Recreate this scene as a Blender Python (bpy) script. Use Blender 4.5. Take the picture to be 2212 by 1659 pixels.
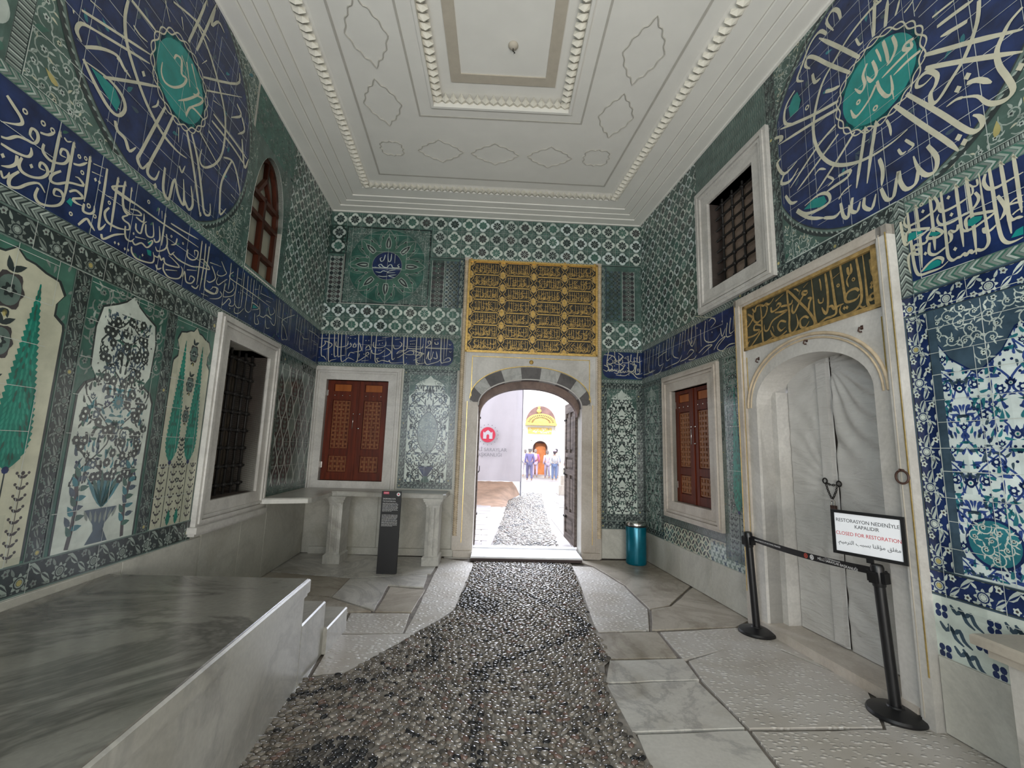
import bpy, math, random
import numpy as np
from mathutils import Vector, Matrix
rnd = random.Random(7)
SC = bpy.context.scene
COL = SC.collection
for o in list(bpy.data.objects): bpy.data.objects.remove(o)

# ---------------------------------------------------------------- camera
cam = bpy.data.cameras.new('camera'); camo = bpy.data.objects.new('camera', cam); COL.objects.link(camo)
R_ = Vector((0.99903132, -0.0324079, 0.02976822)); U_ = Vector((-0.03419907, -0.14609786, 0.98867884)); F_ = Vector((0.02769193, 0.98873917, 0.14706465))
camo.matrix_world = Matrix(((R_.x, U_.x, -F_.x, 0), (R_.y, U_.y, -F_.y, 0), (R_.z, U_.z, -F_.z, 1.6), (0, 0, 0, 1)))
cam.sensor_fit = 'HORIZONTAL'; cam.sensor_width = 36; cam.lens = 956.8436 / 2212 * 36
cam.clip_start = 0.05; cam.clip_end = 300
SC.camera = camo

# ---------------------------------------------------------------- sky, sun, added fill and side-window daylight behind the viewer
w = bpy.data.worlds.new('sky'); SC.world = w; w.use_nodes = True
bg = w.node_tree.nodes['Background']
bg.inputs['Color'].default_value = (0.86, 0.9, 1.0, 1); bg.inputs['Strength'].default_value = 3.2
sun = bpy.data.lights.new('sun', 'SUN'); suno = bpy.data.objects.new('sun', sun); COL.objects.link(suno)
sun.energy = 4; sun.angle = 0.01; sun.color = (1, 0.95, 0.86)
suno.rotation_euler = (math.radians(58), 0, math.radians(-12))
# added second sun, wide and soft, to brighten the floor through the open door
sun2 = bpy.data.lights.new('door_fill_sun', 'SUN'); sun2o = bpy.data.objects.new('door_fill_sun', sun2); COL.objects.link(sun2o)
sun2.energy = 14.0; sun2.angle = math.radians(64); sun2.color = (0.82, 0.87, 1.0)
sun2o.rotation_euler = (math.radians(-50), 0, math.radians(-2))
def area(name, loc, target, sx, sy, power, col):
    l = bpy.data.lights.new(name, 'AREA'); l.shape = 'RECTANGLE'; l.size = sx; l.size_y = sy; l.energy = power; l.color = col
    o = bpy.data.objects.new(name, l); COL.objects.link(o); o.location = loc
    o.rotation_euler = (Vector(target) - Vector(loc)).to_track_quat('-Z', 'Y').to_euler()
    return o
# added fill before the closed rear wall; side-window daylight from left behind the viewer
area('rear_fill', (0.5, -2.9, 1.7), (0.0, 4, 4.8), 4.2, 3.0, 465, (1.0, 0.97, 0.92))
area('side_window_daylight', (-1.95, -1.2, 2.5), (2.4, 3.2, 2.0), 1.6, 2.2, 120, (0.84, 0.92, 1.0))

vs = SC.view_settings
SC.display_settings.display_device = 'sRGB'
vs.view_transform = 'Standard'; vs.look = 'None'; vs.gamma = 1; vs.use_curve_mapping = False; vs.exposure = 0.0
cy = SC.cycles
cy.use_denoising = True; cy.max_bounces = 7; cy.diffuse_bounces = 4; cy.glossy_bounces = 3; cy.transmission_bounces = 3
cy.sample_clamp_indirect = 4; cy.caustics_reflective = False; cy.caustics_refractive = False

# ---------------------------------------------------------------- frames of the three walls (u along the wall from its far corner, v up, n into the room)
D, L, R, H = 7.0091, 2.8801, 2.3112, 5.4449
CL = Vector((-2.8801, 6.97108, 0)); CR = Vector((2.3112, 7.03961, 0))
UD = {'B': Vector((0.99991, 0.0132, 0)), 'L': Vector((0.07033, -0.99752, 0)), 'R': Vector((0.10433, -0.99454, 0))}
OR = {'B': CL, 'L': CL, 'R': CR}
NR = {'B': Vector((0.0132, -0.99991, 0)), 'L': Vector((0.99752, 0.07033, 0)), 'R': Vector((-0.99454, -0.10433, 0))}
BW = 5.1918
SG = {'B': 1, 'R': 1, 'L': -1}
def WM(s, off=0.0):
    x = UD[s] * SG[s]; z = NR[s]; o = OR[s] + z * off
    return Matrix(((x.x, 0, z.x, o.x), (x.y, 0, z.y, o.y), (0, 1, 0, 0), (0, 0, 0, 1)))
def WP(s, u, v, n=0.0): return OR[s] + UD[s] * u + Vector((0, 0, v)) + NR[s] * n
# ---------------------------------------------------------------- materials (all node based)
MATS = {}
def new_mat(name):
    m = bpy.data.materials.new(name); m.use_nodes = True; MATS[name] = m
    nt = m.node_tree; return m, nt, nt.nodes['Principled BSDF']
def rgba(c): return (c[0], c[1], c[2], 1)
def obj_noise(nt, scale, detail=3, dist=0.0, rough=0.55):
    tc = nt.nodes.new('ShaderNodeTexCoord'); n = nt.nodes.new('ShaderNodeTexNoise')
    n.inputs['Scale'].default_value = scale; n.inputs['Detail'].default_value = detail; n.inputs['Distortion'].default_value = dist; n.inputs['Roughness'].default_value = rough
    nt.links.new(tc.outputs['Object'], n.inputs['Vector']); return n
def ramp(nt, fac, stops):
    r = nt.nodes.new('ShaderNodeValToRGB'); e = r.color_ramp.elements
    while len(e) < len(stops): e.new(0.5)
    for el, (p, c) in zip(e, stops): el.position = p; el.color = rgba(c)
    nt.links.new(fac, r.inputs['Fac']); return r
def bump(nt, b, h, strength=0.2, dist=0.01, prev=None):
    n = nt.nodes.new('ShaderNodeBump'); n.inputs['Strength'].default_value = strength; n.inputs['Distance'].default_value = dist
    nt.links.new(h, n.inputs['Height'])
    if prev: nt.links.new(prev.outputs['Normal'], n.inputs['Normal'])
    nt.links.new(n.outputs['Normal'], b.inputs['Normal']); return n
def mul(nt, a, b):
    n = nt.nodes.new('ShaderNodeMix'); n.data_type = 'RGBA'; n.blend_type = 'MULTIPLY'; n.inputs[0].default_value = 1
    nt.links.new(a, n.inputs[6]); nt.links.new(b, n.inputs[7]); return n.outputs[2]
def glaze(name, c, var=0.16, rough=0.22):
    m, nt, b = new_mat(name)
    n = obj_noise(nt, 7, 4)
    lo = [x * (1 - var) for x in c]; hi = [min(1, x * (1 + var)) for x in c]
    r = ramp(nt, n.outputs['Fac'], [(0.3, lo), (0.7, hi)])
    tc = nt.nodes.new('ShaderNodeTexCoord'); sn = nt.nodes.new('ShaderNodeVectorMath'); sn.operation = 'SNAP'; sn.inputs[1].default_value = (0.237, 0.237, 10)
    wn = nt.nodes.new('ShaderNodeTexWhiteNoise'); wn.noise_dimensions = '3D'
    nt.links.new(tc.outputs['Object'], sn.inputs[0]); nt.links.new(sn.outputs[0], wn.inputs['Vector'])
    r2 = ramp(nt, wn.outputs['Value'], [(0, (0.82, 0.84, 0.84)), (1, (1, 1, 1))])
    nt.links.new(mul(nt, r.outputs['Color'], r2.outputs['Color']), b.inputs['Base Color'])
    b.inputs['Roughness'].default_value = rough
    bump(nt, b, n.outputs['Fac'], 0.12, 0.01)
    return m
def plain(name, c, rough=0.5, metal=0.0, var=0.1, scale=12, bmp=0.0):
    m, nt, b = new_mat(name)
    n = obj_noise(nt, scale, 4)
    r = ramp(nt, n.outputs['Fac'], [(0.3, [x * (1 - var) for x in c]), (0.7, [min(1, x * (1 + var)) for x in c])])
    nt.links.new(r.outputs['Color'], b.inputs['Base Color'])
    b.inputs['Roughness'].default_value = rough; b.inputs['Metallic'].default_value = metal
    if bmp: bump(nt, b, n.outputs['Fac'], bmp, 0.01)
    return m
def marble(name, c, vein, stain, scale=1.0, rough=0.35, vamt=0.5):
    m, nt, b = new_mat(name)
    n1 = obj_noise(nt, 1.3 * scale, 6, .6); n2 = obj_noise(nt, 0.9 * scale, 6, 1.0, 0.68); n3 = obj_noise(nt, 40, 3)
    base = ramp(nt, n1.outputs['Fac'], [(0.3, stain), (0.5, c), (0.72, [min(1, x * 1.12) for x in c])])
    vr = ramp(nt, n2.outputs['Fac'], [(0.44, (1, 1, 1)), (0.495, [1 - vamt * (1 - v) for v in vein]), (0.55, (1, 1, 1))])
    gr = ramp(nt, n3.outputs['Fac'], [(0.3, (0.88, 0.88, 0.88)), (0.7, (1, 1, 1))])
    col = mul(nt, mul(nt, base.outputs['Color'], vr.outputs['Color']), gr.outputs['Color'])
    nt.links.new(col, b.inputs['Base Color']); b.inputs['Roughness'].default_value = rough
    bump(nt, b, n3.outputs['Fac'], 0.08, 0.004)
    return m
def pitted(name, c, stain):
    m, nt, b = new_mat(name)
    tc = nt.nodes.new('ShaderNodeTexCoord'); v = nt.nodes.new('ShaderNodeTexVoronoi'); v.inputs['Scale'].default_value = 27; v.inputs['Randomness'].default_value = 0.75
    mp = nt.nodes.new('ShaderNodeMapping'); mp.inputs['Scale'].default_value = (0.8, 1.25, 0.01); nt.links.new(tc.outputs['Object'], mp.inputs['Vector']); nt.links.new(mp.outputs['Vector'], v.inputs['Vector'])
    n1 = obj_noise(nt, 1.5, 5, 1.0)
    base = ramp(nt, n1.outputs['Fac'], [(0.3, stain), (0.6, c)])
    dots = ramp(nt, v.outputs['Distance'], [(0.26, (1, 1, 1)), (0.42, (0.74, 0.72, 0.70))])
    nt.links.new(mul(nt, base.outputs['Color'], dots.outputs['Color']), b.inputs['Base Color'])
    hb = ramp(nt, v.outputs['Distance'], [(0.16, (1, 1, 1)), (0.44, (0, 0, 0))])
    b.inputs['Roughness'].default_value = 0.38
    bump(nt, b, hb.outputs['Color'], 0.7, 0.012)
    return m
def wood(name, c, dark, scale=1.0, rough=0.4):
    m, nt, b = new_mat(name)
    tc = nt.nodes.new('ShaderNodeTexCoord'); mp = nt.nodes.new('ShaderNodeMapping'); mp.inputs['Scale'].default_value = (26 * scale, 2.2 * scale, 26 * scale)
    n = nt.nodes.new('ShaderNodeTexNoise'); n.inputs['Scale'].default_value = 1.0; n.inputs['Detail'].default_value = 5
    nt.links.new(tc.outputs['Object'], mp.inputs['Vector']); nt.links.new(mp.outputs['Vector'], n.inputs['Vector'])
    r = ramp(nt, n.outputs['Fac'], [(0.3, dark), (0.65, c)])
    nt.links.new(r.outputs['Color'], b.inputs['Base Color']); b.inputs['Roughness'].default_value = rough; b.inputs['Specular IOR Level'].default_value = 0.25
    bump(nt, b, n.outputs['Fac'], 0.2, 0.004)
    return m

glaze('tw', (0.60, 0.66, 0.60)); glaze('tw2', (0.47, 0.53, 0.49)); glaze('ton', (0.53, 0.53, 0.41)); glaze('ink', (0.60, 0.58, 0.45), 0.12)
glaze('nav', (0.011, 0.026, 0.098), 0.45); glaze('tur', (0.012, 0.25, 0.235), 0.2); glaze('grn', (0.06, 0.155, 0.12), 0.25)
glaze('gry', (0.125, 0.18, 0.16), 0.25); glaze('dk', (0.030, 0.042, 0.044), 0.3); glaze('plm', (0.060, 0.055, 0.058), 0.3)
glaze('lg', (0.33, 0.39, 0.35)); glaze('yel', (0.46, 0.40, 0.16)); glaze('blu', (0.035, 0.07, 0.24), 0.3); glaze('teal', (0.03, 0.18, 0.22), 0.3)
glaze('bgw', (0.66, 0.74, 0.72)); glaze('grt', (0.58, 0.62, 0.58)); glaze('sl', (0.05, 0.085, 0.12), 0.3); glaze('gy2', (0.2, 0.24, 0.22), 0.2); glaze('gbg', (0.075, 0.130, 0.112), 0.3)
marble('marble', (0.62, 0.60, 0.565), (0.6, 0.6, 0.62), (0.50, 0.475, 0.43), .8, .35, .3)
marble('marble_warm', (0.56, 0.51, 0.45), (0.6, 0.55, 0.52), (0.42, 0.365, 0.30), .8, .4, .3)
marble('marble_grey', (0.47, 0.46, 0.42), (0.5, 0.5, 0.52), (0.34, 0.325, 0.28), 1.0, 0.3, 0.4)
marble('marble_dado', (0.52, 0.51, 0.455), (0.6, 0.6, 0.6), (0.38, 0.365, 0.30), .9, 0.4, .3)
marble('shaded_marble', (0.20, 0.19, 0.165), (0.35, 0.35, 0.36), (0.115, 0.108, 0.09), 0.8, 0.22, 0.75)  # stained marble, darkened overall to carry the shade of the platform's upper face
marble('slab_white', (0.52, 0.50, 0.46), (0.4, 0.4, 0.42), (0.36, 0.33, 0.28), 1.4, 0.3)
marble('slab_brown', (0.40, 0.36, 0.30), (0.5, 0.45, 0.4), (0.24, 0.205, 0.155), 1.2, 0.4)
pitted('slab_pitted', (0.64, 0.62, 0.59), (0.50, 0.465, 0.41))
marble('voussoir_dark', (0.10, 0.09, 0.09), (0.6, 0.6, 0.6), (0.06, 0.055, 0.055), 2, 0.5)
marble('voussoir_light', (0.46, 0.46, 0.44), (0.5, 0.5, 0.5), (0.36, 0.35, 0.32), 2, 0.5)
marble('porphyry', (0.22, 0.14, 0.11), (0.7, 0.7, 0.7), (0.13, 0.08, 0.06), 3, 0.5)
plain('plaster', (0.80, 0.785, 0.735), 0.75, 0, 0.03, 3, 0.03); plain('plaster_leaf', (0.74, 0.71, 0.62), 0.7, 0, 0.05); plain('plaster_tan', (0.50, 0.45, 0.37), 0.8, 0, 0.06); plain('plaster_line', (0.50, 0.48, 0.43), 0.8, 0, 0.05)
plain('gold', (0.62, 0.41, 0.13), 0.38, 0.65, 0.25, 30, 0.2); plain('gold_dull', (0.46, 0.31, 0.12), 0.45, 0.35, 0.3, 25, 0.2); plain('gold_line', (0.75, 0.55, 0.2), 0.3, 0.8, 0.2, 20)
plain('panel_black', (0.018, 0.016, 0.012), 0.5, 0, 0.3); plain('panel_green', (0.035, 0.04, 0.028), 0.55, 0, 0.3)
plain('rope_tan', (0.52, 0.42, 0.29), 0.5, 0, 0.2)
wood('mahogany', (0.13, 0.020, 0.005), (0.06, 0.009, 0.002), 1.0, 0.45); wood('inlay', (0.25, 0.095, 0.038), (0.15, 0.05, 0.02), 1.5); wood('inlay_pale', (0.29, 0.125, 0.055), (0.18, 0.07, 0.03), 1.5); wood('amber', (0.34, 0.10, 0.02), (0.24, 0.06, 0.012), 0.6)
wood('old_wood', (0.17, 0.135, 0.115), (0.06, 0.047, 0.04), 1.0, 0.6); wood('window_wood', (0.075, 0.02, 0.01), (0.035, 0.01, 0.006))
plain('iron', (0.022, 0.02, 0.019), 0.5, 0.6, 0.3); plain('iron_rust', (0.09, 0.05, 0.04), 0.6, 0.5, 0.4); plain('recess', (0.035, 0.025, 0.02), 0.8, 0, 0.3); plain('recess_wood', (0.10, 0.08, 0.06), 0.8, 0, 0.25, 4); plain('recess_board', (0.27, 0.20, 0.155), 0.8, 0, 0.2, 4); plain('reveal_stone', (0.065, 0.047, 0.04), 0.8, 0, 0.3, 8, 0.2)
plain('curtain', (0.40, 0.40, 0.32), 0.8, 0, 0.08, 3); plain('white_reveal', (0.72, 0.70, 0.64), 0.7, 0, 0.05)
plain('black_plastic', (0.006, 0.006, 0.007), 0.38, 0, 0.2); plain('black_panel', (0.006, 0.006, 0.007), 0.55, 0, 0.2); plain('steel', (0.6, 0.58, 0.55), 0.22, 1.0, 0.05); plain('bin_teal', (0.0, 0.13, 0.19), 0.22, 0.35, 0.12)
plain('paper', (0.80, 0.82, 0.86), 0.6, 0, 0.02); plain('text_black', (0.02, 0.02, 0.025), 0.6); plain('text_red', (0.5, 0.02, 0.03), 0.6); plain('text_white', (0.7, 0.7, 0.7), 0.6); plain('text_grey', (0.36, 0.36, 0.36), 0.6); plain('tag_red', (0.55, 0.05, 0.10), 0.5); plain('belt_red', (0.4, 0.06, 0.04), 0.6)
plain('grout', (0.16, 0.14, 0.12), 0.9, 0, 0.3); plain('mortar', (0.20, 0.18, 0.155), 0.85, 0, 0.3, 20, 0.3)
plain('board_white', (0.72, 0.72, 0.73), 0.35, 0, 0.08, 4); plain('board_dark', (0.05, 0.03, 0.03), 0.6)
# ---------------------------------------------------------------- mesh helper: collects shapes, builds ONE mesh object
class MB:
    def __init__(s): s.v = []; s.f = []; s.m = []; s.k = 0
    def mat(s, k): s.k = k; return s
    def face(s, pts):
        b = len(s.v); s.v.extend([tuple(p) for p in pts]); s.f.append(tuple(range(b, b + len(pts)))); s.m.append(s.k)
    def raw(s, vs, fs):
        b = len(s.v); s.v.extend([tuple(p) for p in vs])
        for f in fs: s.f.append(tuple(b + i for i in f)); s.m.append(s.k)
    def box(s, x0, x1, y0, y1, z0, z1, c=0.0):
        if c <= 0:
            vs = [(x, y, z) for z in (z0, z1) for y in (y0, y1) for x in (x0, x1)]
            s.raw(vs, [(0, 2, 3, 1), (4, 5, 7, 6), (0, 1, 5, 4), (2, 6, 7, 3), (0, 4, 6, 2), (1, 3, 7, 5)]); return
        s.prism([(x0, y0), (x1, y0), (x1, y1), (x0, y1)], z0, z1, c)
    def prism(s, poly, z0, z1, c=0.0):
        # extrude a polygon along z; c chamfers the upper edge (convex polygons)
        n = len(poly)
        if sum(poly[i][0] * poly[(i + 1) % n][1] - poly[(i + 1) % n][0] * poly[i][1] for i in range(n)) < 0: poly = poly[::-1]
        rings = [[(x, y, z0) for x, y in poly]]
        if c > 0:
            ins = inset(poly, c)
            rings += [[(x, y, z1 - c) for x, y in poly], [(x, y, z1) for x, y in ins]]
        else: rings += [[(x, y, z1) for x, y in poly]]
        vs = [p for r in rings for p in r]; fs = [tuple(range(n))[::-1]]
        for k in range(len(rings) - 1):
            for i in range(n):
                j = (i + 1) % n; fs.append((k * n + i, k * n + j, (k + 1) * n + j, (k + 1) * n + i))
        fs.append(tuple(range((len(rings) - 1) * n, len(rings) * n))); s.raw(vs, fs)
    def lathe(s, prof, cx=0, cy=0, seg=24, ax='z'):
        vs = []; fs = []
        for r, z in prof:
            for i in range(seg):
                a = 2 * math.pi * i / seg
                vs.append((cx + r * math.cos(a), cy + r * math.sin(a), z))
        for k in range(len(prof) - 1):
            for i in range(seg):
                j = (i + 1) % seg; fs.append((k * seg + i, k * seg + j, (k + 1) * seg + j, (k + 1) * seg + i))
        fs.append(tuple(range(seg))[::-1]); fs.append(tuple(range((len(prof) - 1) * seg, len(prof) * seg)))
        s.raw(vs, fs)
    def tube(s, pts, r, seg=8, closed=False):
        pts = [Vector(p) for p in pts]; n = len(pts); vs = []; fs = []
        rr = r if isinstance(r, (list, tuple)) else [r] * n
        up = None
        for i in range(n):
            if closed: t = pts[(i + 1) % n] - pts[i - 1]
            else: t = pts[min(i + 1, n - 1)] - pts[max(i - 1, 0)]
            t.normalize()
            if up is None: up = Vector((0, 0, 1)) if abs(t.z) < 0.9 else Vector((1, 0, 0))
            a = t.cross(up); a.normalize(); b = t.cross(a); up = -b
            for k in range(seg):
                g = 2 * math.pi * k / seg; vs.append(pts[i] + (a * math.cos(g) + b * math.sin(g)) * rr[i])
        for i in range(n if closed else n - 1):
            j = (i + 1) % n
            for k in range(seg):
                l = (k + 1) % seg; fs.append((i * seg + k, i * seg + l, j * seg + l, j * seg + k))
        if not closed: fs.append(tuple(range(seg))); fs.append(tuple(range((n - 1) * seg, n * seg))[::-1])
        s.raw(vs, fs)
    def sphere(s, c, r, seg=12, rings=8, sc=(1, 1, 1)):
        vs = [(c[0], c[1], c[2] - r * sc[2])]; fs = []
        for k in range(1, rings):
            p = math.pi * k / rings
            for i in range(seg):
                a = 2 * math.pi * i / seg
                vs.append((c[0] + r * sc[0] * math.sin(p) * math.cos(a), c[1] + r * sc[1] * math.sin(p) * math.sin(a), c[2] - r * sc[2] * math.cos(p)))
        vs.append((c[0], c[1], c[2] + r * sc[2])); e = len(vs) - 1
        for i in range(seg):
            j = (i + 1) % seg; fs.append((0, 1 + j, 1 + i)); fs.append((e, e - seg + i, e - seg + j))
            for k in range(rings - 2):
                b = 1 + k * seg; fs.append((b + i, b + j, b + seg + j, b + seg + i))
        s.raw(vs, fs)
    def build(s, name, mats, parent=None, smooth=False, matrix=None, base=None):
        me = bpy.data.meshes.new(name)
        v = s.v
        if base is not None: v = [(x - base[0], y - base[1], z - base[2]) for x, y, z in v]
        me.from_pydata(v, [], s.f)
        if isinstance(mats, str): mats = [mats]
        for m in mats: me.materials.append(MATS[m])
        if len(mats) > 1: me.polygons.foreach_set('material_index', s.m)
        if smooth:
            me.polygons.foreach_set('use_smooth', [True] * len(s.f))
        me.update()
        o = bpy.data.objects.new(name, me); COL.objects.link(o)
        if smooth == 'auto':
            me.set_sharp_from_angle(angle=math.radians(35))
        if parent is not None: o.parent = parent
        if matrix is not None: o.matrix_local = matrix
        elif base is not None: o.location = base if parent is None else (0, 0, 0)
        return o
def inset(poly, d):
    n = len(poly); out = []
    for i in range(n):
        p0 = Vector(poly[i - 1]); p1 = Vector(poly[i]); p2 = Vector(poly[(i + 1) % n])
        e1 = (p1 - p0).normalized(); e2 = (p2 - p1).normalized(); n1 = Vector((-e1.y, e1.x)); n2 = Vector((-e2.y, e2.x))
        b = n1 + n2
        k = d / max(0.2, (1 + n1.dot(n2))); out.append((p1.x + b.x * k, p1.y + b.y * k))
    return out
def tag(o, label=None, cat=None, group=None, kind=None):
    if label: o['label'] = label
    if cat: o['category'] = cat
    if group: o['group'] = group
    if kind: o['kind'] = kind
    return o
def empty(name, loc=(0, 0, 0), matrix=None, rz=0):
    o = bpy.data.objects.new(name, None); COL.objects.link(o); o.empty_display_size = 0.1
    if matrix is not None: o.matrix_world = matrix
    else: o.location = loc; o.rotation_euler = (0, 0, rz)
    return o
def wall_root(name, s, u, v=0, n=0.0):
    # an Empty at a point of a wall whose children are modelled in that wall's frame (u, v, n)
    M = WM(s); p = WP(s, u, v, n); o = empty(name, matrix=Matrix.Translation(p) @ M.to_3x3().to_4x4()); o['_w'] = 1
    o['_u'] = u; o['_v'] = v; o['_n'] = n; return o
class WB(MB):
    # mesh helper in wall coordinates: u, v, n
    def __init__(s, wall): super().__init__(); s.w = wall
    def put(s, name, mats, parent, smooth=False):
        g = SG[s.w]; u0, v0, n0 = parent.get('_u', 0), parent.get('_v', 0), parent.get('_n', 0)
        s.v = [(g * (x - u0), y - v0, z - n0) for x, y, z in s.v]
        return s.build(name, mats, parent, smooth)
def dup(root, **kw):
    r = root.copy(); COL.objects.link(r)
    for ch in root.children:
        c = ch.copy(); COL.objects.link(c); c.parent = r
        for g in ch.children:
            d = g.copy(); COL.objects.link(d); d.parent = c
    return r
def text(name, body, size, mat, parent, matrix, align='CENTER', sx=1.0, extrude=0.0003):
    cu = bpy.data.curves.new(name, 'FONT'); cu.body = body; cu.size = size; cu.align_x = align; cu.align_y = 'CENTER'; cu.extrude = extrude
    cu.resolution_u = 3; cu.materials.append(MATS[mat])
    o = bpy.data.objects.new(name, cu); COL.objects.link(o); o.parent = parent; o.matrix_local = matrix @ Matrix.Diagonal((sx, 1, 1, 1))
    return o
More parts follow.
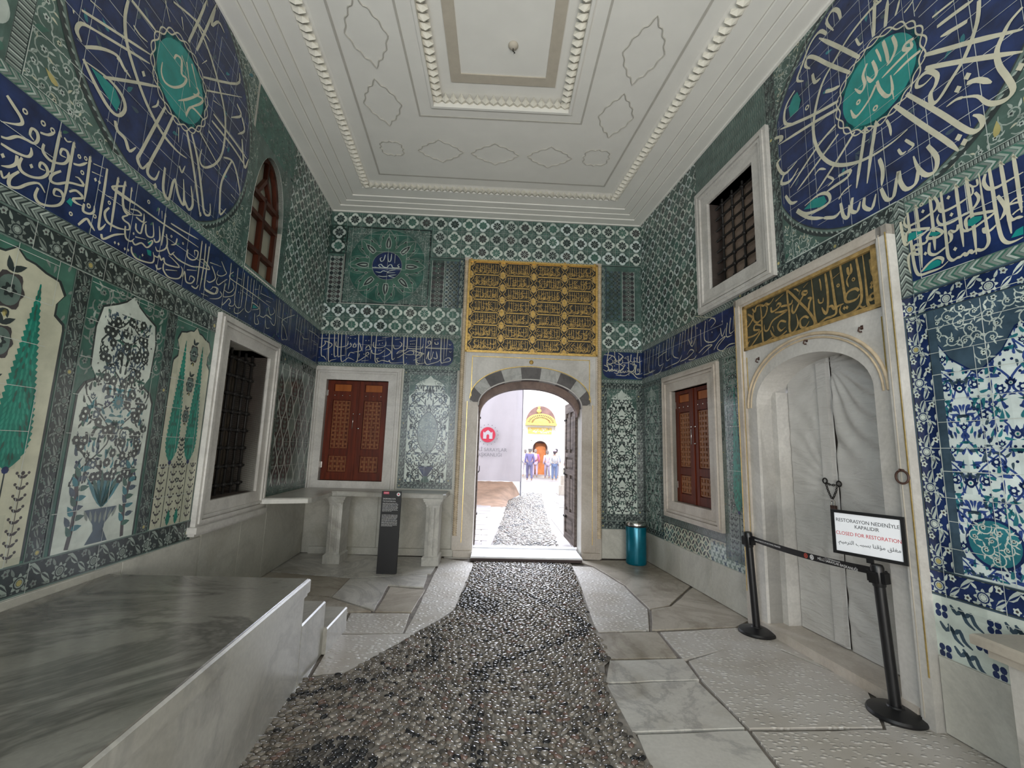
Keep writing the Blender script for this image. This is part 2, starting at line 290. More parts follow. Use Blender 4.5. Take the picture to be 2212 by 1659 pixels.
# calligraphy strokes, wall coordinates in mm (u along the wall from the far corner, v up)
INK = {
'BR': """4314,3293 4315,3194 4318,3029 4321,2926 4331,2857 4354,2827 4412,2824 4477,2825 4523,2850;f4362,2844 4418,2884 4463,2887 4486,2866 4474,2843 4418,2838;4362,2847 4418,2887 4465,2898 4494,2876 4487,2849;4371,3310 4374,3181 4375,3032 4368,2871;4462,3316 4462,3193 4460,3049 4457,2953;4528,3317 4528,3128 4526,2976 4526,2882 4546,2845 4574,2849 4592,2849 4611,2860 4623,2844 4643,2864 4654,2846 4676,2854 4696,2842 4721,2846 4739,2878 4739,2935 4738,3024 4736,3136 4736,3238 4735,3308;4613,3310 4613,3176 4614,3054 4613,2902;4671,3318 4673,3228 4675,3086 4676,2957 4672,2827;4766,3283 4753,3238 4770,3187 4809,3171 4856,3177 4931,3186;4787,3306 4789,3178 4790,3037 4793,2933 4801,2863 4822,2828 4855,2822 4891,2828;4841,3306 4843,3196 4845,3072 4843,2957 4844,2872;4900,3306 4901,3174 4900,3069 4900,2965;4807,3120 4825,3068 4834,3027 4821,2994 4803,2974;4835,3037 4851,2953 4880,2947 4903,2939;4849,3039 4880,3056 4917,3059;4849,3039 4885,3033 4913,3022;4860,2973 4876,2984 4909,2994;f4839,2847 4865,2881 4898,2888 4893,2842 4857,2845;4514,3251 4509,3204 4533,3179 4590,3178 4641,3187 4667,3194;4705,3203 4720,3162 4705,3128 4668,3101 4632,3099 4581,3088 4534,3091 4501,3108 4490,3148 4503,3176;4794,3037 4736,3057 4674,3076 4644,3065 4640,3024 4646,2982;4794,3035 4760,3018 4722,3007 4678,2993 4630,2996 4618,3024;f4646,3020 4654,3054 4681,3061 4726,3042 4715,3021 4671,3007;4487,3307 4504,3251 4487,3214 4451,3205 4397,3193 4343,3192 4304,3194 4286,3234 4303,3274;4263,3252 4267,3176 4276,3086 4294,3071 4310,3087;4441,3113 4370,3141 4311,3159 4289,3134 4291,3094;4442,3116 4397,3092 4337,3080;f4296,3088 4310,3142 4343,3137 4400,3114 4371,3093 4332,3088;4445,3102 4484,3083 4510,3047 4483,3031 4439,3042 4420,3057 4438,3083 4455,3097;f4431,3066 4448,3083 4491,3061 4500,3046 4465,3043;4424,3049 4407,3028 4375,3032 4339,3043 4326,3025;4333,3046 4333,2986 4366,2971 4362,3003 4318,3005 4292,2981 4288,2922 4295,2860;4431,3017 4422,2951 4457,2924 4508,2940 4531,2952;4600,3055 4593,3026 4573,3020 4549,3035 4557,3000 4550,2971 4534,2961;4724,2969 4727,2941 4755,2937 4790,2960;4722,3279 4722,3241 4696,3246 4684,3271;4696,3244 4695,3209 4680,3191;d4567,3253;d4572,3135;d4569,2909;d4413,3246;d4399,2956;o4408,3297 13""",
'GR': """4058,2778 4038,2814 4007,2801 4010,2771 4040,2773 4059,2761 4047,2728 4017,2723 3987,2745 3984,2845 3983,2987 3978,3138;4034,3078 4039,3011 4040,2946;3924,3132 3935,3006 3944,2871 3933,2786 3884,2737 3811,2723 3765,2731 3745,2775 3765,2814;3782,3144 3791,3014 3800,2892 3807,2828 3852,2813 3904,2819 3927,2847;3922,2873 3899,2899 3847,2900 3812,2876 3804,2829;3688,3132 3698,2999 3707,2862 3715,2790 3704,2756 3661,2747 3617,2750 3563,2734 3516,2728 3501,2818 3500,2986 3493,3144;3636,3127 3646,2992 3642,2865 3621,2788 3593,2816 3580,2853;3639,2833 3676,2834 3695,2803 3738,2814 3786,2817;3211,3138 3261,3084 3341,2985 3433,2873 3492,2768 3484,2724 3426,2700 3385,2700;3210,3131 3214,3007 3223,2903 3213,2778 3231,2724 3286,2744 3316,2791 3302,2879;3435,2805 3396,2830 3344,2811 3347,2748 3396,2735 3441,2776;3444,3046 3395,3057 3389,3035 3425,3019 3447,3038;3396,3022 3340,2965 3282,2900 3257,2928 3271,2981;3043,2974 3120,2957 3195,2948 3118,2928 3007,2902 2940,2830 2893,2839 2892,2897;3177,2845 3113,2871 3071,2832 3105,2779 3168,2798;3179,2759 3072,2722 3005,2753 2970,2822;3003,2851 3018,2794;3015,2751 2942,2732 2868,2719 2859,2860 2859,3015 2851,3127;2850,2901 2764,2933 2743,2883 2819,2863 2767,2830 2652,2827 2604,2855 2631,2954;2846,2855 2787,2801 2667,2719 2615,2727 2667,2791;2658,3076 2730,3014 2685,2963 2630,2934;2603,3052 2647,2998;2740,3068 2745,2986 2798,2947 2866,2966 2916,2990 2947,3057 2908,3093;2731,3110 2768,3067 2794,3114 2855,3110 2897,3089 2930,3101 2970,3080 3012,3096 3040,3121;2998,3041 3004,2993 3075,3001 3126,3029 3089,3048 3067,3026;3124,3007 3162,3002 3208,2994 3254,2994 3270,3024;3061,3080 3171,3116;3577,3104 3584,3055 3586,2995;3845,3092 3850,3040 3874,3043 3874,3111;3856,3026 3829,2987 3840,2933;o3887,2977 15;o3750,2980 13;3703,3055 3773,3078;d4031,2892;d4025,2865;d3813,2777;d3789,2779;3920,2755 3940,2736 3968,2739;3940,2736 3939,2713;3550,2935 3559,2899 3593,2894 3602,2930;3442,2979 3478,2966 3454,2927 3439,2851;3402,3090 3458,3117;3367,3081 3346,3040;3295,3115 3325,3104 3349,3074""",
'RR': """c4479,4489 4424,4503 4412,4472 4461,4436 4456,4502;c4449,4435 4349,4421 4241,4401;c4512,4362 4426,4365 4324,4348;c4345,4646 4361,4543 4320,4478 4283,4464;c4277,4678 4293,4563 4297,4470;c4220,4665 4237,4598 4249,4532;c4186,4598 4207,4477 4162,4449 4130,4519;c4144,4618 4103,4554 4110,4466 4072,4433 4027,4504;c4205,4410 4216,4331 4261,4233 4305,4242 4304,4367;c4305,4242 4308,4168;c4194,4390 4130,4317 4015,4266 3977,4359;o4046,4369 15;o4172,4212 22;4530,4309 4677,4214 4804,4135 5019,3988;4527,4212 4734,4065 5005,3861;4395,4134 4576,3839 4711,3608 4765,3570 4789,3601 4776,3650 4747,3682;4310,4115 4467,3841 4595,3623 4653,3512;4166,4099 4136,3986 4108,3890 4054,3675;4081,4117 4035,3942 4006,3844 3966,3691;3995,4154 3809,4019 3594,3879;3852,4243 3589,4115 3394,4024;3838,4339 3642,4280 3315,4097;3878,4523 3594,4614 3241,4762;3861,4462 3613,4530 3214,4619;4001,4670 3821,4918 3690,5115 3617,5186 3583,5135 3633,5058;4089,4723 3921,4989 3747,5253;4213,4784 4232,4928 4249,5064;4304,4769 4322,4859 4341,4959;4380,4780 4401,4820 4419,4869;4439,4739 4473,4749 4507,4767;4505,4675 4556,4711;4603,4520 4674,4513 4735,4505;4623,4427 4732,4414 4826,4399;4300,5006 4197,5019 4030,4986 3866,4897 3738,4802 3645,4607 3616,4413 3661,4211 3765,4039 3911,3929 4087,3867 4259,3857 4377,3876;4853,4368 4827,4233 4749,4084 4662,4001 4586,3933 4543,3935 4540,4007 4576,4044 4589,4102 4539,4175 4478,4169 4465,4126 4509,4105 4562,4118;5033,4115 4971,4085 4926,4025 4898,3968 4899,3875 4926,3773 4943,3683 4913,3650 4859,3666 4818,3708 4779,3782 4709,3834;4784,4297 4721,4314 4635,4340;4709,3834 4672,3850 4618,3846;4739,3905 4795,3878 4855,3804;d4747,3947;d4691,3907;d4662,3598;d4688,3546;d4986,3784;4487,3670 4532,3553 4514,3474 4460,3477 4415,3557 4395,3659;4414,3541 4390,3462 4327,3458 4294,3532 4286,3618 4255,3475;4302,3779 4322,3728 4354,3727;4355,3812 4382,3769 4402,3732 4361,3718;4243,4056 4262,3984 4264,3913;3224,4461 3175,4433 3256,4279 3418,4302;3256,4279 3212,4210 3321,4165 3426,4226;3964,5212 3949,5301 3897,5365 3833,5320 3892,5176;3824,5214 3758,5306 3652,5284 3548,5169 3484,5081 3554,5005;3449,5002 3349,4952 3304,4864 3311,4770 3388,4709;f3474,4967 3507,4854 3472,4774 3372,4783 3363,4890 3424,4962;4076,4906 4099,4829 4134,4825;3653,4985 3670,4887 3732,4871;3766,4709 3834,4666 3905,4640;o3570,4722 24;o3248,4656 29;4164,3802 4181,3697 4162,3588;3596,4044 3648,4065 3711,4022;3722,3950 3774,3884 3714,3864;3820,3886 3926,3867 3896,3826 3769,3825 3687,3822""",
'RS': """f3452,3804 3558,3839 3671,3805 3693,3742 3645,3720;3381,3844 3469,3754 3625,3714 3720,3726 3708,3800 3617,3846 3465,3832;3369,3833 3505,3695 3654,3614;3654,3614 3759,3565 3813,3591;3819,3652 3834,3532 3876,3501 3890,3595;3926,3636 3906,3539 3954,3504 3987,3569;4023,3578 4013,3508 4071,3460 4113,3554;4154,3572 4186,3466 4239,3463 4267,3586;3252,4058 3312,3948 3387,3922;3159,4724 3254,4672 3202,4632;3805,3692 3852,3728 3928,3744""",
'LR': """c3877,4513 3858,4562 3799,4575 3777,4476 3716,4488 3749,4397 3840,4299 3929,4262 3978,4301 3983,4381;c3744,4614 3665,4457;c3807,4612 3744,4568;c3686,4654 3585,4530;c3616,4439 3498,4495 3520,4429 3640,4295;c3589,4526 3557,4491 3663,4351 3768,4246;c3663,4200 3612,4319 3446,4339;c3715,4291 3654,4192;4632,4097 4374,4210 4088,4333;4530,4069 4281,4180 4090,4262;4530,4069 4617,4022 4637,3954 4596,3919;4421,3846 4187,4025 3968,4184;3890,4083 3956,3877 4037,3616 4060,3535 4004,3502 3961,3578;3795,4091 3871,3819 3951,3571 3947,3495 3875,3502 3848,3588;3628,4092 3486,3862 3315,3520;3565,4111 3451,3963 3337,3726 3266,3579 3187,3607 3204,3702;3468,4201 3129,4088;3341,4415 3000,4422 2712,4389;3331,4490 2954,4492 2716,4480;3462,4608 2943,4996;3527,4678 3053,5046 3037,5181;3759,4783 3674,5112 3626,5330;3653,4813 3564,5167 3498,5444;3974,4912 3724,5024 3510,5041;4053,4835 3975,4735;3870,4895 3831,4815;4323,4524 4198,4531 4079,4536;4347,4496 4349,4364 4304,4220 4201,4090 4061,3966 3884,3879 3703,3858 3581,3880;3727,5037 3515,4952 3322,4801 3161,4596 3124,4313 3191,4113 3340,3961 3421,3969 3417,4082;4567,3834 4467,3757 4350,3694 4269,3702 4228,3785 4270,3849 4386,3867 4554,3830;f4512,3830 4420,3776 4331,3735 4286,3718 4271,3798 4327,3848 4434,3846;4571,3910 4467,4005 4358,4065 4295,4038 4225,4022;4355,4049 4312,4048 4277,4019;4286,3651 4255,3603 4188,3593 4139,3541 4090,3603;d3865,3455;3797,3650 3782,3480 3712,3439 3694,3584 3676,3639;3675,3633 3610,3529 3536,3500 3583,3692;3551,3550 3472,3492 3431,3562 3484,3696;3652,3764 3613,3731 3587,3808;3104,4225 2968,4286 2857,4218 2754,4066;2968,4286 3080,4002 3069,3806 3037,3691 2959,3794;2909,3971 2813,3967;3010,4864 2916,4814 3073,4667;2899,4810 2826,4719 2931,4600;2850,4607 2742,4369 2686,4502;4277,4378 4212,4368 4142,4387;d4132,4142;3963,4077 3971,4029 4013,3980;3724,4047 3699,3934;3517,4851 3572,4765;3509,5379 3524,5193 3441,5317 3342,5310;4595,4208 4513,4231;4678,4045 4674,4027;3357,4601 3256,4637;3366,4297 3227,4271;d3318,3534;d3283,3600""",
'LB': """4906,3291 4866,3264 4824,3235 4813,3209 4840,3182 4907,3144;4893,3072 4862,3085 4823,3126 4779,3142 4737,3151 4721,3186 4733,3219 4761,3220 4765,3182 4740,3166;4887,3038 4823,3041 4757,3059 4739,3090 4747,3119;4805,3031 4802,2988 4830,2951 4866,2932;4862,2908 4846,2879 4826,2904 4823,2925;4780,2957 4815,2900 4810,2858 4769,2873 4720,2927 4670,2959 4630,2930;4686,3185 4685,3146 4650,3123 4608,3128 4557,3157 4538,3202 4553,3236 4584,3229 4587,3193 4552,3198;4614,3317 4615,3223 4615,3129 4616,3073 4636,3053;4780,3037 4787,2992 4766,2966 4718,2969 4666,2997 4637,3041 4652,3073 4682,3076 4684,3045 4653,3048;4523,3317 4521,3208 4518,3062 4518,2961;4407,3308 4399,3192 4392,3017;4277,3315 4272,3171 4270,3048 4263,2915 4238,2928 4218,2966;4566,3104 4611,3051 4613,3014 4574,3020 4507,3070 4417,3107 4451,3132 4478,3127;4671,2934 4678,2883 4651,2858 4594,2873 4540,2911 4522,2959 4543,2990 4579,2983 4579,2949 4537,2962;4496,3019 4455,3051 4406,3035 4464,2993 4441,2981 4400,2986;4390,3005 4388,2960 4345,2965 4317,2994 4321,3032;o4358,3010 16;4403,2861 4359,2924 4326,2908 4287,2882;4185,3312 4181,3170 4174,2933;4125,3322 4124,3212 4096,3140 4040,3135;4119,3292 4214,3229 4190,3215 4094,3215 3972,3227;4213,3081 4239,3031 4209,2985 4126,2987 4043,3015;4237,2887 4216,2863 4139,2930 4049,2982;f4484,2988 4462,2982 4467,2941 4503,2952;o4811,3280 16;o4712,3290 16;o4656,3291 16;o4476,3259 12;o4434,3276 12;o4439,3179 14;o4219,3112 13;o4462,2899 12;o4305,2970 14;d4869,2985;d4728,3024;d4346,3193;d4316,3195;4379,3280 4291,3305;4379,3225 4299,3245;4250,3143 4196,3161;4718,3230 4675,3249 4641,3291;4504,3193 4463,3212 4419,3259;4586,3301 4564,3292 4538,3311""",
'LC': """4197,3226 3988,3227 3727,3232 3549,3243 3273,3252;4043,3169 3980,3191 3942,3178 4028,3137;3986,3140 3917,3141 3921,3204;4132,3286 4114,3160 4073,3119 4028,3137;4056,3115 4097,3079 4078,3064 4036,3060 4029,3024 4102,2993;4063,3033 4058,2990 4039,2954 3998,2954 3971,2987;3977,3098 3969,3056 3924,3051 3913,3125 3885,3161;3889,3138 3877,3082 3846,3064 3800,3093 3825,3187;3792,3076 3769,3059 3733,3098 3759,3193;3715,3319 3709,3198 3705,3062;3673,3172 3648,3104 3667,3050 3737,3003 3764,3026;4065,3315 4051,3131;3656,3093 3602,3037 3557,3080;3983,2962 3955,2949 3902,2988 3846,2980 3805,3028 3806,3055 3845,3016;3983,2922 3975,2886 3928,2861 3842,2872 3772,2896 3760,2936 3780,2976;f3844,2968 3799,2975 3790,2937 3827,2934;f3845,3016 3809,3047 3815,3009;3766,2955 3728,2958 3712,2979 3687,2954 3662,2980 3646,2951 3594,2951 3475,2987 3553,3014 3615,3023;3574,3057 3493,3040 3331,3056 3212,3099 3077,3135 3177,3180 3238,3153;3654,2940 3648,2892 3584,2860 3481,2886 3439,2926 3434,2981 3461,3001;3421,2925 3404,2978 3370,2906 3300,2918 3268,2970 3324,2972 3333,2929;3295,2896 3232,2896 3203,2939;3237,3327 3229,3116 3227,2930;3181,3329 3169,3142 3180,2898;3128,3329 3123,3120 3119,2954 3051,2929 2954,2947 2931,3007 3003,2998;3051,3176 2974,3095 3045,3025 3100,3020;3405,3173 3398,3114 3331,3112 3277,3152 3271,3212 3319,3202 3305,3164;3643,3277 3502,3290 3288,3318;3966,3003 3866,3033;3084,3196 2959,3224;3380,3004 3253,3049;3625,2902 3495,2948;3734,2898 3709,2873 3670,2897;3550,3197 3560,3146 3608,3115;3756,3318 3743,3260;3786,3323 3784,3266;d3986,3017;d4126,2882;d4096,2887;d4039,2879;d4008,2884;d3876,2908;o3617,3182 10;o3474,3191 9;o3898,3308 15""",
'LD': """2911,3283 2842,3231 2807,3205 2880,3150 2954,3137 2943,3181;2781,3157 2842,3109 2913,3050 2951,3067 2930,3123;2748,3337 2738,3166 2744,3064;2616,3343 2608,3174 2607,3004 2563,2951 2485,2968 2471,3016;2686,3271 2749,3212 2712,3185 2471,3191 2164,3194 1833,3190;2483,3346 2475,3137 2472,2981;2404,3342 2386,3125 2389,2990 2313,2970 2265,3008;2332,3344 2321,3148;2269,3350 2260,3123 2267,3002;2085,3355 2098,3245;2142,3343 2135,3119;2676,3165 2646,3117 2697,3056 2752,3036 2819,3041;2874,3000 2837,2974 2897,2921 3020,2878;3118,3032 3115,2950 3060,2940 2932,2955 2911,3011 2977,3006 3026,2960;2799,3109 2815,2990 2783,2977 2647,3041 2625,3091;2812,2918 2812,2886 2770,2924 2711,2985 2675,2964 2699,2923 2623,2940 2591,3001;2590,2934 2584,2885 2502,2902 2413,2983;2260,3050 2245,3101 2089,3087 2252,3016;f2239,3039 2232,3087 2117,3083;2174,3004 2153,2900 2066,2916 2110,2977;2092,3143 2064,3029 2130,2981;2060,3011 1961,3022 1909,3063 1755,3059 1902,3079;1873,3177 1810,3098 1702,3161 1748,3208;1916,3007 1873,2922 1783,2947;1793,3033 1719,3005 1656,3043 1679,3343;1608,3347 1580,2911;1567,3329 1542,2951;1473,3350 1438,2927 1335,2921;1100,3316 1466,3130 1369,3051 1262,2939 1348,2918;1249,3348 1234,2935;1211,3360 1194,2934;1006,3345 1015,2944;914,3338 927,2943;822,3342 834,2930 661,2928;734,3369 696,2997;615,3355 533,3121;488,3330 517,2942;383,3334 388,2971;279,3350 274,2946;536,3255 293,3270 42,3257;797,3137 720,3086 485,3133;283,3107 122,3133;3087,3198 2906,3232;2236,3256 2157,3285;2092,3262 1772,3301;2592,3245 2512,3255;3152,2880 3049,2891;1949,3225 1824,3243;d2552,3109;d2512,3115;d2675,2898;d2361,2911""",
'HB': """27,3353 38,3015 82,2974 122,2924;139,3358 157,2925 208,2922 282,2940;219,3372 241,3002 287,2998;281,3364 297,3004 343,2995 424,3009;332,3366 354,2933 420,2930 468,2969 562,2930;399,3358 413,3019;600,3356 611,2953 584,2910;671,3359 677,3082;805,3353 814,2961;882,3357 887,2943 950,2924;1134,3362 1150,2985 1195,2997;1315,3364 1339,2918 1390,2920;1372,3366 1375,3163 1336,3119 1217,3061;1523,3362 1534,2926 1595,2928;1585,3364 1594,2949;1673,3357 1667,2931;1767,3361 1759,2945;1913,3357 1923,2973 1986,2954 2072,2979 2065,3026 2013,3019 1965,2964;1965,3359 1969,2975;2015,3350 2007,3050;-16,3266 268,3278;1684,3176 1871,3173 2099,3180;253,3224 259,3150 331,3137 431,3168 443,3242;478,3212 493,3160 416,3104;79,3227 193,3179 150,3114 62,3084;-18,3118 37,3130 88,3185 68,3232;845,3238 848,3163 934,3146 1029,3181 1039,3256;824,3109 838,3057 931,3045 1009,3096 1023,3117;1046,3150 1127,3090 1065,3024 995,3010;1155,3208 1180,3145 1251,3158 1293,3224 1255,3260;1217,3061 1255,3105 1336,3130;1231,2999 1261,3010 1349,3077 1429,3123 1487,3104 1474,3061 1381,3057 1329,3077;1469,3135 1543,3106 1653,3079 1567,3054 1474,3061;1490,2966 1540,2990 1610,3035 1606,3098 1556,3064 1523,3010;1375,3163 1458,3156 1602,3162 1634,3238;1684,3176 1693,3198 1747,3243 1740,3290 1704,3284 1722,3241;1694,2996 1728,3124 1725,3007 1772,2999 1796,3116;1806,3021 1864,3013 1844,3129;1663,2994 1699,2911 1781,2925 1882,2961 1921,3005;946,2977 910,2975 940,2924 999,2947 1093,2930 1111,2952 1145,2911 1338,2929;1572,2970 1536,2968 1575,2917 1683,2932;584,2910 643,2933 730,3000 783,3044 755,3070 733,3021 781,2991;635,3038 630,2975;621,3218 660,3113 632,3080 541,3066;720,3126 767,3181 797,3119 722,3105;549,3215 524,3150 570,3152 560,3205;461,2989 491,3054 558,3046;1813,3277 1825,3246 1867,3247 1859,3285;2043,3255 2060,3234 2079,3256;2054,3137 2071,3117 2090,3139;458,3328 560,3343;905,3261 1016,3282;973,3312 1115,3340;1180,3294 1272,3309;1414,3277 1511,3292;1806,3315 1883,3329;675,2924 785,2939;-17,2950 32,2962;d91,3324;d205,3011;d440,3296;d477,3286;d549,3284;d720,3259;d766,3261;d939,3210;d984,3227;d1188,3337;d1265,3335;d1457,3338;d1432,3230;d1458,3231;d1484,3232;d1715,3348;d936,3109;d967,3110;d1380,3004;d707,3036""",
'IB': """4564,3182 4713,3163 4762,3065 4638,3035;4638,3236 4613,3034 4662,2911;4738,3240 4750,3064;4800,3217 4875,3157 4799,3066;5012,3200 4986,3073 4862,3056;5125,3255 5111,3078 5199,3107;5098,3028 5084,2877 5196,2894;4564,3007 4638,2972 4613,2909 4551,2932;4687,2937 4811,2917 4911,3020 4861,3019;4986,3048 5085,3027 5034,2925 4935,2934;4761,2853 4910,2846 5009,2899 5108,2816 5202,2820;4912,3146 4975,3173;d4838,3244;d4737,3001;d4972,2861;d4835,2856""",
'JR': """140,3229 97,2881;232,3222 191,2919;322,3216 262,2880 482,2868;438,3203 398,2909;551,3217 484,2919;634,3224 594,2925 753,2920;766,3218 701,2930;870,3243 831,2954 956,2954;945,3249 908,2988;1018,3243 982,2997;1089,3237 1029,2987 1188,2906;1249,3232 1193,2999;1316,3237 1261,3030;1382,3255 1345,2966;1468,3277 1434,3036;1550,3276 1516,3039 1559,3073;1629,3265 1628,2904;1739,3158 1745,2942;1458,3098 1534,2991 1619,3081;1925,3213 1997,3233 2061,3173 1955,3121;1855,3233 1823,3008 2012,2941 2149,3008;1684,2870 1836,2921 1976,2909 1905,2885 1757,2833;2006,2841 2111,2918 2240,2945 2073,2847 2198,2779;2153,3067 2178,2961 2247,3041;2281,3090 2256,2941 2361,2933;2345,3130 2318,2963 2408,2978;2404,3131 2379,2985;2167,2786 2294,2835 2412,2826;1230,2852 1403,2863 1570,2917 1491,2956 1406,2907;1443,2832 1564,2819 1645,2857;999,2849 1185,2860 1278,2934;479,2791 643,2814 753,2920;801,2836 999,2849;65,2859 249,2855 425,2878;1635,3363 2064,3213;544,3037 760,3068 862,3071;d1986,3061;d1358,2815;d641,2764;d1665,3200;d2190,3136""",
}
# ---------------------------------------------------------------- room shell
def wall_shell(name, s, u0, u1, vtop, n0, holes, m='marble_dado'):
    us = sorted({u0, u1, *[h[0] for h in holes], *[h[1] for h in holes]}); vs = sorted({0.0, vtop, *[h[2] for h in holes], *[h[3] for h in holes]})
    mb = WB(s)
    for i in range(len(us) - 1):
        j = 0
        while j < len(vs) - 1:
            inh = lambda a: any(h[0] <= us[i] and us[i + 1] <= h[1] and h[2] <= vs[a] and vs[a + 1] <= h[3] for h in holes)
            if inh(j): j += 1; continue
            k = j
            while k + 1 < len(vs) - 1 and not inh(k + 1): k += 1
            mb.box(us[i], us[i + 1], vs[j], vs[k + 1], n0, 0.0); j = k + 1
    root = empty(name, matrix=WM(s)); root['kind'] = 'structure'
    mb.put('masonry', m, root); return root
WB_ = wall_shell('wall_back', 'B', -0.4, BW + 0.4, 5.75, -0.30, [(2.55, 4.20, 0, 2.8), (0.17, 1.13, 1.06, 2.61)])
WL_ = wall_shell('wall_left', 'L', -0.0, 10.2, 5.75, -0.5, [(1.72, 2.64, 1.05, 2.59), (1.74, 2.50, 3.42, 4.92)])
WR_ = wall_shell('wall_right', 'R', -0.0, 10.2, 5.75, -0.5, [(0.96, 1.88, 0.98, 2.47), (2.01, 2.84, 3.58, 4.69), (2.73, 3.98, 0.0, 2.56)])
# rear wall, behind the viewer
mb = MB(); mb.box(-3.2, 4.2, -3.45, -3.1, 0, 5.75); tag(mb.build('wall_rear', 'marble_dado'), kind='structure')
mb = MB(); mb.box(-14, 14, 6.4, 7.6, 5.95, 12.5); tag(mb.build('wall_upper', 'marble_dado'), kind='structure')

# ---- ceiling: stepped cornice, flat field with a recessed centre
FL = [(-2.8801, 6.9711), (2.3112, 7.0396), (3.36, -3.2), (-2.16, -3.2)]
def quad_inset(d): return inset(FL[::-1], d)[::-1] if False else inset([FL[3], FL[2], FL[1], FL[0]], d)
cm = MB()
def ring(d0, z0, d1, z1):
    a = quad_inset(d0); b = quad_inset(d1)
    for i in range(4):
        j = (i + 1) % 4; cm.face([(*a[i], z0), (*a[j], z0), (*b[j], z1), (*b[i], z1)])
for d0, z0, d1, z1 in [(-.5, 5.44, .02, 5.44), (.02, 5.44, .025, 5.455), (.025, 5.455, .175, 5.455), (.175, 5.455, .18, 5.475), (.18, 5.475, .30, 5.475), (.30, 5.475, .305, 5.49), (.305, 5.49, .43, 5.49), (.43, 5.49, .435, 5.51), (.435, 5.51, .62, 5.515), (.62, 5.515, .63, 5.53), (.63, 5.53, .77, 5.55)]: ring(d0, z0, d1, z1)
ZF = 5.55; ZC = 5.64
CX0, CX1, CY0, CY1 = -0.88, 0.70, 0.3, 4.66     # recessed centre
q = quad_inset(.77)
# field with a rectangular opening
fr = [(CX0, CY0), (CX1, CY0), (CX1, CY1), (CX0, CY1)]
for i in range(4):
    j = (i + 1) % 4; cm.face([(*q[i], ZF), (*q[j], ZF), (*fr[j], ZF), (*fr[i], ZF)])
for i in range(4):
    j = (i + 1) % 4; cm.face([(*fr[i], ZF), (*fr[j], ZF), (*fr[j], ZC), (*fr[i], ZC)])
cm.face([(*p, ZC) for p in fr])
cm.box(-4, 5, -3.5, 7.6, 5.76, 5.9)
ceil = tag(cm.build('ceiling', 'plaster'), kind='structure')
# mouldings and painted lines of the ceiling, children of the ceiling
def rect_line(name, rect, w_, z, m, t=0.004):
    x0, x1, y0, y1 = rect; b = MB()
    b.box(x0 - w_, x1 + w_, y1, y1 + w_, z - t, z); b.box(x0 - w_, x1 + w_, y0 - w_, y0, z - t, z); b.box(x0 - w_, x0, y0, y1, z - t, z); b.box(x1, x1 + w_, y0, y1, z - t, z)
    return b.build(name, m, ceil)
rect_line('border_line', (-1.06, 0.87, 0.1, 4.83), 0.022, ZF, 'plaster_line')
rect_line('inner_fillet', (CX0, CX1, CY0, CY1), 0.03, ZF, 'plaster', 0.02)
rect_line('centre_frame', (-0.54, 0.39, 0.7, 4.29), 0.115, ZC, 'plaster_tan', 0.012)
a = quad_inset(.93); b_ = quad_inset(.955); bm_ = MB()
for i in range(4):
    j = (i + 1) % 4
    for s0, s1 in ((0, 1),): bm_.face([(*a[i], ZF - .005), (*a[j], ZF - .005), (*b_[j], ZF - .005), (*b_[i], ZF - .005)])
bm_.build('outer_line', 'plaster_line', ceil)
for dd in (.178, .303, .432):
    a = quad_inset(dd); b_ = quad_inset(dd + .012); bm_ = MB(); zz = {.178: 5.4745, .303: 5.4895, .432: 5.5095}[dd] - .0005
    for i in range(4):
        j = (i + 1) % 4; bm_.face([(*a[i], zz), (*a[j], zz), (*b_[j], zz), (*b_[i], zz)])
    bm_.build('cornice_groove', 'plaster_line', ceil)
def leaf_row(b, p, q, inward, z0, z1, step, wdt):
    # a row of small upright leaves along p-q, base at z0, tips curling out at z1
    p = Vector(p); q = Vector(q); d = q - p; n = max(1, int(d.length / step)); d.normalize(); nn = Vector(inward).normalized(); st = (Vector(q) - Vector(p)).length / n
    for i in range(n):
        c = p + d * st * (i + .5); h = st * .46
        P = lambda s, t, z: (c.x + d.x * s + nn.x * t, c.y + d.y * s + nn.y * t, z)
        vs = [P(-h, 0, z0), P(h, 0, z0), P(-h, wdt * .55, z0 - .012), P(0, wdt * .5, z0 - .05), P(h, wdt * .55, z0 - .012), P(0, wdt * 1.05, z1 - .055), P(0, 0, z0 - .02), P(0, wdt * .9, z1)]
        b.raw(vs, [(0, 6, 3, 2), (6, 1, 4, 3), (2, 3, 5), (3, 4, 5), (2, 5, 7), (4, 7, 5), (0, 2, 7), (1, 7, 4)])
lf = MB(); q0 = quad_inset(.63)
cx_, cy_ = 0.0, 2.0
for i in range(4):
    p, r = q0[i], q0[(i + 1) % 4]
    if i == 0: continue
    m_ = ((p[0] + r[0]) / 2, (p[1] + r[1]) / 2); e = Vector((r[0] - p[0], r[1] - p[1])); nn = Vector((-e.y, e.x))
    if nn.dot(Vector((cx_ - m_[0], cy_ - m_[1]))) < 0: nn = -nn
    leaf_row(lf, p, r, nn, 5.53, 5.555, .088, .115)
tag(lf.build('leaf_moulding', 'plaster_leaf', ceil))
lf = MB()
for p, r, nn in (((CX0, CY1), (CX1, CY1), (0, -1)), ((CX0, CY0), (CX0, CY1), (1, 0)), ((CX1, CY0), (CX1, CY1), (-1, 0))): leaf_row(lf, p, r, nn, ZF + .045, ZC + .0, .088, .10)
lf.build('leaf_moulding', 'plaster_leaf', ceil)
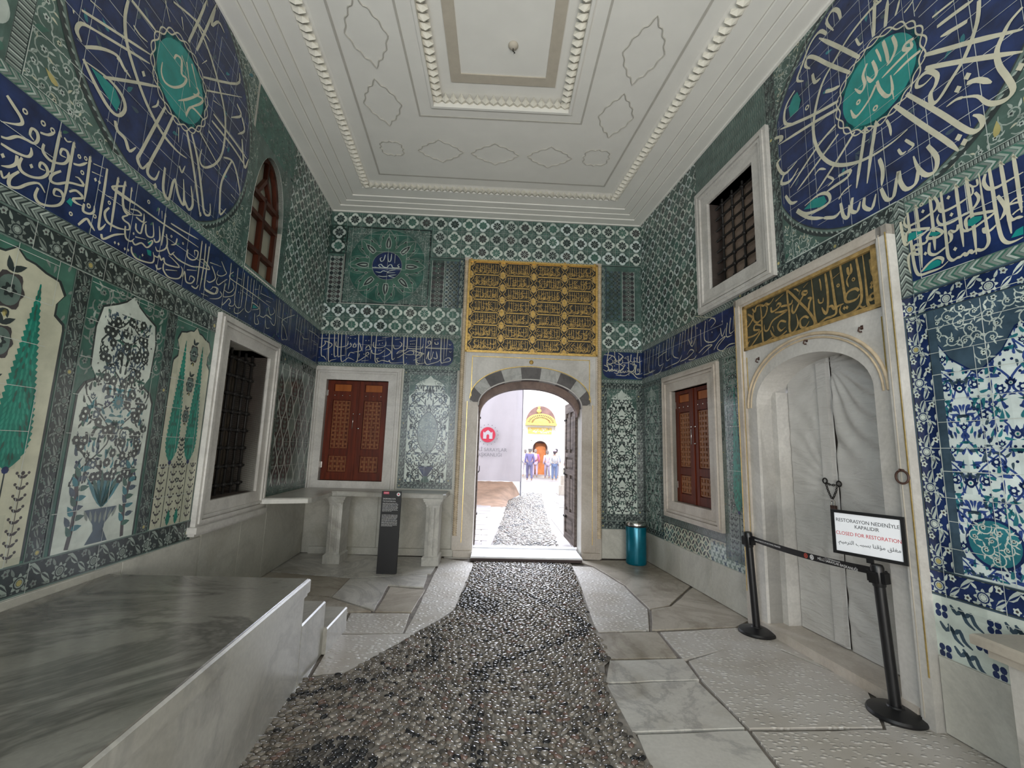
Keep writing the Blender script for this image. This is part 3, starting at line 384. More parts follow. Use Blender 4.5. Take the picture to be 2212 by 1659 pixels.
def cartouche(cx, cy, hw, hh, square=False, pw=0.013):
    pts = []; N = 64
    for i in range(N):
        t = 2 * math.pi * i / N; c, s = math.cos(t), math.sin(t); e = 1.35
        k = 1 / (abs(c) ** e + abs(s) ** e) ** (1 / e)
        wob = 1 + 0.045 * math.cos(12 * t) + (0.10 * max(0, 1 - abs(((t if not square else t - math.pi / 4) % (math.pi if not square else math.pi / 2)) - (math.pi / 2 if not square else math.pi / 4)) / .22) if True else 0)
        if square: k = 1 / (abs(c) ** 5 + abs(s) ** 5) ** .2
        pts.append((cx + hw * c * k * wob, cy + hh * s * k * wob, ZF - .004))
    b = MB(); b.tube(pts, pw * .55, 5, True); return b
for cx, cy, hw, hh, sq in ((-1.41, 3.80, .2, .34, 0), (-1.475, 4.68, .21, .31, 0), (-1.55, 5.46, .14, .13, 1), (-.90, 5.47, .29, .20, 0), (-.17, 5.48, .31, .19, 0), (.57, 5.49, .29, .19, 0), (1.2, 5.45, .16, .15, 1), (1.27, 4.70, .20, .31, 0), (1.32, 3.84, .2, .34, 0), (-1.36, 2.7, .2, .34, 0), (1.38, 2.7, .2, .34, 0)):
    cartouche(cx, cy, hw, hh, sq).build('cartouche_outline', 'plaster_line', ceil)

# ---- floor: stone slabs over mortar, courtyard beyond the door
fm = MB()
SLABS = """w -2.95,6.95 -0.78,6.86 -0.80,6.02 -1.72,5.76 -2.85,5.97
b -2.85,5.94 -1.74,5.73 -1.71,5.05 -2.72,5.22
w -1.70,5.03 -1.73,5.70 -0.84,5.98 -0.80,5.44 -1.22,5.50 -1.16,4.68
b -1.14,4.65 -1.18,5.44 -0.77,5.36 -0.79,4.66
b -2.70,5.19 -1.72,5.02 -1.18,4.65 -1.39,4.62 -1.38,4.14 -2.62,4.22
p -1.36,4.60 -0.80,4.62 -0.77,4.16 -1.30,4.12
p -1.32,4.09 -0.78,4.13 -0.66,4.14 -0.86,3.76 -1.03,3.45 -1.24,3.40
p -0.76,6.85 -0.30,6.62 -0.28,6.30 -0.36,4.76 -0.47,4.50 -0.68,4.15 -0.75,4.15 -0.75,5.28
w -0.74,6.88 1.2,6.9 1.2,7.3 -0.4,7.3 -0.74,7.0
p 1.05,6.56 1.40,6.52 1.60,5.67 1.62,4.87 1.45,4.32 0.95,4.25 0.92,4.61
b 1.43,6.55 1.2,6.90 2.34,6.98 2.44,5.72 1.90,5.00 1.65,4.88 1.63,5.68
b 1.66,4.86 1.91,4.97 2.48,5.70 2.56,4.62 2.33,4.44 1.48,4.33
b 0.94,4.22 1.51,4.28 1.49,3.78 0.92,3.73
w 0.93,3.70 1.53,3.75 1.51,3.43 0.82,3.37
w 0.82,3.34 1.49,3.41 1.53,2.87 0.84,2.82
p 1.56,3.72 2.34,4.14 2.70,3.39 2.40,2.90 1.56,2.87 1.53,3.41
p 1.54,4.28 2.33,4.41 2.58,4.59 2.60,3.72 2.35,4.11 1.53,3.74
w 0.86,2.79 1.53,2.84 1.47,1.9 0.84,1.9
p 1.56,2.84 2.40,2.87 2.74,3.36 2.82,1.7 1.50,1.7
w 2.37,4.10 2.72,3.42 2.76,3.40 2.62,4.60 2.59,4.55
w 0.84,1.87 2.84,1.67 3.3,-3 0.84,-3
w -2.6,4.16 -1.36,4.09 -1.26,3.36 -1.26,3.0 -2.55,3.0
w -2.5,2.97 -1.28,2.97 -1.0,-3 -2.2,-3"""
slab_mats = ['slab_white', 'slab_brown', 'slab_pitted', 'grout']
fm.mat(3).box(-3.3, 3.6, -3.3, 7.6, -0.12, -0.016)
for ln in SLABS.split('\n'):
    k, *pp = ln.split(); poly = [tuple(map(float, p.split(','))) for p in pp]
    n = len(poly); ar = sum(poly[i][0] * poly[(i + 1) % n][1] - poly[(i + 1) % n][0] * poly[i][1] for i in range(n))
    if ar < 0: poly = poly[::-1]
    # slightly irregular edges
    q = []
    for i in range(n):
        a, b = Vector(poly[i]), Vector(poly[(i + 1) % n]); m = max(1, int((b - a).length / .16)); t = (b - a).normalized(); nn = Vector((-t.y, t.x))
        for j in range(m):
            p = a.lerp(b, j / m); w_ = 0 if j == 0 else rnd.uniform(-.006, .006); q.append((p.x + nn.x * w_, p.y + nn.y * w_))
    dz = rnd.uniform(-.003, .003)
    fm.mat('wbp'.index(k))
    top = inset(q, .002); N = len(q)
    fm.raw([(x, y, -.05) for x, y in q] + [(x, y, -.002 + dz) for x, y in q] + [(x, y, dz) for x, y in top], [(i, (i + 1) % N, N + (i + 1) % N, N + i) for i in range(N)] + [(N + i, N + (i + 1) % N, 2 * N + (i + 1) % N, 2 * N + i) for i in range(N)])
    fm.face([(x, y, dz) for x, y in top])
tag(fm.build('floor', slab_mats), kind='structure')

# ---- pebble mosaic of the path: far too many pebbles to count
LEFT = [(-1.24, 0.5), (-1.25, 2.49), (-1.27, 3.0), (-1.27, 3.36), (-1.03, 3.43), (-.85, 3.74), (-.71, 3.96), (-.65, 4.14), (-.47, 4.48), (-.36, 4.74), (-.33, 5.33), (-.27, 6.3), (-.26, 6.75), (-.1, 7.3), (-.02, 7.6), (.22, 11.2), (.42, 14.4), (.86, 15.9), (1.0, 17.5)]
RIGHT = [(.82, 0.5), (.81, 2.5), (.79, 2.82), (.77, 3.2), (.79, 3.6), (.90, 3.72), (.92, 3.95), (.90, 4.4), (.94, 4.9), (1.02, 5.8), (1.06, 6.75), (1.03, 7.3), (1.04, 7.7), (1.2, 11.0), (1.5, 15), (1.7, 17.5)]
lx = lambda y: float(np.interp(y, [p[1] for p in LEFT], [p[0] for p in LEFT]))
rx = lambda y: float(np.interp(y, [p[1] for p in RIGHT], [p[0] for p in RIGHT]))
def pebbles(y0, y1, sx, sy, seg, big=1.0):
    pr = random.Random(3); V = []; F = []; M = []; y = y0; row = 0
    ang = [2 * math.pi * i / seg for i in range(seg)]; ca = [math.cos(a) for a in ang]; sa = [math.sin(a) for a in ang]
    while y < y1:
        x0, x1 = lx(y) + .01, rx(y) + .03; x = x0 + (row % 2) * sx * .5
        while x < x1:
            px, py = x + pr.uniform(-.3, .3) * sx, y + pr.uniform(-.3, .3) * sy
            # dark figure lines wander through the pale ground
            f = math.sin(px * 2.6 + 1.3 * math.sin(py * 1.1)) + .8 * math.sin(py * 2.1 + px * 1.2 + .6)
            th = .5 * math.sin(px * 3.1 + py * 1.7) + pr.gauss(0, .4)
            a = sx * .5 * pr.uniform(.8, 1.22) * big; b = sy * .5 * pr.uniform(.8, 1.2) * big; h = pr.uniform(.008, .014)
            if pr.random() < .015: a *= 1.5; b *= 1.2
            if abs(f) < .10 or f < -1.55: m = 3 if pr.random() < .5 else 2
            else: m = pr.choices((0, 1, 2, 3, 4), (5, 4, 2, .7, 1))[0]
            c, s = math.cos(th), math.sin(th); b0 = len(V); tx, ty = pr.uniform(-.16, .16), pr.uniform(-.16, .16)
            for k, (rr, hh) in enumerate(((1, -.005), (.88, h * .62), (.5, h * .95))):
                for i in range(seg):
                    ex, ey = a * rr * ca[i], b * rr * sa[i]; V.append((px + ex * c - ey * s, py + ex * s + ey * c, hh + tx * ex + ty * ey))
            V.append((px, py, h))
            for i in range(seg):
                j = (i + 1) % seg
                F.append((b0 + i, b0 + j, b0 + seg + j, b0 + seg + i)); F.append((b0 + seg + i, b0 + seg + j, b0 + 2 * seg + j, b0 + 2 * seg + i)); F.append((b0 + 2 * seg + i, b0 + 2 * seg + j, b0 + 3 * seg)); M += [m, m, m]
            x += sx
        y += sy; row += 1
    return V, F, M
for nm, c, ro in (('peb_a', (.20, .18, .155), .11), ('peb_b', (.13, .11, .09), .11), ('peb_c', (.065, .058, .052), .11), ('peb_d', (.018, .018, .02), .11), ('peb_e', (.13, .085, .07), .16)): plain(nm, c, ro, 0, .3, 14)
mo = MB()
ys = [0.5 + .12 * i for i in range(int((17.4 - .5) / .12))]
for a_, b_ in zip(ys, ys[1:]): mo.face([(lx(a_) - .02, a_, -.001), (rx(a_) + .06, a_, -.001), (rx(b_) + .06, b_, -.001), (lx(b_) - .02, b_, -.001)])
pathroot = empty('pebble_path', (0, 4, 0)); tag(pathroot, 'pebble mosaic path of grey and dark stones running to the open door', 'pebbles', kind='stuff')
mo.build('mortar_bed', 'mortar', pathroot, base=(0, 4, 0))
for y0, y1, sx, sy, sg in ((1.9, 6.68, .050, .033, 9), (7.25, 17.3, .075, .06, 6)):
    V, F, M = pebbles(y0, y1, sx, sy, sg)
    pb = MB(); pb.v, pb.f, pb.m = V, F, M
    o = pb.build('pebbles', ['peb_a', 'peb_b', 'peb_c', 'peb_d', 'peb_e'], pathroot, True, base=(0, 4, 0)); o['kind'] = 'stuff'
# ---------------------------------------------------------------- painted tile panels: flat motifs inlaid in thin layers on a wall
ZL = 0.00035
def clip_poly(pts, r):
    def cut(ps, ax, lim, keep):
        out = []; n = len(ps)
        for i in range(n):
            a, b = ps[i - 1], ps[i]; ia, ib = keep(a[ax], lim), keep(b[ax], lim)
            if ia != ib:
                t = (lim - a[ax]) / (b[ax] - a[ax]); out.append((a[0] + (b[0] - a[0]) * t, a[1] + (b[1] - a[1]) * t))
            if ib: out.append(b)
        return out
    ge = lambda x, l: x >= l; le = lambda x, l: x <= l
    for ax, lim, k in ((0, r[0], ge), (0, r[1], le), (1, r[2], ge), (1, r[3], le)):
        if len(pts) < 3: return []
        pts = cut(pts, ax, lim, k)
    return pts
def cat(pts, k=4, closed=False):
    # Catmull-Rom through the points
    n = len(pts)
    if n < 3 and not closed: return list(pts)
    out = []
    for i in range(n if closed else n - 1):
        p0 = pts[i - 1] if (closed or i > 0) else pts[0]; p1 = pts[i]; p2 = pts[(i + 1) % n]
        p3 = pts[(i + 2) % n] if (closed or i + 2 < n) else pts[-1]
        for j in range(k):
            t = j / k; t2 = t * t; t3 = t2 * t
            out.append(tuple(.5 * (2 * p1[d] + (p2[d] - p0[d]) * t + (2 * p0[d] - 5 * p1[d] + 4 * p2[d] - p3[d]) * t2 + (3 * p1[d] - p0[d] - 3 * p2[d] + p3[d]) * t3) for d in (0, 1)))
    if not closed: out.append(pts[-1])
    return out
class Pan:
    def __init__(s, wall, off=0.002): s.w = wall; s.g = SG[wall]; s.off = off; s.v = []; s.f = []; s.m = []; s.names = []; s.clip = None; s.T = None
    def _m(s, k):
        if k not in s.names: s.names.append(k)
        return s.names.index(k)
    def poly(s, m, pts, z=0):
        if s.T: pts = [s.T(p) for p in pts]
        c = s.clip
        if c:
            xs = [p[0] for p in pts]; ys = [p[1] for p in pts]
            if max(xs) <= c[0] or min(xs) >= c[1] or max(ys) <= c[2] or min(ys) >= c[3]: return
            if min(xs) < c[0] or max(xs) > c[1] or min(ys) < c[2] or max(ys) > c[3]: pts = clip_poly(pts, c)
            if len(pts) < 3: return
        b = len(s.v); h = s.off + z * ZL
        s.v.extend([(s.g * p[0], p[1], h) for p in pts]); s.f.append(tuple(range(b, b + len(pts)))); s.m.append(s._m(m))
    def rect(s, m, u0, u1, v0, v1, z=0): s.poly(m, [(u0, v0), (u1, v0), (u1, v1), (u0, v1)], z)
    def disc(s, m, c, r, z=0, n=14, ry=None): s.poly(m, [(c[0] + r * math.cos(2 * math.pi * i / n), c[1] + (ry or r) * math.sin(2 * math.pi * i / n)) for i in range(n)], z)
    def polar(s, m, c, f, z=0, n=40, rot=0): s.poly(m, [(c[0] + f(t) * math.cos(t + rot), c[1] + f(t) * math.sin(t + rot)) for t in [2 * math.pi * i / n for i in range(n)]], z)
    def ring(s, m, c, r0, r1, z=0, n=24):
        for i in range(n):
            a, b = 2 * math.pi * i / n, 2 * math.pi * (i + 1) / n
            s.poly(m, [(c[0] + r0 * math.cos(a), c[1] + r0 * math.sin(a)), (c[0] + r1 * math.cos(a), c[1] + r1 * math.sin(a)), (c[0] + r1 * math.cos(b), c[1] + r1 * math.sin(b)), (c[0] + r0 * math.cos(b), c[1] + r0 * math.sin(b))], z)
    def stroke(s, m, pts, w, z=0, k=4, taper=(0.5, 0.35), nib=None, smooth=True, closed=False):
        if smooth: pts = cat(pts, k, closed)
        if closed: pts = pts + [pts[0]]
        n = len(pts)
        if n < 2: return
        L_, R2 = [], []
        for i in range(n):
            a, b = pts[max(i - 1, 0)], pts[min(i + 1, n - 1)]
            if closed and (i == 0 or i == n - 1): a, b = pts[-2], pts[1]
            dx, dy = b[0] - a[0], b[1] - a[1]; l = math.hypot(dx, dy) or 1e-9
            ww = w
            if nib is not None: ww *= .62 + .45 * abs(math.sin(math.atan2(dy, dx) - nib))
            t = i / (n - 1)
            if not closed:
                if t < .15: ww *= taper[0] + (1 - taper[0]) * t / .15
                if t > .75: ww *= taper[1] + (1 - taper[1]) * (1 - t) / .25
            nx, ny = -dy / l * ww / 2, dx / l * ww / 2
            L_.append((pts[i][0] + nx, pts[i][1] + ny)); R2.append((pts[i][0] - nx, pts[i][1] - ny))
        for i in range(n - 1): s.poly(m, [L_[i], L_[i + 1], R2[i + 1], R2[i]], z)
    def line(s, m, a, b, w, z=0): s.stroke(m, [a, b], w, z, smooth=False, taper=(1, 1))
    def leaf(s, m, c, l, w, a, z=0, bend=.25):
        # pointed saz leaf from its foot at c
        ca, sa = math.cos(a), math.sin(a); P = []
        prof = ((0, 0), (.2, .8), (.45, 1), (.7, .7), (1, 0))
        def tr(x, y): y += bend * l * x * x / (l * l) * l * .6 if False else bend * w * 2 * (x / l) ** 2; return (c[0] + x * ca - y * sa, c[1] + x * sa + y * ca)
        for t, k in prof: P.append(tr(t * l, k * w / 2))
        for t, k in prof[-2:0:-1]: P.append(tr(t * l, -k * w / 2))
        s.poly(m, P, z)
    def flower(s, pm, cm_, c, r, z=0, n=6, dm=None):
        if dm: s.polar(dm, c, lambda t: r * (1.14 + .1 * math.cos(n * t)), z, n * 4)
        s.polar(pm, c, lambda t: r * (.82 + .18 * math.cos(n * t)), z + 1, n * 5)
        s.disc(cm_, c, r * .36, z + 2, 9)
    def lotus(s, pm, im, c, r, a=math.pi / 2, z=0, eye=None):
        for k, l in ((-1.15, .8), (1.15, .8), (-.62, 1.0), (.62, 1.0), (0, 1.15)):
            s.leaf(pm, c, r * l * 1.25, r * .62, a + k, z, 0)
        s.disc(pm, (c[0], c[1]), r * .42, z, 10)
        s.disc(im, (c[0] + .25 * r * math.cos(a), c[1] + .25 * r * math.sin(a)), r * .34, z + 1, 10)
        if eye: s.disc(eye, (c[0] + .25 * r * math.cos(a), c[1] + .25 * r * math.sin(a)), r * .15, z + 2, 8)
    def grid(s, u0, u1, v0, v1, st=.237, w=.0035, z=14, m='grt', jit=True):
        k = 0
        u = u0
        while u <= u1 + 1e-6:
            v = v0
            while v < v1 - 1e-6:
                if rnd.random() < .8: s.rect(m, u - w / 2 * rnd.uniform(.5, 1.2), u + w / 2, v, min(v + st, v1), z)
                v += st
            u += st
        v = v0
        while v <= v1 + 1e-6:
            u = u0
            while u < u1 - 1e-6:
                if rnd.random() < .8: s.rect(m, u, min(u + st, u1), v - w / 2 * rnd.uniform(.5, 1.2), v + w / 2, z)
                u += st
            v += st
    def build(s, name, parent):
        me = bpy.data.meshes.new(name); me.from_pydata(s.v, [], s.f)
        for k in s.names: me.materials.append(MATS[k])
        me.polygons.foreach_set('material_index', s.m); me.update()
        o = bpy.data.objects.new(name, me); COL.objects.link(o); o.parent = parent
        return o
# ---- borders
def chevrons(p, u0, u1, v0, v1, horiz=True, step=.055, d=1, bgm='dk'):
    p.rect(bgm, u0, u1, v0, v1, 0)
    L0, L1, w0, w1 = (u0, u1, v0, v1) if horiz else (v0, v1, u0, u1)
    q = (lambda a, b: (a, b)) if horiz else (lambda a, b: (b, a)); mid = (w0 + w1) / 2; m_ = .006
    p.clip = (u0, u1, v0, v1); x = L0 - step; k = 0
    while x < L1 + step:
        s_ = (w1 - w0) * .5 * d
        for col, a, b in (('gy2', 0, .34), ('lg' if k % 3 else 'tw2', .42, .72)):
            for e in (w0 + m_, w1 - m_):
                p.poly(col, [q(x + step * a, mid), q(x + step * b, mid), q(x + step * b + s_, e), q(x + step * a + s_, e)], 1)
        x += step; k += 1
    p.clip = None
    for e in (w0, w1): p.poly('gry', [q(L0, e - m_ / 2 if e > mid else e), q(L1, e - m_ / 2 if e > mid else e), q(L1, e + (0 if e > mid else m_ / 2)), q(L0, e + (0 if e > mid else m_ / 2))], 2)
def flower_band(p, u0, u1, v0, v1, horiz=True, bgm='dk', a='tw2', b='lg', edge='gry', seed=1):
    r_ = random.Random(seed); p.rect(bgm, u0, u1, v0, v1, 0)
    L0, L1, w0, w1 = (u0, u1, v0, v1) if horiz else (v0, v1, u0, u1); q = (lambda x, y: (x, y)) if horiz else (lambda x, y: (y, x))
    W = w1 - w0; mid = (w0 + w1) / 2; p.clip = (u0, u1, v0, v1); x = L0 + W * .3; k = 0
    ang0 = 0 if horiz else math.pi / 2; sg = 1 if horiz else -1
    while x < L1 + W * .3:
        c = q(x, mid + (W * .12 if k % 2 else -W * .12))
        if k % 2 == 0:
            p.flower(a, bgm, c, W * .31, 1, 8); p.ring(bgm, c, W * .15, W * .2, 3, 10); p.disc('yel' if k % 12 == 0 else b, c, W * .1, 4, 7)
            for t in (.9, 2.2, 4.0, 5.3): p.leaf(b, (c[0] + W * .3 * math.cos(t), c[1] + W * .3 * math.sin(t)), W * .3, W * .11, t, 1)
        else:
            for d_ in (0, math.pi):
                p.leaf(a, q(x, mid), W * .62, W * .22, ang0 + d_ + sg * .55, 1, .5); p.leaf(bgm, q(x, mid), W * .5, W * .07, ang0 + d_ + sg * .55, 2, .5)
            p.flower(b, 'plm', q(x - W * .22, mid + W * .27), W * .13, 1, 5); p.flower(b, 'plm', q(x + W * .22, mid - W * .27), W * .13, 1, 5)
        for dx, dy, an in ((.36, .34, .4), (.36, -.34, -.4), (.1, .40, 2.6), (.55, -.40, 3.6)): p.leaf(b if (k + int(dx * 10)) % 2 else a, q(x + W * dx, mid + W * dy), W * .26, W * .09, ang0 + an, 1, .6)
        x += W * .72; k += 1
    p.clip = None
    e = W * .06
    for s0, s1 in ((w0, w0 + e), (w1 - e, w1)): p.poly(edge, [q(L0, s0), q(L1, s0), q(L1, s1), q(L0, s1)], 5)
    for s0, s1 in ((w0 + e, w0 + e * 1.6), (w1 - e * 1.6, w1 - e)): p.poly('dk', [q(L0, s0), q(L1, s0), q(L1, s1), q(L0, s1)], 5)
# ---- all-over floral field: a mirrored vine cell repeated up the panel
def flora(p, rect, axes, hw, per, seed, stem, leafs, flw, inner, eye, s=1.0, nleaf=34, z=1, v_off=0.0, twoside=True):
    r_ = random.Random(seed); motifs = []; pts_taken = []
    # ogival stems
    A = [(hw * (.5 - .5 * math.cos(2 * math.pi * t)), per * t) for t in [i / 16 for i in range(17)]]
    stems = [(A, .016 * s)]
    B_ = [(hw * (.5 + .42 * math.cos(2 * math.pi * t)), per * t) for t in [i / 12 for i in range(13)]]
    stems.append((B_, .012 * s))
    for (cx_, cy_, rad, d, a0) in ((hw * .42, per * .2, .062 * s, 1, -1.2), (hw * .55, per * .72, .07 * s, -1, 2.2), (hw * .32, per * .52, .055 * s, 1, .4), (hw * .8, per * .45, .05 * s, -1, 1)):
        sp = [(cx_ + rad * (1.25 - .9 * t) * math.cos(a0 + d * 5.2 * t), cy_ + rad * (1.25 - .9 * t) * math.sin(a0 + d * 5.2 * t)) for t in [i / 10 for i in range(11)]]
        stems.append((sp, .012 * s)); motifs.append(('f', (cx_, cy_), .036 * s, 0)); pts_taken.append((cx_, cy_, .036 * s))
        for k in (3, 6): motifs.append(('l', sp[k], .05 * s, a0 + d * 5.2 * k / 10 + d * .6))
    for x, y, r in ((0, per * .5, .058), (hw, 0, .055), (0, per * .08, .034), (hw, per * .5, .04), (hw * .62, per * .3, .036), (hw * .3, per * .84, .034), (hw * .7, per * .9, .03)):
        motifs.append(('o', (x, y), r * s, math.pi / 2)); pts_taken.append((x, y, r * s * 1.1))
    tries = 0
    while sum(1 for m_ in motifs if m_[0] == 'l') < nleaf and tries < 2500:
        tries += 1; c = (r_.uniform(0, hw), r_.uniform(0, per)); l = r_.uniform(.05, .085) * s
        if c[0] < l * .5 or hw - c[0] < l * .4: continue
        if any((c[0] - a) ** 2 + (c[1] - b) ** 2 < (rr + l * .34) ** 2 for a, b, rr in pts_taken): continue
        pts_taken.append((c[0], c[1], l * .24)); motifs.append(('l', (c[0] - l * .3, c[1] - l * .3), l, r_.choice((.8, .5, 1.2, 2.3, -.7, 3.9)) + r_.uniform(-.3, .3)))
        if r_.random() < .35: motifs.append(('b', (c[0] + l * .5, c[1] + l * .45), .011 * s, 0))
    p.clip = rect
    v = rect[2] - per + (v_off % per)
    while v < rect[3]:
        for ax in axes:
            for sg in ((1, -1) if twoside else (1,)):
                if (ax + hw * sg < rect[0] - .02 and ax < rect[0]) or (ax > rect[1] + .0 and ax + hw * sg > rect[1]): continue
                p.T = lambda q, ax=ax, sg=sg, v=v: (ax + sg * q[0], v + q[1])
                for st, w_ in stems: p.stroke(stem, st, w_, z, k=1, taper=(1, 1), smooth=False)
                for i, (t, c, r, a) in enumerate(motifs):
                    if t == 'l': p.leaf(leafs[i % len(leafs)], c, r, r * .46, a, z + 1, .8)
                    elif t == 'b': p.disc(flw[i % len(flw)], c, r, z + 1, 7)
                    elif t == 'f': p.flower(flw[i % len(flw)], inner, c, r, z + 2, 6)
                    else:
                        if sg < 0 and c[0] < 1e-6: continue
                        p.lotus(flw[i % len(flw)], inner, (c[0], c[1] - r * .3), r, a, z + 2, eye)
        v += per
    p.T = None; p.clip = None
def scrolls(p, inside, rect, seed, n, a, b, c, s=1.0, z=1):
    # loose scrolling arabesque inside an arbitrary region given by a test function
    r_ = random.Random(seed); taken = []; k = 0; tries = 0
    while k < n and tries < n * 30:
        tries += 1; q = (r_.uniform(rect[0], rect[1]), r_.uniform(rect[2], rect[3])); R0 = r_.uniform(.05, .085) * s
        if not inside(q, R0 * .9) or any(math.hypot(q[0] - x, q[1] - y) < (R0 + rr) * .82 for x, y, rr in taken): continue
        taken.append((q[0], q[1], R0)); k += 1; d = r_.choice((1, -1)); a0 = r_.uniform(0, 6.28)
        sp = [(q[0] + R0 * (1.1 - .75 * t) * math.cos(a0 + d * 6 * t), q[1] + R0 * (1.1 - .75 * t) * math.sin(a0 + d * 6 * t)) for t in [i / 12 for i in range(13)]]
        p.stroke(a, sp, .011 * s, z, k=1, taper=(.6, .8), smooth=False)
        fm_ = r_.choice((a, b, c, b)); p.flower(fm_, 'dk', q, R0 * .36, z + 1, r_.choice((5, 6)))
        for j in (2, 5, 8, 10): p.leaf(r_.choice((a, b, c)), sp[j], R0 * .75, R0 * .28, a0 + d * 6 * j / 12 + d * r_.uniform(.2, 1.0), z + 1, .5)
# ---- repeated tile patterns
def rosette(p, c, s=.235, seed=0, z=1):
    r_ = random.Random(seed); w_ = r_.choice(('tw', 'tw', 'tw2', 'bgw')); d_ = r_.choice(('dk', 'plm', 'dk', 'grn')); li = r_.choice(('gy2', 'gry', 'lg'))
    h = s / 2
    p.polar(w_, c, lambda t: h * (.47 * math.cos((t + math.pi / 4) % (math.pi / 2) - math.pi / 4) + math.sqrt(.455 ** 2 - (.47 * math.sin((t + math.pi / 4) % (math.pi / 2) - math.pi / 4)) ** 2)), z, 56)
    p.polar(d_, c, lambda t: h * (.545 + .05 * math.cos(8 * t)), z + 1, 48)
    for i in range(8):
        a = math.pi / 8 + i * math.pi / 4
        p.disc(li, (c[0] + h * .38 * math.cos(a), c[1] + h * .38 * math.sin(a)), h * .085, z + 2, 6)
    p.disc(li, c, h * .19, z + 2, 8); p.disc(d_, c, h * .08, z + 3, 6)
    for i in range(4):
        a = math.pi / 4 + i * math.pi / 2
        q = (c[0] + h * 1.18 * math.cos(a), c[1] + h * 1.18 * math.sin(a))
        for da in (2.4, -2.4, math.pi): p.leaf('gy2', q, h * .26, h * .09, a + da, z, .4)
        p.disc('grn' if r_.random() < .6 else 'gry', q, h * .12, z + 1, 6)
def rosettes(p, u0, u1, v0, v1, s=.235, seed=0, uo=0.0, vo=0.0, skip=None, bgm='gbg'):
    p.rect(bgm, u0, u1, v0, v1, 0); p.clip = (u0, u1, v0, v1); k = seed * 1000
    v = v0 - s + vo + s / 2
    while v < v1 + s:
        u = u0 - s + uo + s / 2
        while u < u1 + s:
            k += 1
            if skip is None or not skip(u, v): rosette(p, (u, v), s, k)
            u += s
        v += s
    p.clip = None
def ogee_net(p, u0, u1, v0, v1, w_, h_, seed=3):
    p.rect('tw2', u0, u1, v0, v1, 1); p.clip = (u0, u1, v0, v1); r_ = random.Random(seed); row = 0; v = v0 - h_ * .3
    while v < v1 + h_:
        u = u0 + (w_ / 2 if row % 2 else 0)
        while u < u1 + w_:
            m_ = r_.choice(('dk', 'gry', 'dk', 'plm'))
            P = []
            for i in range(33):
                y = -1 + 2 * i / 32; k = ((1 + math.cos(math.pi * y)) / 2) ** .8 * .82; P.append((k, y * .90))
            p.poly(m_, [(u + w_ * .5 * k, v + h_ * .5 * y) for k, y in P] + [(u - w_ * .5 * k, v + h_ * .5 * y) for k, y in P[-2:0:-1]], 2)
            for d_ in (0, 1, 2):
                for a in (.5, -.5, 0): p.leaf('gry', (u, v - h_ * .24 + d_ * h_ * .13), w_ * .3, w_ * .1, math.pi / 2 + a * 1.6, 3, 0)
            p.disc('gy2', (u, v + h_ * .2), w_ * .1, 3, 6)
            u += w_
        v += h_ / 2; row += 1
    p.clip = None
# ---- calligraphy
def ink(p, key, w_, m='ink', z=6, tur='tur', only=None, dot=1.0):
    for e in INK[key].split(';'):
        z += .08
        t = e[0] if e[0] in 'cfdo' else 's'; body = e[1:] if t != 's' else e
        tk = body.split(); r = None
        if t == 'o': r = int(tk[-1]) / 1000; tk = tk[:-1]
        pts = [tuple(int(x) / 1000 for x in q.split(',')) for q in tk]
        if t == 'f': p.poly(tur, pts, z - 1)
        elif t == 'd':
            c = pts[0]; d_ = w_ * .62 * dot; p.poly(m, [(c[0] - d_, c[1]), (c[0], c[1] - d_ * 1.2), (c[0] + d_, c[1]), (c[0], c[1] + d_ * 1.2)], z + 1)
        elif t == 'o': p.ring(m, pts[0], max(r * .45, w_ * .25), max(r, w_ * .7), z, 10)
        else:
            ln = sum(math.dist(a, b) for a, b in zip(pts, pts[1:])); ww = w_ * (1 if ln > w_ * 5 else .62)
            if t == 'c': ww *= .85
            p.stroke(m, pts, ww, z, nib=math.radians(25) * p.g, taper=(.75, .3))
            # the barbed head of a tall upright
            a, b = pts[0], pts[1]
            if t == 's' and len(pts) <= 5 and abs(a[0] - b[0]) < .35 * abs(a[1] - b[1]) and abs(a[1] - pts[-1][1]) > w_ * 9:
                y = max(a[1], pts[-1][1]); x = a[0] if a[1] > pts[-1][1] else pts[-1][0]; sd = 1 if p.w != 'L' else -1
                p.poly(m, [(x - w_ * .5, y - w_ * .1), (x, y + w_ * .6), (x + sd * w_ * .95, y - w_ * 1.5), (x + sd * w_ * .3, y - w_ * 1.1)], z)
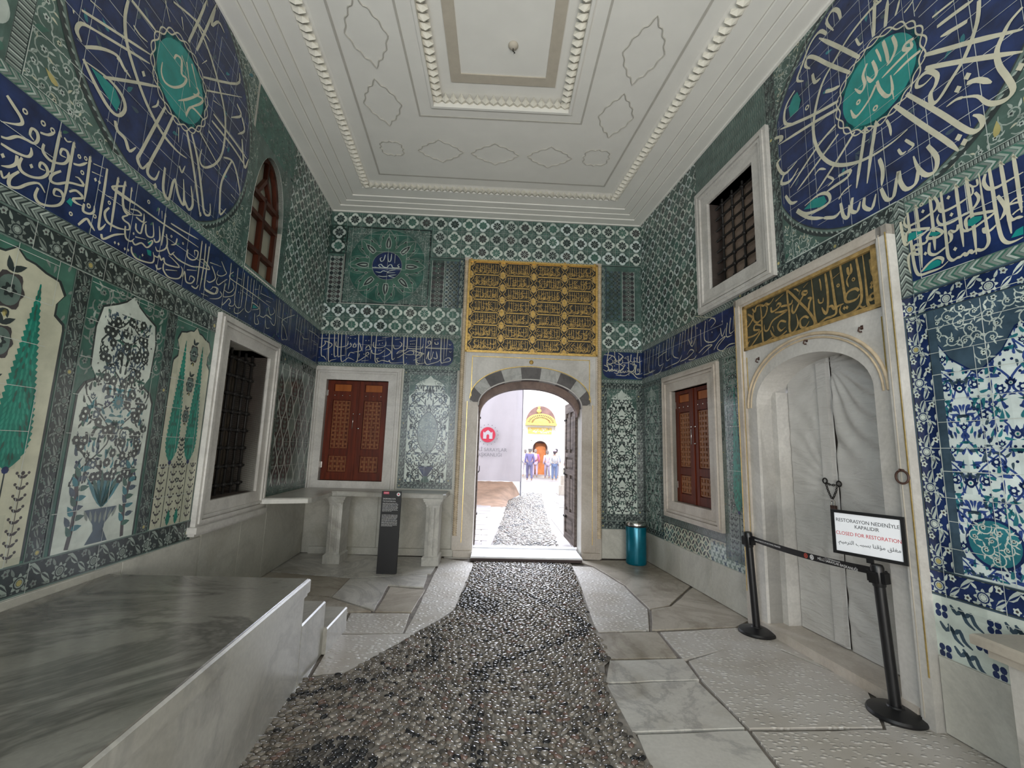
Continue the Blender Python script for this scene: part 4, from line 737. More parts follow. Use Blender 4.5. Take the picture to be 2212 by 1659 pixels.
GLY = {'alif': [[(0, 1), (.02, .5), (.03, .05)]], 'lam': [[(0, 1), (.02, .4), (.0, .1), (-.1, 0), (-.2, .06)]], 'lam2': [[(0, .92), (.01, .3), (-.08, .12), (-.22, .14)]],
 'nun': [[(.0, .34), (.02, .16), (-.1, .02), (-.26, .04), (-.32, .2)]], 'bowl': [[(.0, .72), (.02, .55), (-.12, .44), (-.3, .48), (-.34, .64)]], 'sin': [[(0, .18), (-.02, .08), (-.07, .07), (-.09, .17), (-.12, .07), (-.17, .07), (-.19, .17), (-.24, .06), (-.34, .04)]],
 'ayn': [[(.0, .36), (-.09, .4), (-.14, .3), (-.04, .24), (-.16, .1), (-.28, .06)]], 'waw': [[(-.02, .22), (-.1, .26), (-.09, .14), (0, .16), (-.02, .04), (-.2, -.06)]], 'dal': [[(-.05, .36), (.03, .2), (-.06, .1), (-.18, .12)]], 'ra': [[(0, .3), (-.02, .14), (-.14, .0)]],
 'kaf': [[(-.02, .98), (-.26, .62), (-.02, .4), (-.1, .2), (-.24, .16)]], 'ha': [[(0, .3), (-.1, .36), (-.14, .22), (-.03, .16), (0, .3)]], 'dash': [[(0, .78), (-.16, .85)]], 'hig': [[(.02, .62), (-.06, .7), (-.13, .6), (-.2, .68), (-.28, .6)]], 'yeh': [[(.1, .22), (-.1, .2), (-.3, .2), (-.36, .3), (-.2, .36)]]}
def script_fill(p, u0, u1, v0, v1, w_, m, z, seed, dens=1.0):
    # a cartouche of close-set verse: uprights over interlocked bowls and teeth
    r_ = random.Random(seed); W, Hh = u1 - u0, v1 - v0; x = u1 - Hh * .12; p.clip = (u0, u1, v0, v1)
    while x > u0 + Hh * .1:
        z += .02
        g = r_.choice(('alif', 'lam', 'lam', 'alif', 'lam2', 'kaf'))
        for st in GLY[g]: p.stroke(m, [(x + a * Hh * 1.1, v0 + Hh * (.07 + .86 * b)) for a, b in st], w_, z, k=2, taper=(.9, .5))
        for lo in (r_.choice(('sin', 'nun', 'ayn', 'waw', 'ra', 'dal')), r_.choice(('bowl', 'hig', 'ha', 'dash', 'yeh'))):
            dx = r_.uniform(-.12, .1) * Hh; dy = r_.uniform(-.02, .06)
            for st in GLY[lo]: p.stroke(m, [(x + dx + a * Hh * 1.15, v0 + Hh * (.09 + dy + .86 * b)) for a, b in st], w_ * .9, z, k=2, taper=(.9, .5))
        if r_.random() < .7:
            c = (x + r_.uniform(-.2, .0) * Hh, v0 + Hh * r_.choice((.12, .5, .74, .8))); p.poly(m, [(c[0] - w_ * .8, c[1]), (c[0], c[1] - w_), (c[0] + w_ * .8, c[1]), (c[0], c[1] + w_)], z)
        x -= Hh * r_.uniform(.15, .26) / dens
    p.clip = None
glaze('cyp', (0.012, 0.20, 0.15), 0.3); glaze('cyp2', (0.03, 0.30, 0.22), 0.2); glaze('lfg', (0.035, 0.115, 0.09), 0.3)
def niche(uc, hw, v0, v1):
    P = [(uc - hw, v0), (uc + hw, v0), (uc + hw, v1 - .36)]
    half = [(hw * .98, v1 - .33), (hw * .80, v1 - .29), (hw * .80, v1 - .22), (hw * .92, v1 - .16), (hw * .78, v1 - .09), (hw * .52, v1 - .075), (hw * .32, v1 - .05), (hw * .16, v1 - .045), (0, v1)]
    P += [(uc + a, b) for a, b in half] + [(uc - a, b) for a, b in half[-2::-1]] + [(uc - hw, v1 - .36)]
    return P
def cypress(p, uc, vb, vt, w_, z=4, seed=0):
    Hh = vt - vb; prof = ((0, .06), (.03, .45), (.09, .85), (.16, 1.0), (.28, .93), (.45, .72), (.65, .45), (.85, .2), (1, .02))
    n = 60; lp = []; rp = []
    for i in range(n + 1):
        t = i / n; k = float(np.interp(t, [a for a, b in prof], [b for a, b in prof])); sp = .010 * (1 if i % 2 else -.3) * min(1, k * 3)
        lp.append((uc - w_ / 2 * k - sp, vb + Hh * t + (.008 if i % 2 else 0))); rp.append((uc + w_ / 2 * k + sp, vb + Hh * t + (.008 if i % 2 else 0)))
    p.poly('cyp', lp + rp[::-1], z); r_ = random.Random(seed)
    v = vb + .02
    while v < vt - .06:
        t = (v - vb) / Hh; k = float(np.interp(t, [a for a, b in prof], [b for a, b in prof])); m_ = max(1, int(w_ * k / .030))
        for i in range(m_):
            x = uc + (i - (m_ - 1) / 2) * .028; p.leaf(('cyp2', 'cyp2', 'lfg')[r_.randrange(3)], (x + r_.uniform(-.004, .004), v), .042, .013, math.pi / 2 + (x - uc) / w_ * 1.1, z + 1, 0)
        v += .030
    p.disc('nav', (uc, vb), .02, z + 2, 8)
def spray(p, uc, v0, v1, m_='dk', z=4, st=.06):
    p.line(m_, (uc, v0), (uc, v1), .004, z); v = v0 + .02; k = 0
    while v < v1:
        for s_ in (-1, 1): p.leaf(m_, (uc, v), .036, .017, math.pi / 2 + s_ * 1.0, z, 0); p.disc(m_, (uc + s_ * .033, v + .028), .009, z, 6)
        v += st
    p.disc(m_, (uc, v1), .012, z, 6)
def medallion(p, c, s_, z=4):
    p.polar('plm', c, lambda t: s_ * (1 + .35 * math.sin(t) ** 2) * (.9 + .1 * math.cos(6 * t)), z, 30); p.polar('gry', c, lambda t: s_ * (.75 + .25 * math.sin(t) ** 2), z + 1, 24)
    p.flower('dk', 'lg', c, s_ * .5, z + 2, 6)
    for a in (.9, 2.24): p.leaf('dk', (c[0], c[1] + s_ * 1.2), s_ * 1.0, s_ * .45, a, z, .3); p.leaf('dk', (c[0], c[1] - s_ * 1.2), s_ * .6, s_ * .3, -a, z, .3)
    p.leaf('yel', (c[0], c[1] - s_ * 1.25), s_ * .5, s_ * .3, -1.57, z, 0)
def cypress_panel(p, u0, u1, v0, v1, seed, trees=(-.5, .5), bgm='grn'):
    uc = (u0 + u1) / 2; hw = (u1 - u0) / 2 - .02; W = hw * 2
    p.rect(bgm, u0, u1, v0, v1, 0); p.clip = (u0, u1, v0, v1)
    for i in range(26):
        x, y = rnd.uniform(u0, u1), rnd.uniform(v1 - .5, v1); p.leaf('gy2', (x, y), .05, .018, rnd.uniform(0, 6), 0.5, .4)
    p.clip = None
    P = niche(uc, hw, v0, v1 - .03); p.poly('dk', [(uc + (a - uc) * 1.05, b + .012) for a, b in P], 1); p.poly('ton', P, 2)
    vb = v0 + (v1 - v0) * .30
    for t in trees:
        x = uc + t * hw * .95; cypress(p, x, vb, v1 - .17, W * .31, 4, seed); p.line('dk', (x, v0), (x, vb), .008, 3)
    y = v1 - .26
    for k, s_ in enumerate((.062, .055, .045)): medallion(p, (uc, y), s_ * W / .5, 5); y -= .27
    spray(p, uc, y - .16, y + .08, 'dk', 5, .04); p.flower('dk', 'ton', (uc, y - .26), .025, 5, 5)
    for x in (-.78, -.22, .22, .78): spray(p, uc + x * hw, v0 + .02, vb - .02, 'plm', 4)
    for x in (-.2, .2): p.leaf('cyp', (uc + x * hw, v0), .13, .05, 1.57, 5, 0)
def grey_field(p, rect, n, seed, a='gy2', b='lg', bgm=None):
    if bgm: p.rect(bgm, *rect, 0)
    p.clip = rect; scrolls(p, lambda q, r: True, rect, seed, n, a, b, a); p.clip = None

# ================= marble dado slabs below the tiles
for s_, root_, segs in (('L', WL_, ((.02, 1.34, .945), (1.345, 1.95, .77), (1.955, 2.68, .77), (2.685, 3.62, .735), (3.625, 5.2, .735), (5.205, 8, .735))), ('R', WR_, ((.02, 1.12, .415), (1.125, 1.80, .415), (1.805, 2.49, .415), (4.222, 5.4, .435), (5.405, 8, .435))), ('B', WB_, ((.02, 1.10, .90), (1.105, 2.22, .90), (4.525, 5.17, .435)))):
    for a, b_, v_ in segs:
        q_ = WB(s_); q_.box(a, b_, .004, v_, -.01, .014, .003); q_.put('dado_slab', 'marble_dado', root_)
# ================= LEFT WALL
p = Pan('L'); flower_band(p, 2.84, 6.2, .74, .91, True, 'dk', 'lg', 'gy2', 'gry', 1); p.grid(2.9, 6.2, .74, .9, .237); p.build('floral_border', WL_)
p = Pan('L'); cypress_panel(p, 2.86, 3.40, .91, 2.60, 2, (-.48, .52)); p.grid(2.98, 3.40, .91, 2.60); p.build('cypress_panel', WL_)
p = Pan('L'); cypress_panel(p, 4.36, 5.06, .91, 2.60, 5, (-.5, .5)); p.grid(4.47, 5.06, .91, 2.60); p.build('cypress_panel', WL_)
p = Pan('L')
for a in (3.40, 4.24, 5.06): flower_band(p, a, a + .12, .91, 2.60, False, 'dk', 'gy2', 'gry', 'gry', int(a * 10))
p.build('floral_border', WL_)
# flower vase panel
p = Pan('L'); p.rect('lfg', 3.52, 4.24, .91, 2.60, 0); scrolls(p, lambda q, r: True, (3.54, 4.22, 2.05, 2.58), 4, 34, 'gy2', 'lg', 'gy2')
uc = 3.88
N_ = [(3.56, .91), (4.20, .91), (4.20, 1.86)] + [(uc + a, b) for a, b in ((.28, 1.93), (.20, 1.97), (.26, 2.05), (.27, 2.30), (.24, 2.44), (.13, 2.49), (.06, 2.53), (0, 2.59))]
N_ += [(2 * uc - a, b) for a, b in N_[:1:-1][1:]]
p.poly('dk', [(uc + (a - uc) * 1.05, b + (.012 if b > 1 else 0)) for a, b in N_], 3); p.poly('tw', N_, 4)
flora(p, (3.60, 4.16, 1.30, 1.95), [uc], .30, .62, 11, 'dk', ('lfg', 'dk', 'sl', 'teal'), ('sl', 'dk', 'nav'), 'tw', 'dk', .85, 64, 5)
flora(p, (3.66, 4.10, 1.95, 2.44), [uc], .22, .5, 12, 'dk', ('lfg', 'dk', 'sl'), ('sl', 'dk'), 'tw', 'dk', .8, 60, 5)
rr = random.Random(4)
for i in range(64):
    y = rr.uniform(1.3, 2.42); hw_ = .28 if y < 1.92 else .2; x = uc + rr.uniform(-hw_, hw_); p.flower('dk', 'tw', (x, y), .026, 9, 7, 'dk')
p.flower('teal', 'gy2', (uc, 1.84), .055, 10, 12)
for s_ in (-1, 1):
    p.stroke('plm', [(uc + s_ * .22, .92), (uc + s_ * .2, 1.15), (uc + s_ * .24, 1.4)], .03, 6, taper=(1, .6))
    for k in range(14):
        y = 1.0 + k * .03; p.leaf(('lfg', 'teal', 'sl')[k % 3], (uc + s_ * (.2 + .01 * (k % 3)), y), .075, .04, math.pi / 2 + s_ * (1.0 if k % 2 else -1.0), 7, .3)
p.poly('sl', [(uc - .13, 1.14), (uc + .13, 1.14), (uc + .05, 1.04), (uc + .04, 1.0), (uc + .09, .92), (uc - .09, .92), (uc - .04, 1.0), (uc - .05, 1.04)], 8)
for k in range(7): p.leaf('gy2', (uc - .1 + k * .033, 1.04 + abs(k - 3) * .01), .08, .02, 1.57 + (3 - k) * .15, 9, 0)
for k in range(9): p.leaf(('teal', 'lfg')[k % 2], (uc, 1.14), .26, .035, 1.57 + (k - 4) * .16, 8, 0)
p.grid(3.60, 4.24, .91, 2.60, .237); p.build('flower_vase_panel', WL_)
p = Pan('L'); flora(p, (5.18, 6.2, .91, 2.60), [5.7], .5, .9, 7, 'dk', ('gry', 'dk'), ('sl', 'dk'), 'tw', 'dk', 1.2, 40); p.rect('tw2', 5.18, 6.2, .91, 2.60, 0); p.build('floral_panel', WL_)
p = Pan('L'); flower_band(p, 2.84, 6.2, 2.60, 2.76, True, 'dk', 'gy2', 'lg', 'gry', 3); p.grid(2.98, 6.2, 2.6, 2.76, .237); p.build('floral_border', WL_)
# inscription band
p = Pan('L'); chevrons(p, 0, 6.2, 2.76, 2.845, True, .05, -1); chevrons(p, 0, 6.2, 3.375, 3.45, True, .05, 1, 'grn'); p.rect('nav', 0, 6.2, 2.845, 3.375, 0)
for k in ('LB', 'LC', 'LD'): ink(p, k, {'LB': .019, 'LC': .0155, 'LD': .0115}[k])
script_fill(p, 4.98, 6.2, 2.86, 3.36, .019, 'ink', 6, 9)
for i in range(60): q = (rnd.uniform(.1, 6), rnd.uniform(2.88, 3.33)); p.leaf(rnd.choice(('lfg', 'sl', 'grn')), q, .045, .018, rnd.uniform(0, 6), 2, .4)
p.grid(.12, 6.2, 2.845, 3.375, .30, .004, 14); p.build('inscription_band', WL_)
# lower field by the corner: ogee net
p = Pan('L'); p.rect('gbg', 0, 1.43, .95, 2.76, 0); flower_band(p, 0, 1.43, 2.62, 2.76, True, 'dk', 'gy2', 'gry', 'gry', 5)
for a, b in ((0, .10), (1.32, 1.43)): grey_field(p, (a, b, .95, 2.62), 22, int(a * 9), 'gry', 'gy2')
grey_field(p, (0, 1.43, .95, 1.06), 20, 8, 'gry', 'gy2')
ogee_net(p, .10, 1.32, 1.06, 2.62, .238, .46); p.grid(.1, 1.32, 1.0, 2.62, .31, .003, 14); p.build('ogee_tile_panel', WL_)
# rosette field above the band, border strips by the arched window
p = Pan('L'); rosettes(p, 0, 1.58, 3.45, 5.44, .185, 4, .02, 0); p.grid(.02, 1.58, 3.45, 5.44, .37, .003, 14); p.build('rosette_tiles', WL_)
p = Pan('L'); grey_field(p, (1.58, 1.74, 3.45, 4.98), 42, 21, 'gry', 'gy2', 'gbg'); grey_field(p, (1.3, 2.62, 4.92, 5.44), 90, 22, 'grn', 'gy2', 'lfg'); grey_field(p, (2.50, 2.66, 3.45, 4.92), 40, 23, 'gry', 'lg', 'gbg')
grey_field(p, (1.74, 1.9, 4.75, 4.92), 6, 24, 'gry', 'lg', 'gbg'); p.build('tile_border', WL_)
# roundel and its spandrels
def roundel(wall, parent, c, r, rect, key, wpen, inner, ri, seed, extra=()):
    p = Pan(wall); p.rect('gbg', *rect, 0); p.clip = rect
    scrolls(p, lambda q, rr: math.hypot(q[0] - c[0], q[1] - c[1]) > r + .10 + rr * .4, rect, seed, 700, 'lg', 'tw2', 'ton', .72)
    for i in range(60):
        q = (rnd.uniform(rect[0], rect[1]), rnd.uniform(rect[2], rect[3]))
        if math.hypot(q[0] - c[0], q[1] - c[1]) > r + .16: p.leaf(rnd.choice(('yel', 'grn', 'teal', 'grn')), q, .09, .04, rnd.uniform(0, 6), 4, .4)
    p.clip = None; p.grid(rect[0] + .1, rect[1], rect[2], rect[3], .30, .004, 9); p.build('spandrel_tiles', parent)
    p = Pan(wall, .0045); p.clip = (rect[0], rect[1], rect[2], 5.44)
    p.ring('dk', c, r + .0, r + .085, 0, 96); p.ring('gry', c, r + .03, r + .05, 1, 96); p.disc('nav', c, r + .02, 1, 96)
    for i in range(120):
        a = 2 * math.pi * i / 120; p.leaf('lg', (c[0] + (r + .045) * math.cos(a), c[1] + (r + .045) * math.sin(a)), .035, .016, a + 1.1, 2, 0)
    p.clip = None
    p.ring('nav', inner, ri, ri + .09, 3, 48); p.disc('tur', inner, ri + .03, 3, 48)
    # chain of links round the centre
    n = 20
    for ph in (0, 1):
        pts = [(inner[0] + (ri + .045 + .021 * math.cos(math.pi * i * n / 156 + math.pi * ph)) * math.cos(2 * math.pi * i / 156), inner[1] + (ri + .045 + .021 * math.cos(math.pi * i * n / 156 + math.pi * ph)) * math.sin(2 * math.pi * i / 156)) for i in range(156)]
        p.stroke('ink', pts, .0105, 8 + ph, k=1, taper=(1, 1), smooth=False, closed=True)
    for k, w_ in zip(key, wpen): ink(p, k, w_, z=6, dot=1.15)
    for a in extra: p.stroke('ink', a[0], a[1], 6, nib=.4)
    for i in range(26):
        a, d = rnd.uniform(0, 6.28), rnd.uniform(ri + .15, r - .1); p.leaf(rnd.choice(('teal', 'sl', 'sl')), (c[0] + d * math.cos(a), c[1] + d * math.sin(a)), .07, .03, rnd.uniform(0, 6), 4, .4)
    p.clip = (rect[0], rect[1], rect[2], 5.44)
    k = 0
    u = c[0] - .9
    while u < c[0] + 1:
        hh = math.sqrt(max(0, r * r - (u - c[0]) ** 2)); p.line('grt', (u, c[1] - hh), (u, c[1] + hh), .0022, 12); u += .30
    v = c[1] - .84
    while v < c[1] + 1:
        hh = math.sqrt(max(0, r * r - (v - c[1]) ** 2)); p.line('grt', (c[0] - hh, v), (c[0] + hh, v), .0022, 12); v += .30
    p.clip = None
    return p.build('calligraphy_roundel', parent)
roundel('L', WL_, (3.74, 4.45), 1.04, (2.66, 4.86, 3.45, 5.44), ('LR',), (.028,), (3.76, 4.41), .285, 31)
p = Pan('L'); chevrons(p, 4.86, 4.95, 3.45, 5.44, False, .03, 0, 'dk'); rosettes(p, 4.95, 6.2, 3.45, 5.44, .42, 9, .0, .02); p.build('rosette_tiles', WL_)
# the wall further back, beside the viewer
p = Pan('L'); rosettes(p, 6.2, 10, .74, 5.44, .47, 2); p.build('rosette_tiles', WL_)

# ================= RIGHT WALL
p = Pan('R'); rosettes(p, 0, 1.74, 3.33, 5.44, .185, 6, .0, 0); p.grid(.02, 1.74, 3.33, 5.44, .37, .003, 14); p.build('rosette_tiles', WR_)
p = Pan('R'); p.rect('gbg', 1.2, 3.06, 4.98, 5.44, 0)
for i in range(60):
    for k in range(4): x = 1.2 + i * .031; p.stroke('gy2', [(x, 4.98 + k * .115), (x + .012, 5.03 + k * .115), (x - .004, 5.09 + k * .115)], .008, 1, k=2)
for i in range(20): p.line('gry', (1.2 + i * .095, 4.98), (1.2 + i * .095, 5.44), .012, 2)
p.build('hatched_tiles', WR_)
p = Pan('R'); flower_band(p, 3.05, 3.20, 3.40, 5.44, False, 'dk', 'gry', 'gy2', 'gry', 4); flower_band(p, 2.48, 4.25, 3.27, 3.41, True, 'dk', 'gy2', 'lg', 'gry', 5); p.line('grt', (3.2, 3.41), (4.25, 3.41), .008, 14); p.build('floral_border', WR_)
roundel('R', WR_, (4.13, 4.42), 1.0, (3.20, 6.4, 3.41, 5.44), ('RR', 'RS'), (.030, .029), (4.20, 4.41), .29, 33)
p = Pan('R'); chevrons(p, 0, 2.5, 3.25, 3.33, True, .045, -1); chevrons(p, 0, 2.5, 2.715, 2.80, True, .045, 1); p.rect('nav', 0, 2.45, 2.80, 3.25, 0); grey_field(p, (2.42, 2.52, 2.72, 3.33), 10, 2, 'gry', 'gy2', 'dk')
p.disc('nav', (2.38, 3.19), .06, 1); ink(p, 'JR', .014); p.grid(.1, 2.4, 2.8, 3.25, .30, .003); p.build('inscription_band', WR_)
def border_panel(p, u0, u1, v0, v1, b, seed, bgm, stem, leafs, flw, s=1.0, per=.62, nl=40):
    p.rect(bgm, u0 + b, u1 - b, v0 + b, v1 - b, 0)
    for q, h in (((u0, u1, v0, v0 + b), 1), ((u0, u1, v1 - b, v1), 1), ((u0, u0 + b, v0 + b, v1 - b), 0), ((u1 - b, u1, v0 + b, v1 - b), 0)): flower_band(p, *q, bool(h), 'dk', 'gy2', 'lg', 'gry', seed)
    uc = (u0 + u1) / 2; flora(p, (u0 + b + .005, u1 - b - .005, v0 + b, v1 - b - .16), [uc], (u1 - u0) / 2 - b, per, seed, stem, leafs, flw, bgm, 'dk', s, nl)
    # arched head of the field
    hw = (u1 - u0) / 2 - b; vt = v1 - b
    for sg in (-1, 1): p.poly('gbg', [(uc, vt), (uc + sg * hw * .15, vt - .05), (uc + sg * hw * .5, vt - .10), (uc + sg * hw * .7, vt - .15), (uc + sg * hw * .75, vt - .26), (uc + sg * hw, vt - .34), (uc + sg * hw, vt)], 5)
    for sg in (-1, 1): scrolls(p, lambda q, r: q[1] > vt - .16, (uc + sg * hw * .3, uc + sg * hw, vt - .2, vt) if sg > 0 else (uc - hw, uc - hw * .3, vt - .2, vt), seed, 8, 'gy2', 'lg', 'gy2', .7, 6)
p = Pan('R'); border_panel(p, 0, .66, .42, 2.715, .085, 41, 'lg', 'dk', ('dk', 'gbg', 'grn'), ('gbg', 'dk'), .95, .58, 66); p.grid(.12, .66, .42, 2.7); p.build('floral_panel', WR_)
p = Pan('R'); p.rect('gy2', 2.09, 2.58, .50, 2.715, 0)
for a, b in ((2.09, 2.155), (2.50, 2.58)): flower_band(p, a, b, .50, 2.715, False, 'dk', 'gy2', 'gry', 'gry', 6)
flora(p, (2.16, 2.50, 1.0, 2.7), [2.33], .17, .42, 14, 'gbg', ('gbg', 'dk', 'grn'), ('dk', 'gbg'), 'tw2', 'dk', .62, 40)
cypress(p, 2.345, 1.02, 2.36, .15, 8, 3); p.line('dk', (2.345, .52), (2.345, 1.02), .01, 6)
for x in (2.21, 2.28, 2.42): spray(p, x, .55, .98, 'dk', 5)
p.grid(2.2, 2.58, .5, 2.7); p.build('cypress_panel', WR_)
p = Pan('R'); p.rect('dk', .66, 2.09, .66, .79, 0)
for i in range(62):
    x = .665 + i * .023; p.stroke('lg', [(x, .67), (x + .014, .70), (x - .003, .74), (x + .012, .78)], .006, 1, k=2)
p.build('hatched_tiles', WR_)
p = Pan('R'); p.rect('ton', .66, 1.80, .42, .66, 0); p.clip = (.66, 1.80, .42, .66); st = .16
for i in range(-1, 9):
    for j in range(-1, 3):
        x, y = .66 + i * st, .42 + j * st
        for a in (.79, 2.356, 3.93, 5.5): p.leaf('dk', (x + .018 * math.cos(a), y + .018 * math.sin(a)), .088, .034, a, 1, 0); p.leaf('plm', (x + .03 * math.cos(a), y + .03 * math.sin(a)), .06, .014, a, 2, 0)
        for dx, dy in ((.5, 0), (0, .5)):
            c = (x + st * dx, y + st * dy); p.poly('gbg', [(c[0] - .036, c[1]), (c[0], c[1] - .036), (c[0] + .036, c[1]), (c[0], c[1] + .036)], 1); p.disc('lg', c, .008, 2, 6)
p.clip = None; p.build('diamond_tiles', WR_)
p = Pan('R'); p.rect('tw2', 1.80, 2.58, .42, .62, 0); p.clip = (1.80, 2.58, .42, .66)
for i in range(12):
    for j in range(4):
        c = (1.83 + i * .08 + (j % 2) * .04, .44 + j * .06)
        for a in range(4): p.leaf('gry' if (i + j) % 3 else 'sl', c, .036, .02, a * 1.57 + .785, 1, .3)
p.clip = None; p.build('star_tiles', WR_)
p = Pan('R'); chevrons(p, 4.215, 4.30, 2.715, 3.41, False, .055, -1); chevrons(p, 4.30, 6.4, 3.285, 3.37, True, .06, -1, 'grn'); chevrons(p, 4.30, 6.4, 2.715, 2.80, True, .06, 1, 'grn'); chevrons(p, 4.30, 6.4, 3.37, 3.41, True, .022, 0, 'dk')
p.rect('nav', 4.30, 6.4, 2.80, 3.285, 0); ink(p, 'BR', .0195)
script_fill(p, 4.92, 6.4, 2.82, 3.27, .019, 'ink', 6, 12)
p.grid(4.36, 6.4, 2.80, 3.285, .30, .0045); p.build('inscription_band', WR_)
p = Pan('R'); flower_band(p, 4.215, 6.4, 2.56, 2.715, True, 'nav', 'tw', 'tw2', 'sl', 7); flower_band(p, 4.215, 4.37, .95, 2.56, False, 'nav', 'tw2', 'tw', 'sl', 8); flower_band(p, 4.215, 6.4, .79, .95, True, 'nav', 'tw2', 'tw', 'sl', 9); p.grid(4.3, 6.4, .79, 2.715, .30); p.build('floral_border', WR_)
p = Pan('R'); p.rect('bgw', 4.37, 6.4, .95, 2.56, 0); p.rect('sl', 4.37, 4.41, .95, 2.56, 3)
flora(p, (4.41, 6.4, .96, 2.40), [4.50, 5.0, 5.5, 6.0], .25, .56, 52, 'blu', ('blu', 'teal', 'blu', 'teal', 'sl'), ('nav', 'blu', 'nav'), 'bgw', 'tur', .74, 84, 1, .25)
for a in (4.60, 5.36, 6.12):
    P = [(a - .38, 2.56), (a - .38, 2.36), (a - .30, 2.40), (a - .2, 2.36), (a - .13, 2.24), (a, 2.13), (a + .13, 2.24), (a + .2, 2.36), (a + .30, 2.40), (a + .38, 2.36), (a + .38, 2.56)]
    p.clip = (4.41, 6.4, .9, 2.56); p.poly('nav', [(x, y - .012) for x, y in P], 6); p.poly('sl', P, 7); scrolls(p, lambda q, r: q[1] - r > 2.3 or (abs(q[0] - a) < .1 and q[1] > 2.22), (a - .36, a + .36, 2.2, 2.56), 3, 26, 'tw2', 'tw', 'tw2', .62, 8); p.clip = None
for a, b in ((4.58, 1.16), (4.98, 1.2), (5.4, 1.16)): p.ring('nav', (a, b), .125, .14, 6, 24); p.disc('teal', (a, b), .125, 6, 24); scrolls(p, lambda q, r: math.hypot(q[0] - a, q[1] - b) + r < .13, (a - .13, a + .13, b - .13, b + .13), 5, 10, 'tw', 'tw2', 'tw', .55, 7)
p.grid(4.36, 6.4, .95, 2.56, .30, .0045); p.build('floral_panel', WR_)
p = Pan('R'); p.rect('tw', 4.215, 6.4, .44, .79, 0); p.clip = (4.215, 6.4, .44, .79)
for i in range(17):
    for j in range(3):
        c = (4.26 + i * .135 + (j % 2) * .0675, .475 + j * .115)
        if (i + j) % 2:
            for s_ in (-.022, .022): p.stroke('sl', [(c[0] - .06 + s_, c[1] + .05), (c[0] - .03 + s_, c[1] + .01), (c[0] + .0 + s_, c[1] + .03), (c[0] + .02 + s_, c[1] - .02), (c[0] + .06 + s_, c[1] - .05)], .022, 1, k=3)
        else:
            for a in (.8, 2.3, 3.9, 5.4): p.disc('nav', (c[0] + .026 * math.cos(a), c[1] + .026 * math.sin(a)), .017, 1, 9, .02)
p.clip = None; p.grid(4.3, 6.4, .44, .79, .30, .004); p.build('cloud_tiles', WR_)
p = Pan('R'); rosettes(p, 6.4, 10, .74, 5.44, .47, 3); p.build('rosette_tiles', WR_)

# ================= BACK WALL
p = Pan('B'); s_ = .2367
def top_skip(u, v): return (.26 < u < 1.68 and v < 5.2)
p.rect('gbg', 0, BW, 4.70, 5.44, 0); p.rect('gbg', 0, .26, 4.70, 5.2, 0); k = 0
for j in range(3):
    for i in range(22):
        u, v = .145 + i * s_, 5.315 - j * s_; k += 1
        if top_skip(u, v): continue
        p.clip = (0, BW, 4.70, 5.44); rosette(p, (u, v), s_, k); p.clip = None
for i in range(22): p.line('grt', (.145 + (i + .5) * s_, 4.725 if i > 5 else 5.2), (.145 + (i + .5) * s_, 5.43), .003, 6)
for j in range(4): p.line('grt', (1.68 if j else .02, 5.43 - j * s_), (BW, 5.43 - j * s_), .003, 6)
for i in range(38):
    x = 2.28 + i * .0586; p.leaf('tw', (x, 4.69), .07, .045, 1.57, 5, 0); p.leaf('dk', (x, 4.69), .05, .022, 1.57, 6, 0)
p.build('rosette_tiles', WB_)
p = Pan('B'); rosettes(p, 0, 2.22, 3.40, 3.86, .23, 15, -.105, 0); p.grid(.01, 2.2, 3.4, 3.86, .23, .003, 6); p.build('rosette_tiles', WB_)
p = Pan('B'); rosettes(p, 4.51, BW, 3.28, 3.72, .22, 16, .02, 0); p.grid(4.53, BW, 3.28, 3.72, .22, .003, 6); p.build('rosette_tiles', WB_)
def square_strip(p, u0, u1, v0, v1):
    p.rect('tw2', u0, u1, v0, v1, 0); p.clip = (u0, u1, v0, v1); w_ = u1 - u0; v = v0; c = w_ / 2; k = 0
    while v < v1:
        for x in (u0 + w_ * .18, u1 - w_ * .18):
            p.polar('plm' if k % 3 else 'dk', (x, v + .035), lambda t: .031 * (1 + .12 * math.cos(4 * t)), 1, 20)
        p.polar('plm', (u0 + c, v + .035), lambda t: .034 * (.75 + .25 * math.cos(4 * t)), 1, 24); p.disc('tw', (u0 + c, v + .035), .008, 2, 6); p.ring('gry', (u0 + c, v + .07), .022, .028, 1, 14)
        v += .0785; k += 1
    p.clip = None
    for x in (u0, u1 - .006): p.rect('grt', x, x + .006, v0, v1, 4)
def circle_net(p, u0, u1, v0, v1, m_='dk'):
    p.rect('tw2', u0, u1, v0, v1, 0); p.clip = (u0, u1, v0, v1); st = .064; j = 0; v = v0
    while v < v1 + st:
        for i in range(5):
            c = (u0 + .03 + i * st, v + .01); p.disc(m_ if (i + j) % 2 else 'sl', c, .021, 1, 10); p.disc('gry', c, .007, 2, 6)
            for a in (.785, 2.356, 3.93, 5.5): p.leaf(m_, (c[0] + .028 * math.cos(a), c[1] + .028 * math.sin(a)), .03, .012, a, 1, 0)
        v += st; j += 1
    p.clip = None
p = Pan('B'); p.rect('gbg', 0, .26, 3.86, 4.70, 0); grey_field(p, (0, .04, 3.86, 4.7), 14, 6, 'gry', 'gy2'); square_strip(p, .04, .25, 3.86, 4.66); p.build('strip_tiles', WB_)
p = Pan('B'); p.rect('gbg', 1.66, 2.24, 3.86, 4.73, 0); square_strip(p, 1.70, 1.91, 3.86, 4.66); circle_net(p, 1.925, 2.15, 3.86, 4.66); flower_band(p, 2.15, 2.24, 3.86, 4.70, False, 'sl', 'lg', 'gy2', 'nav', 3); p.build('strip_tiles', WB_)
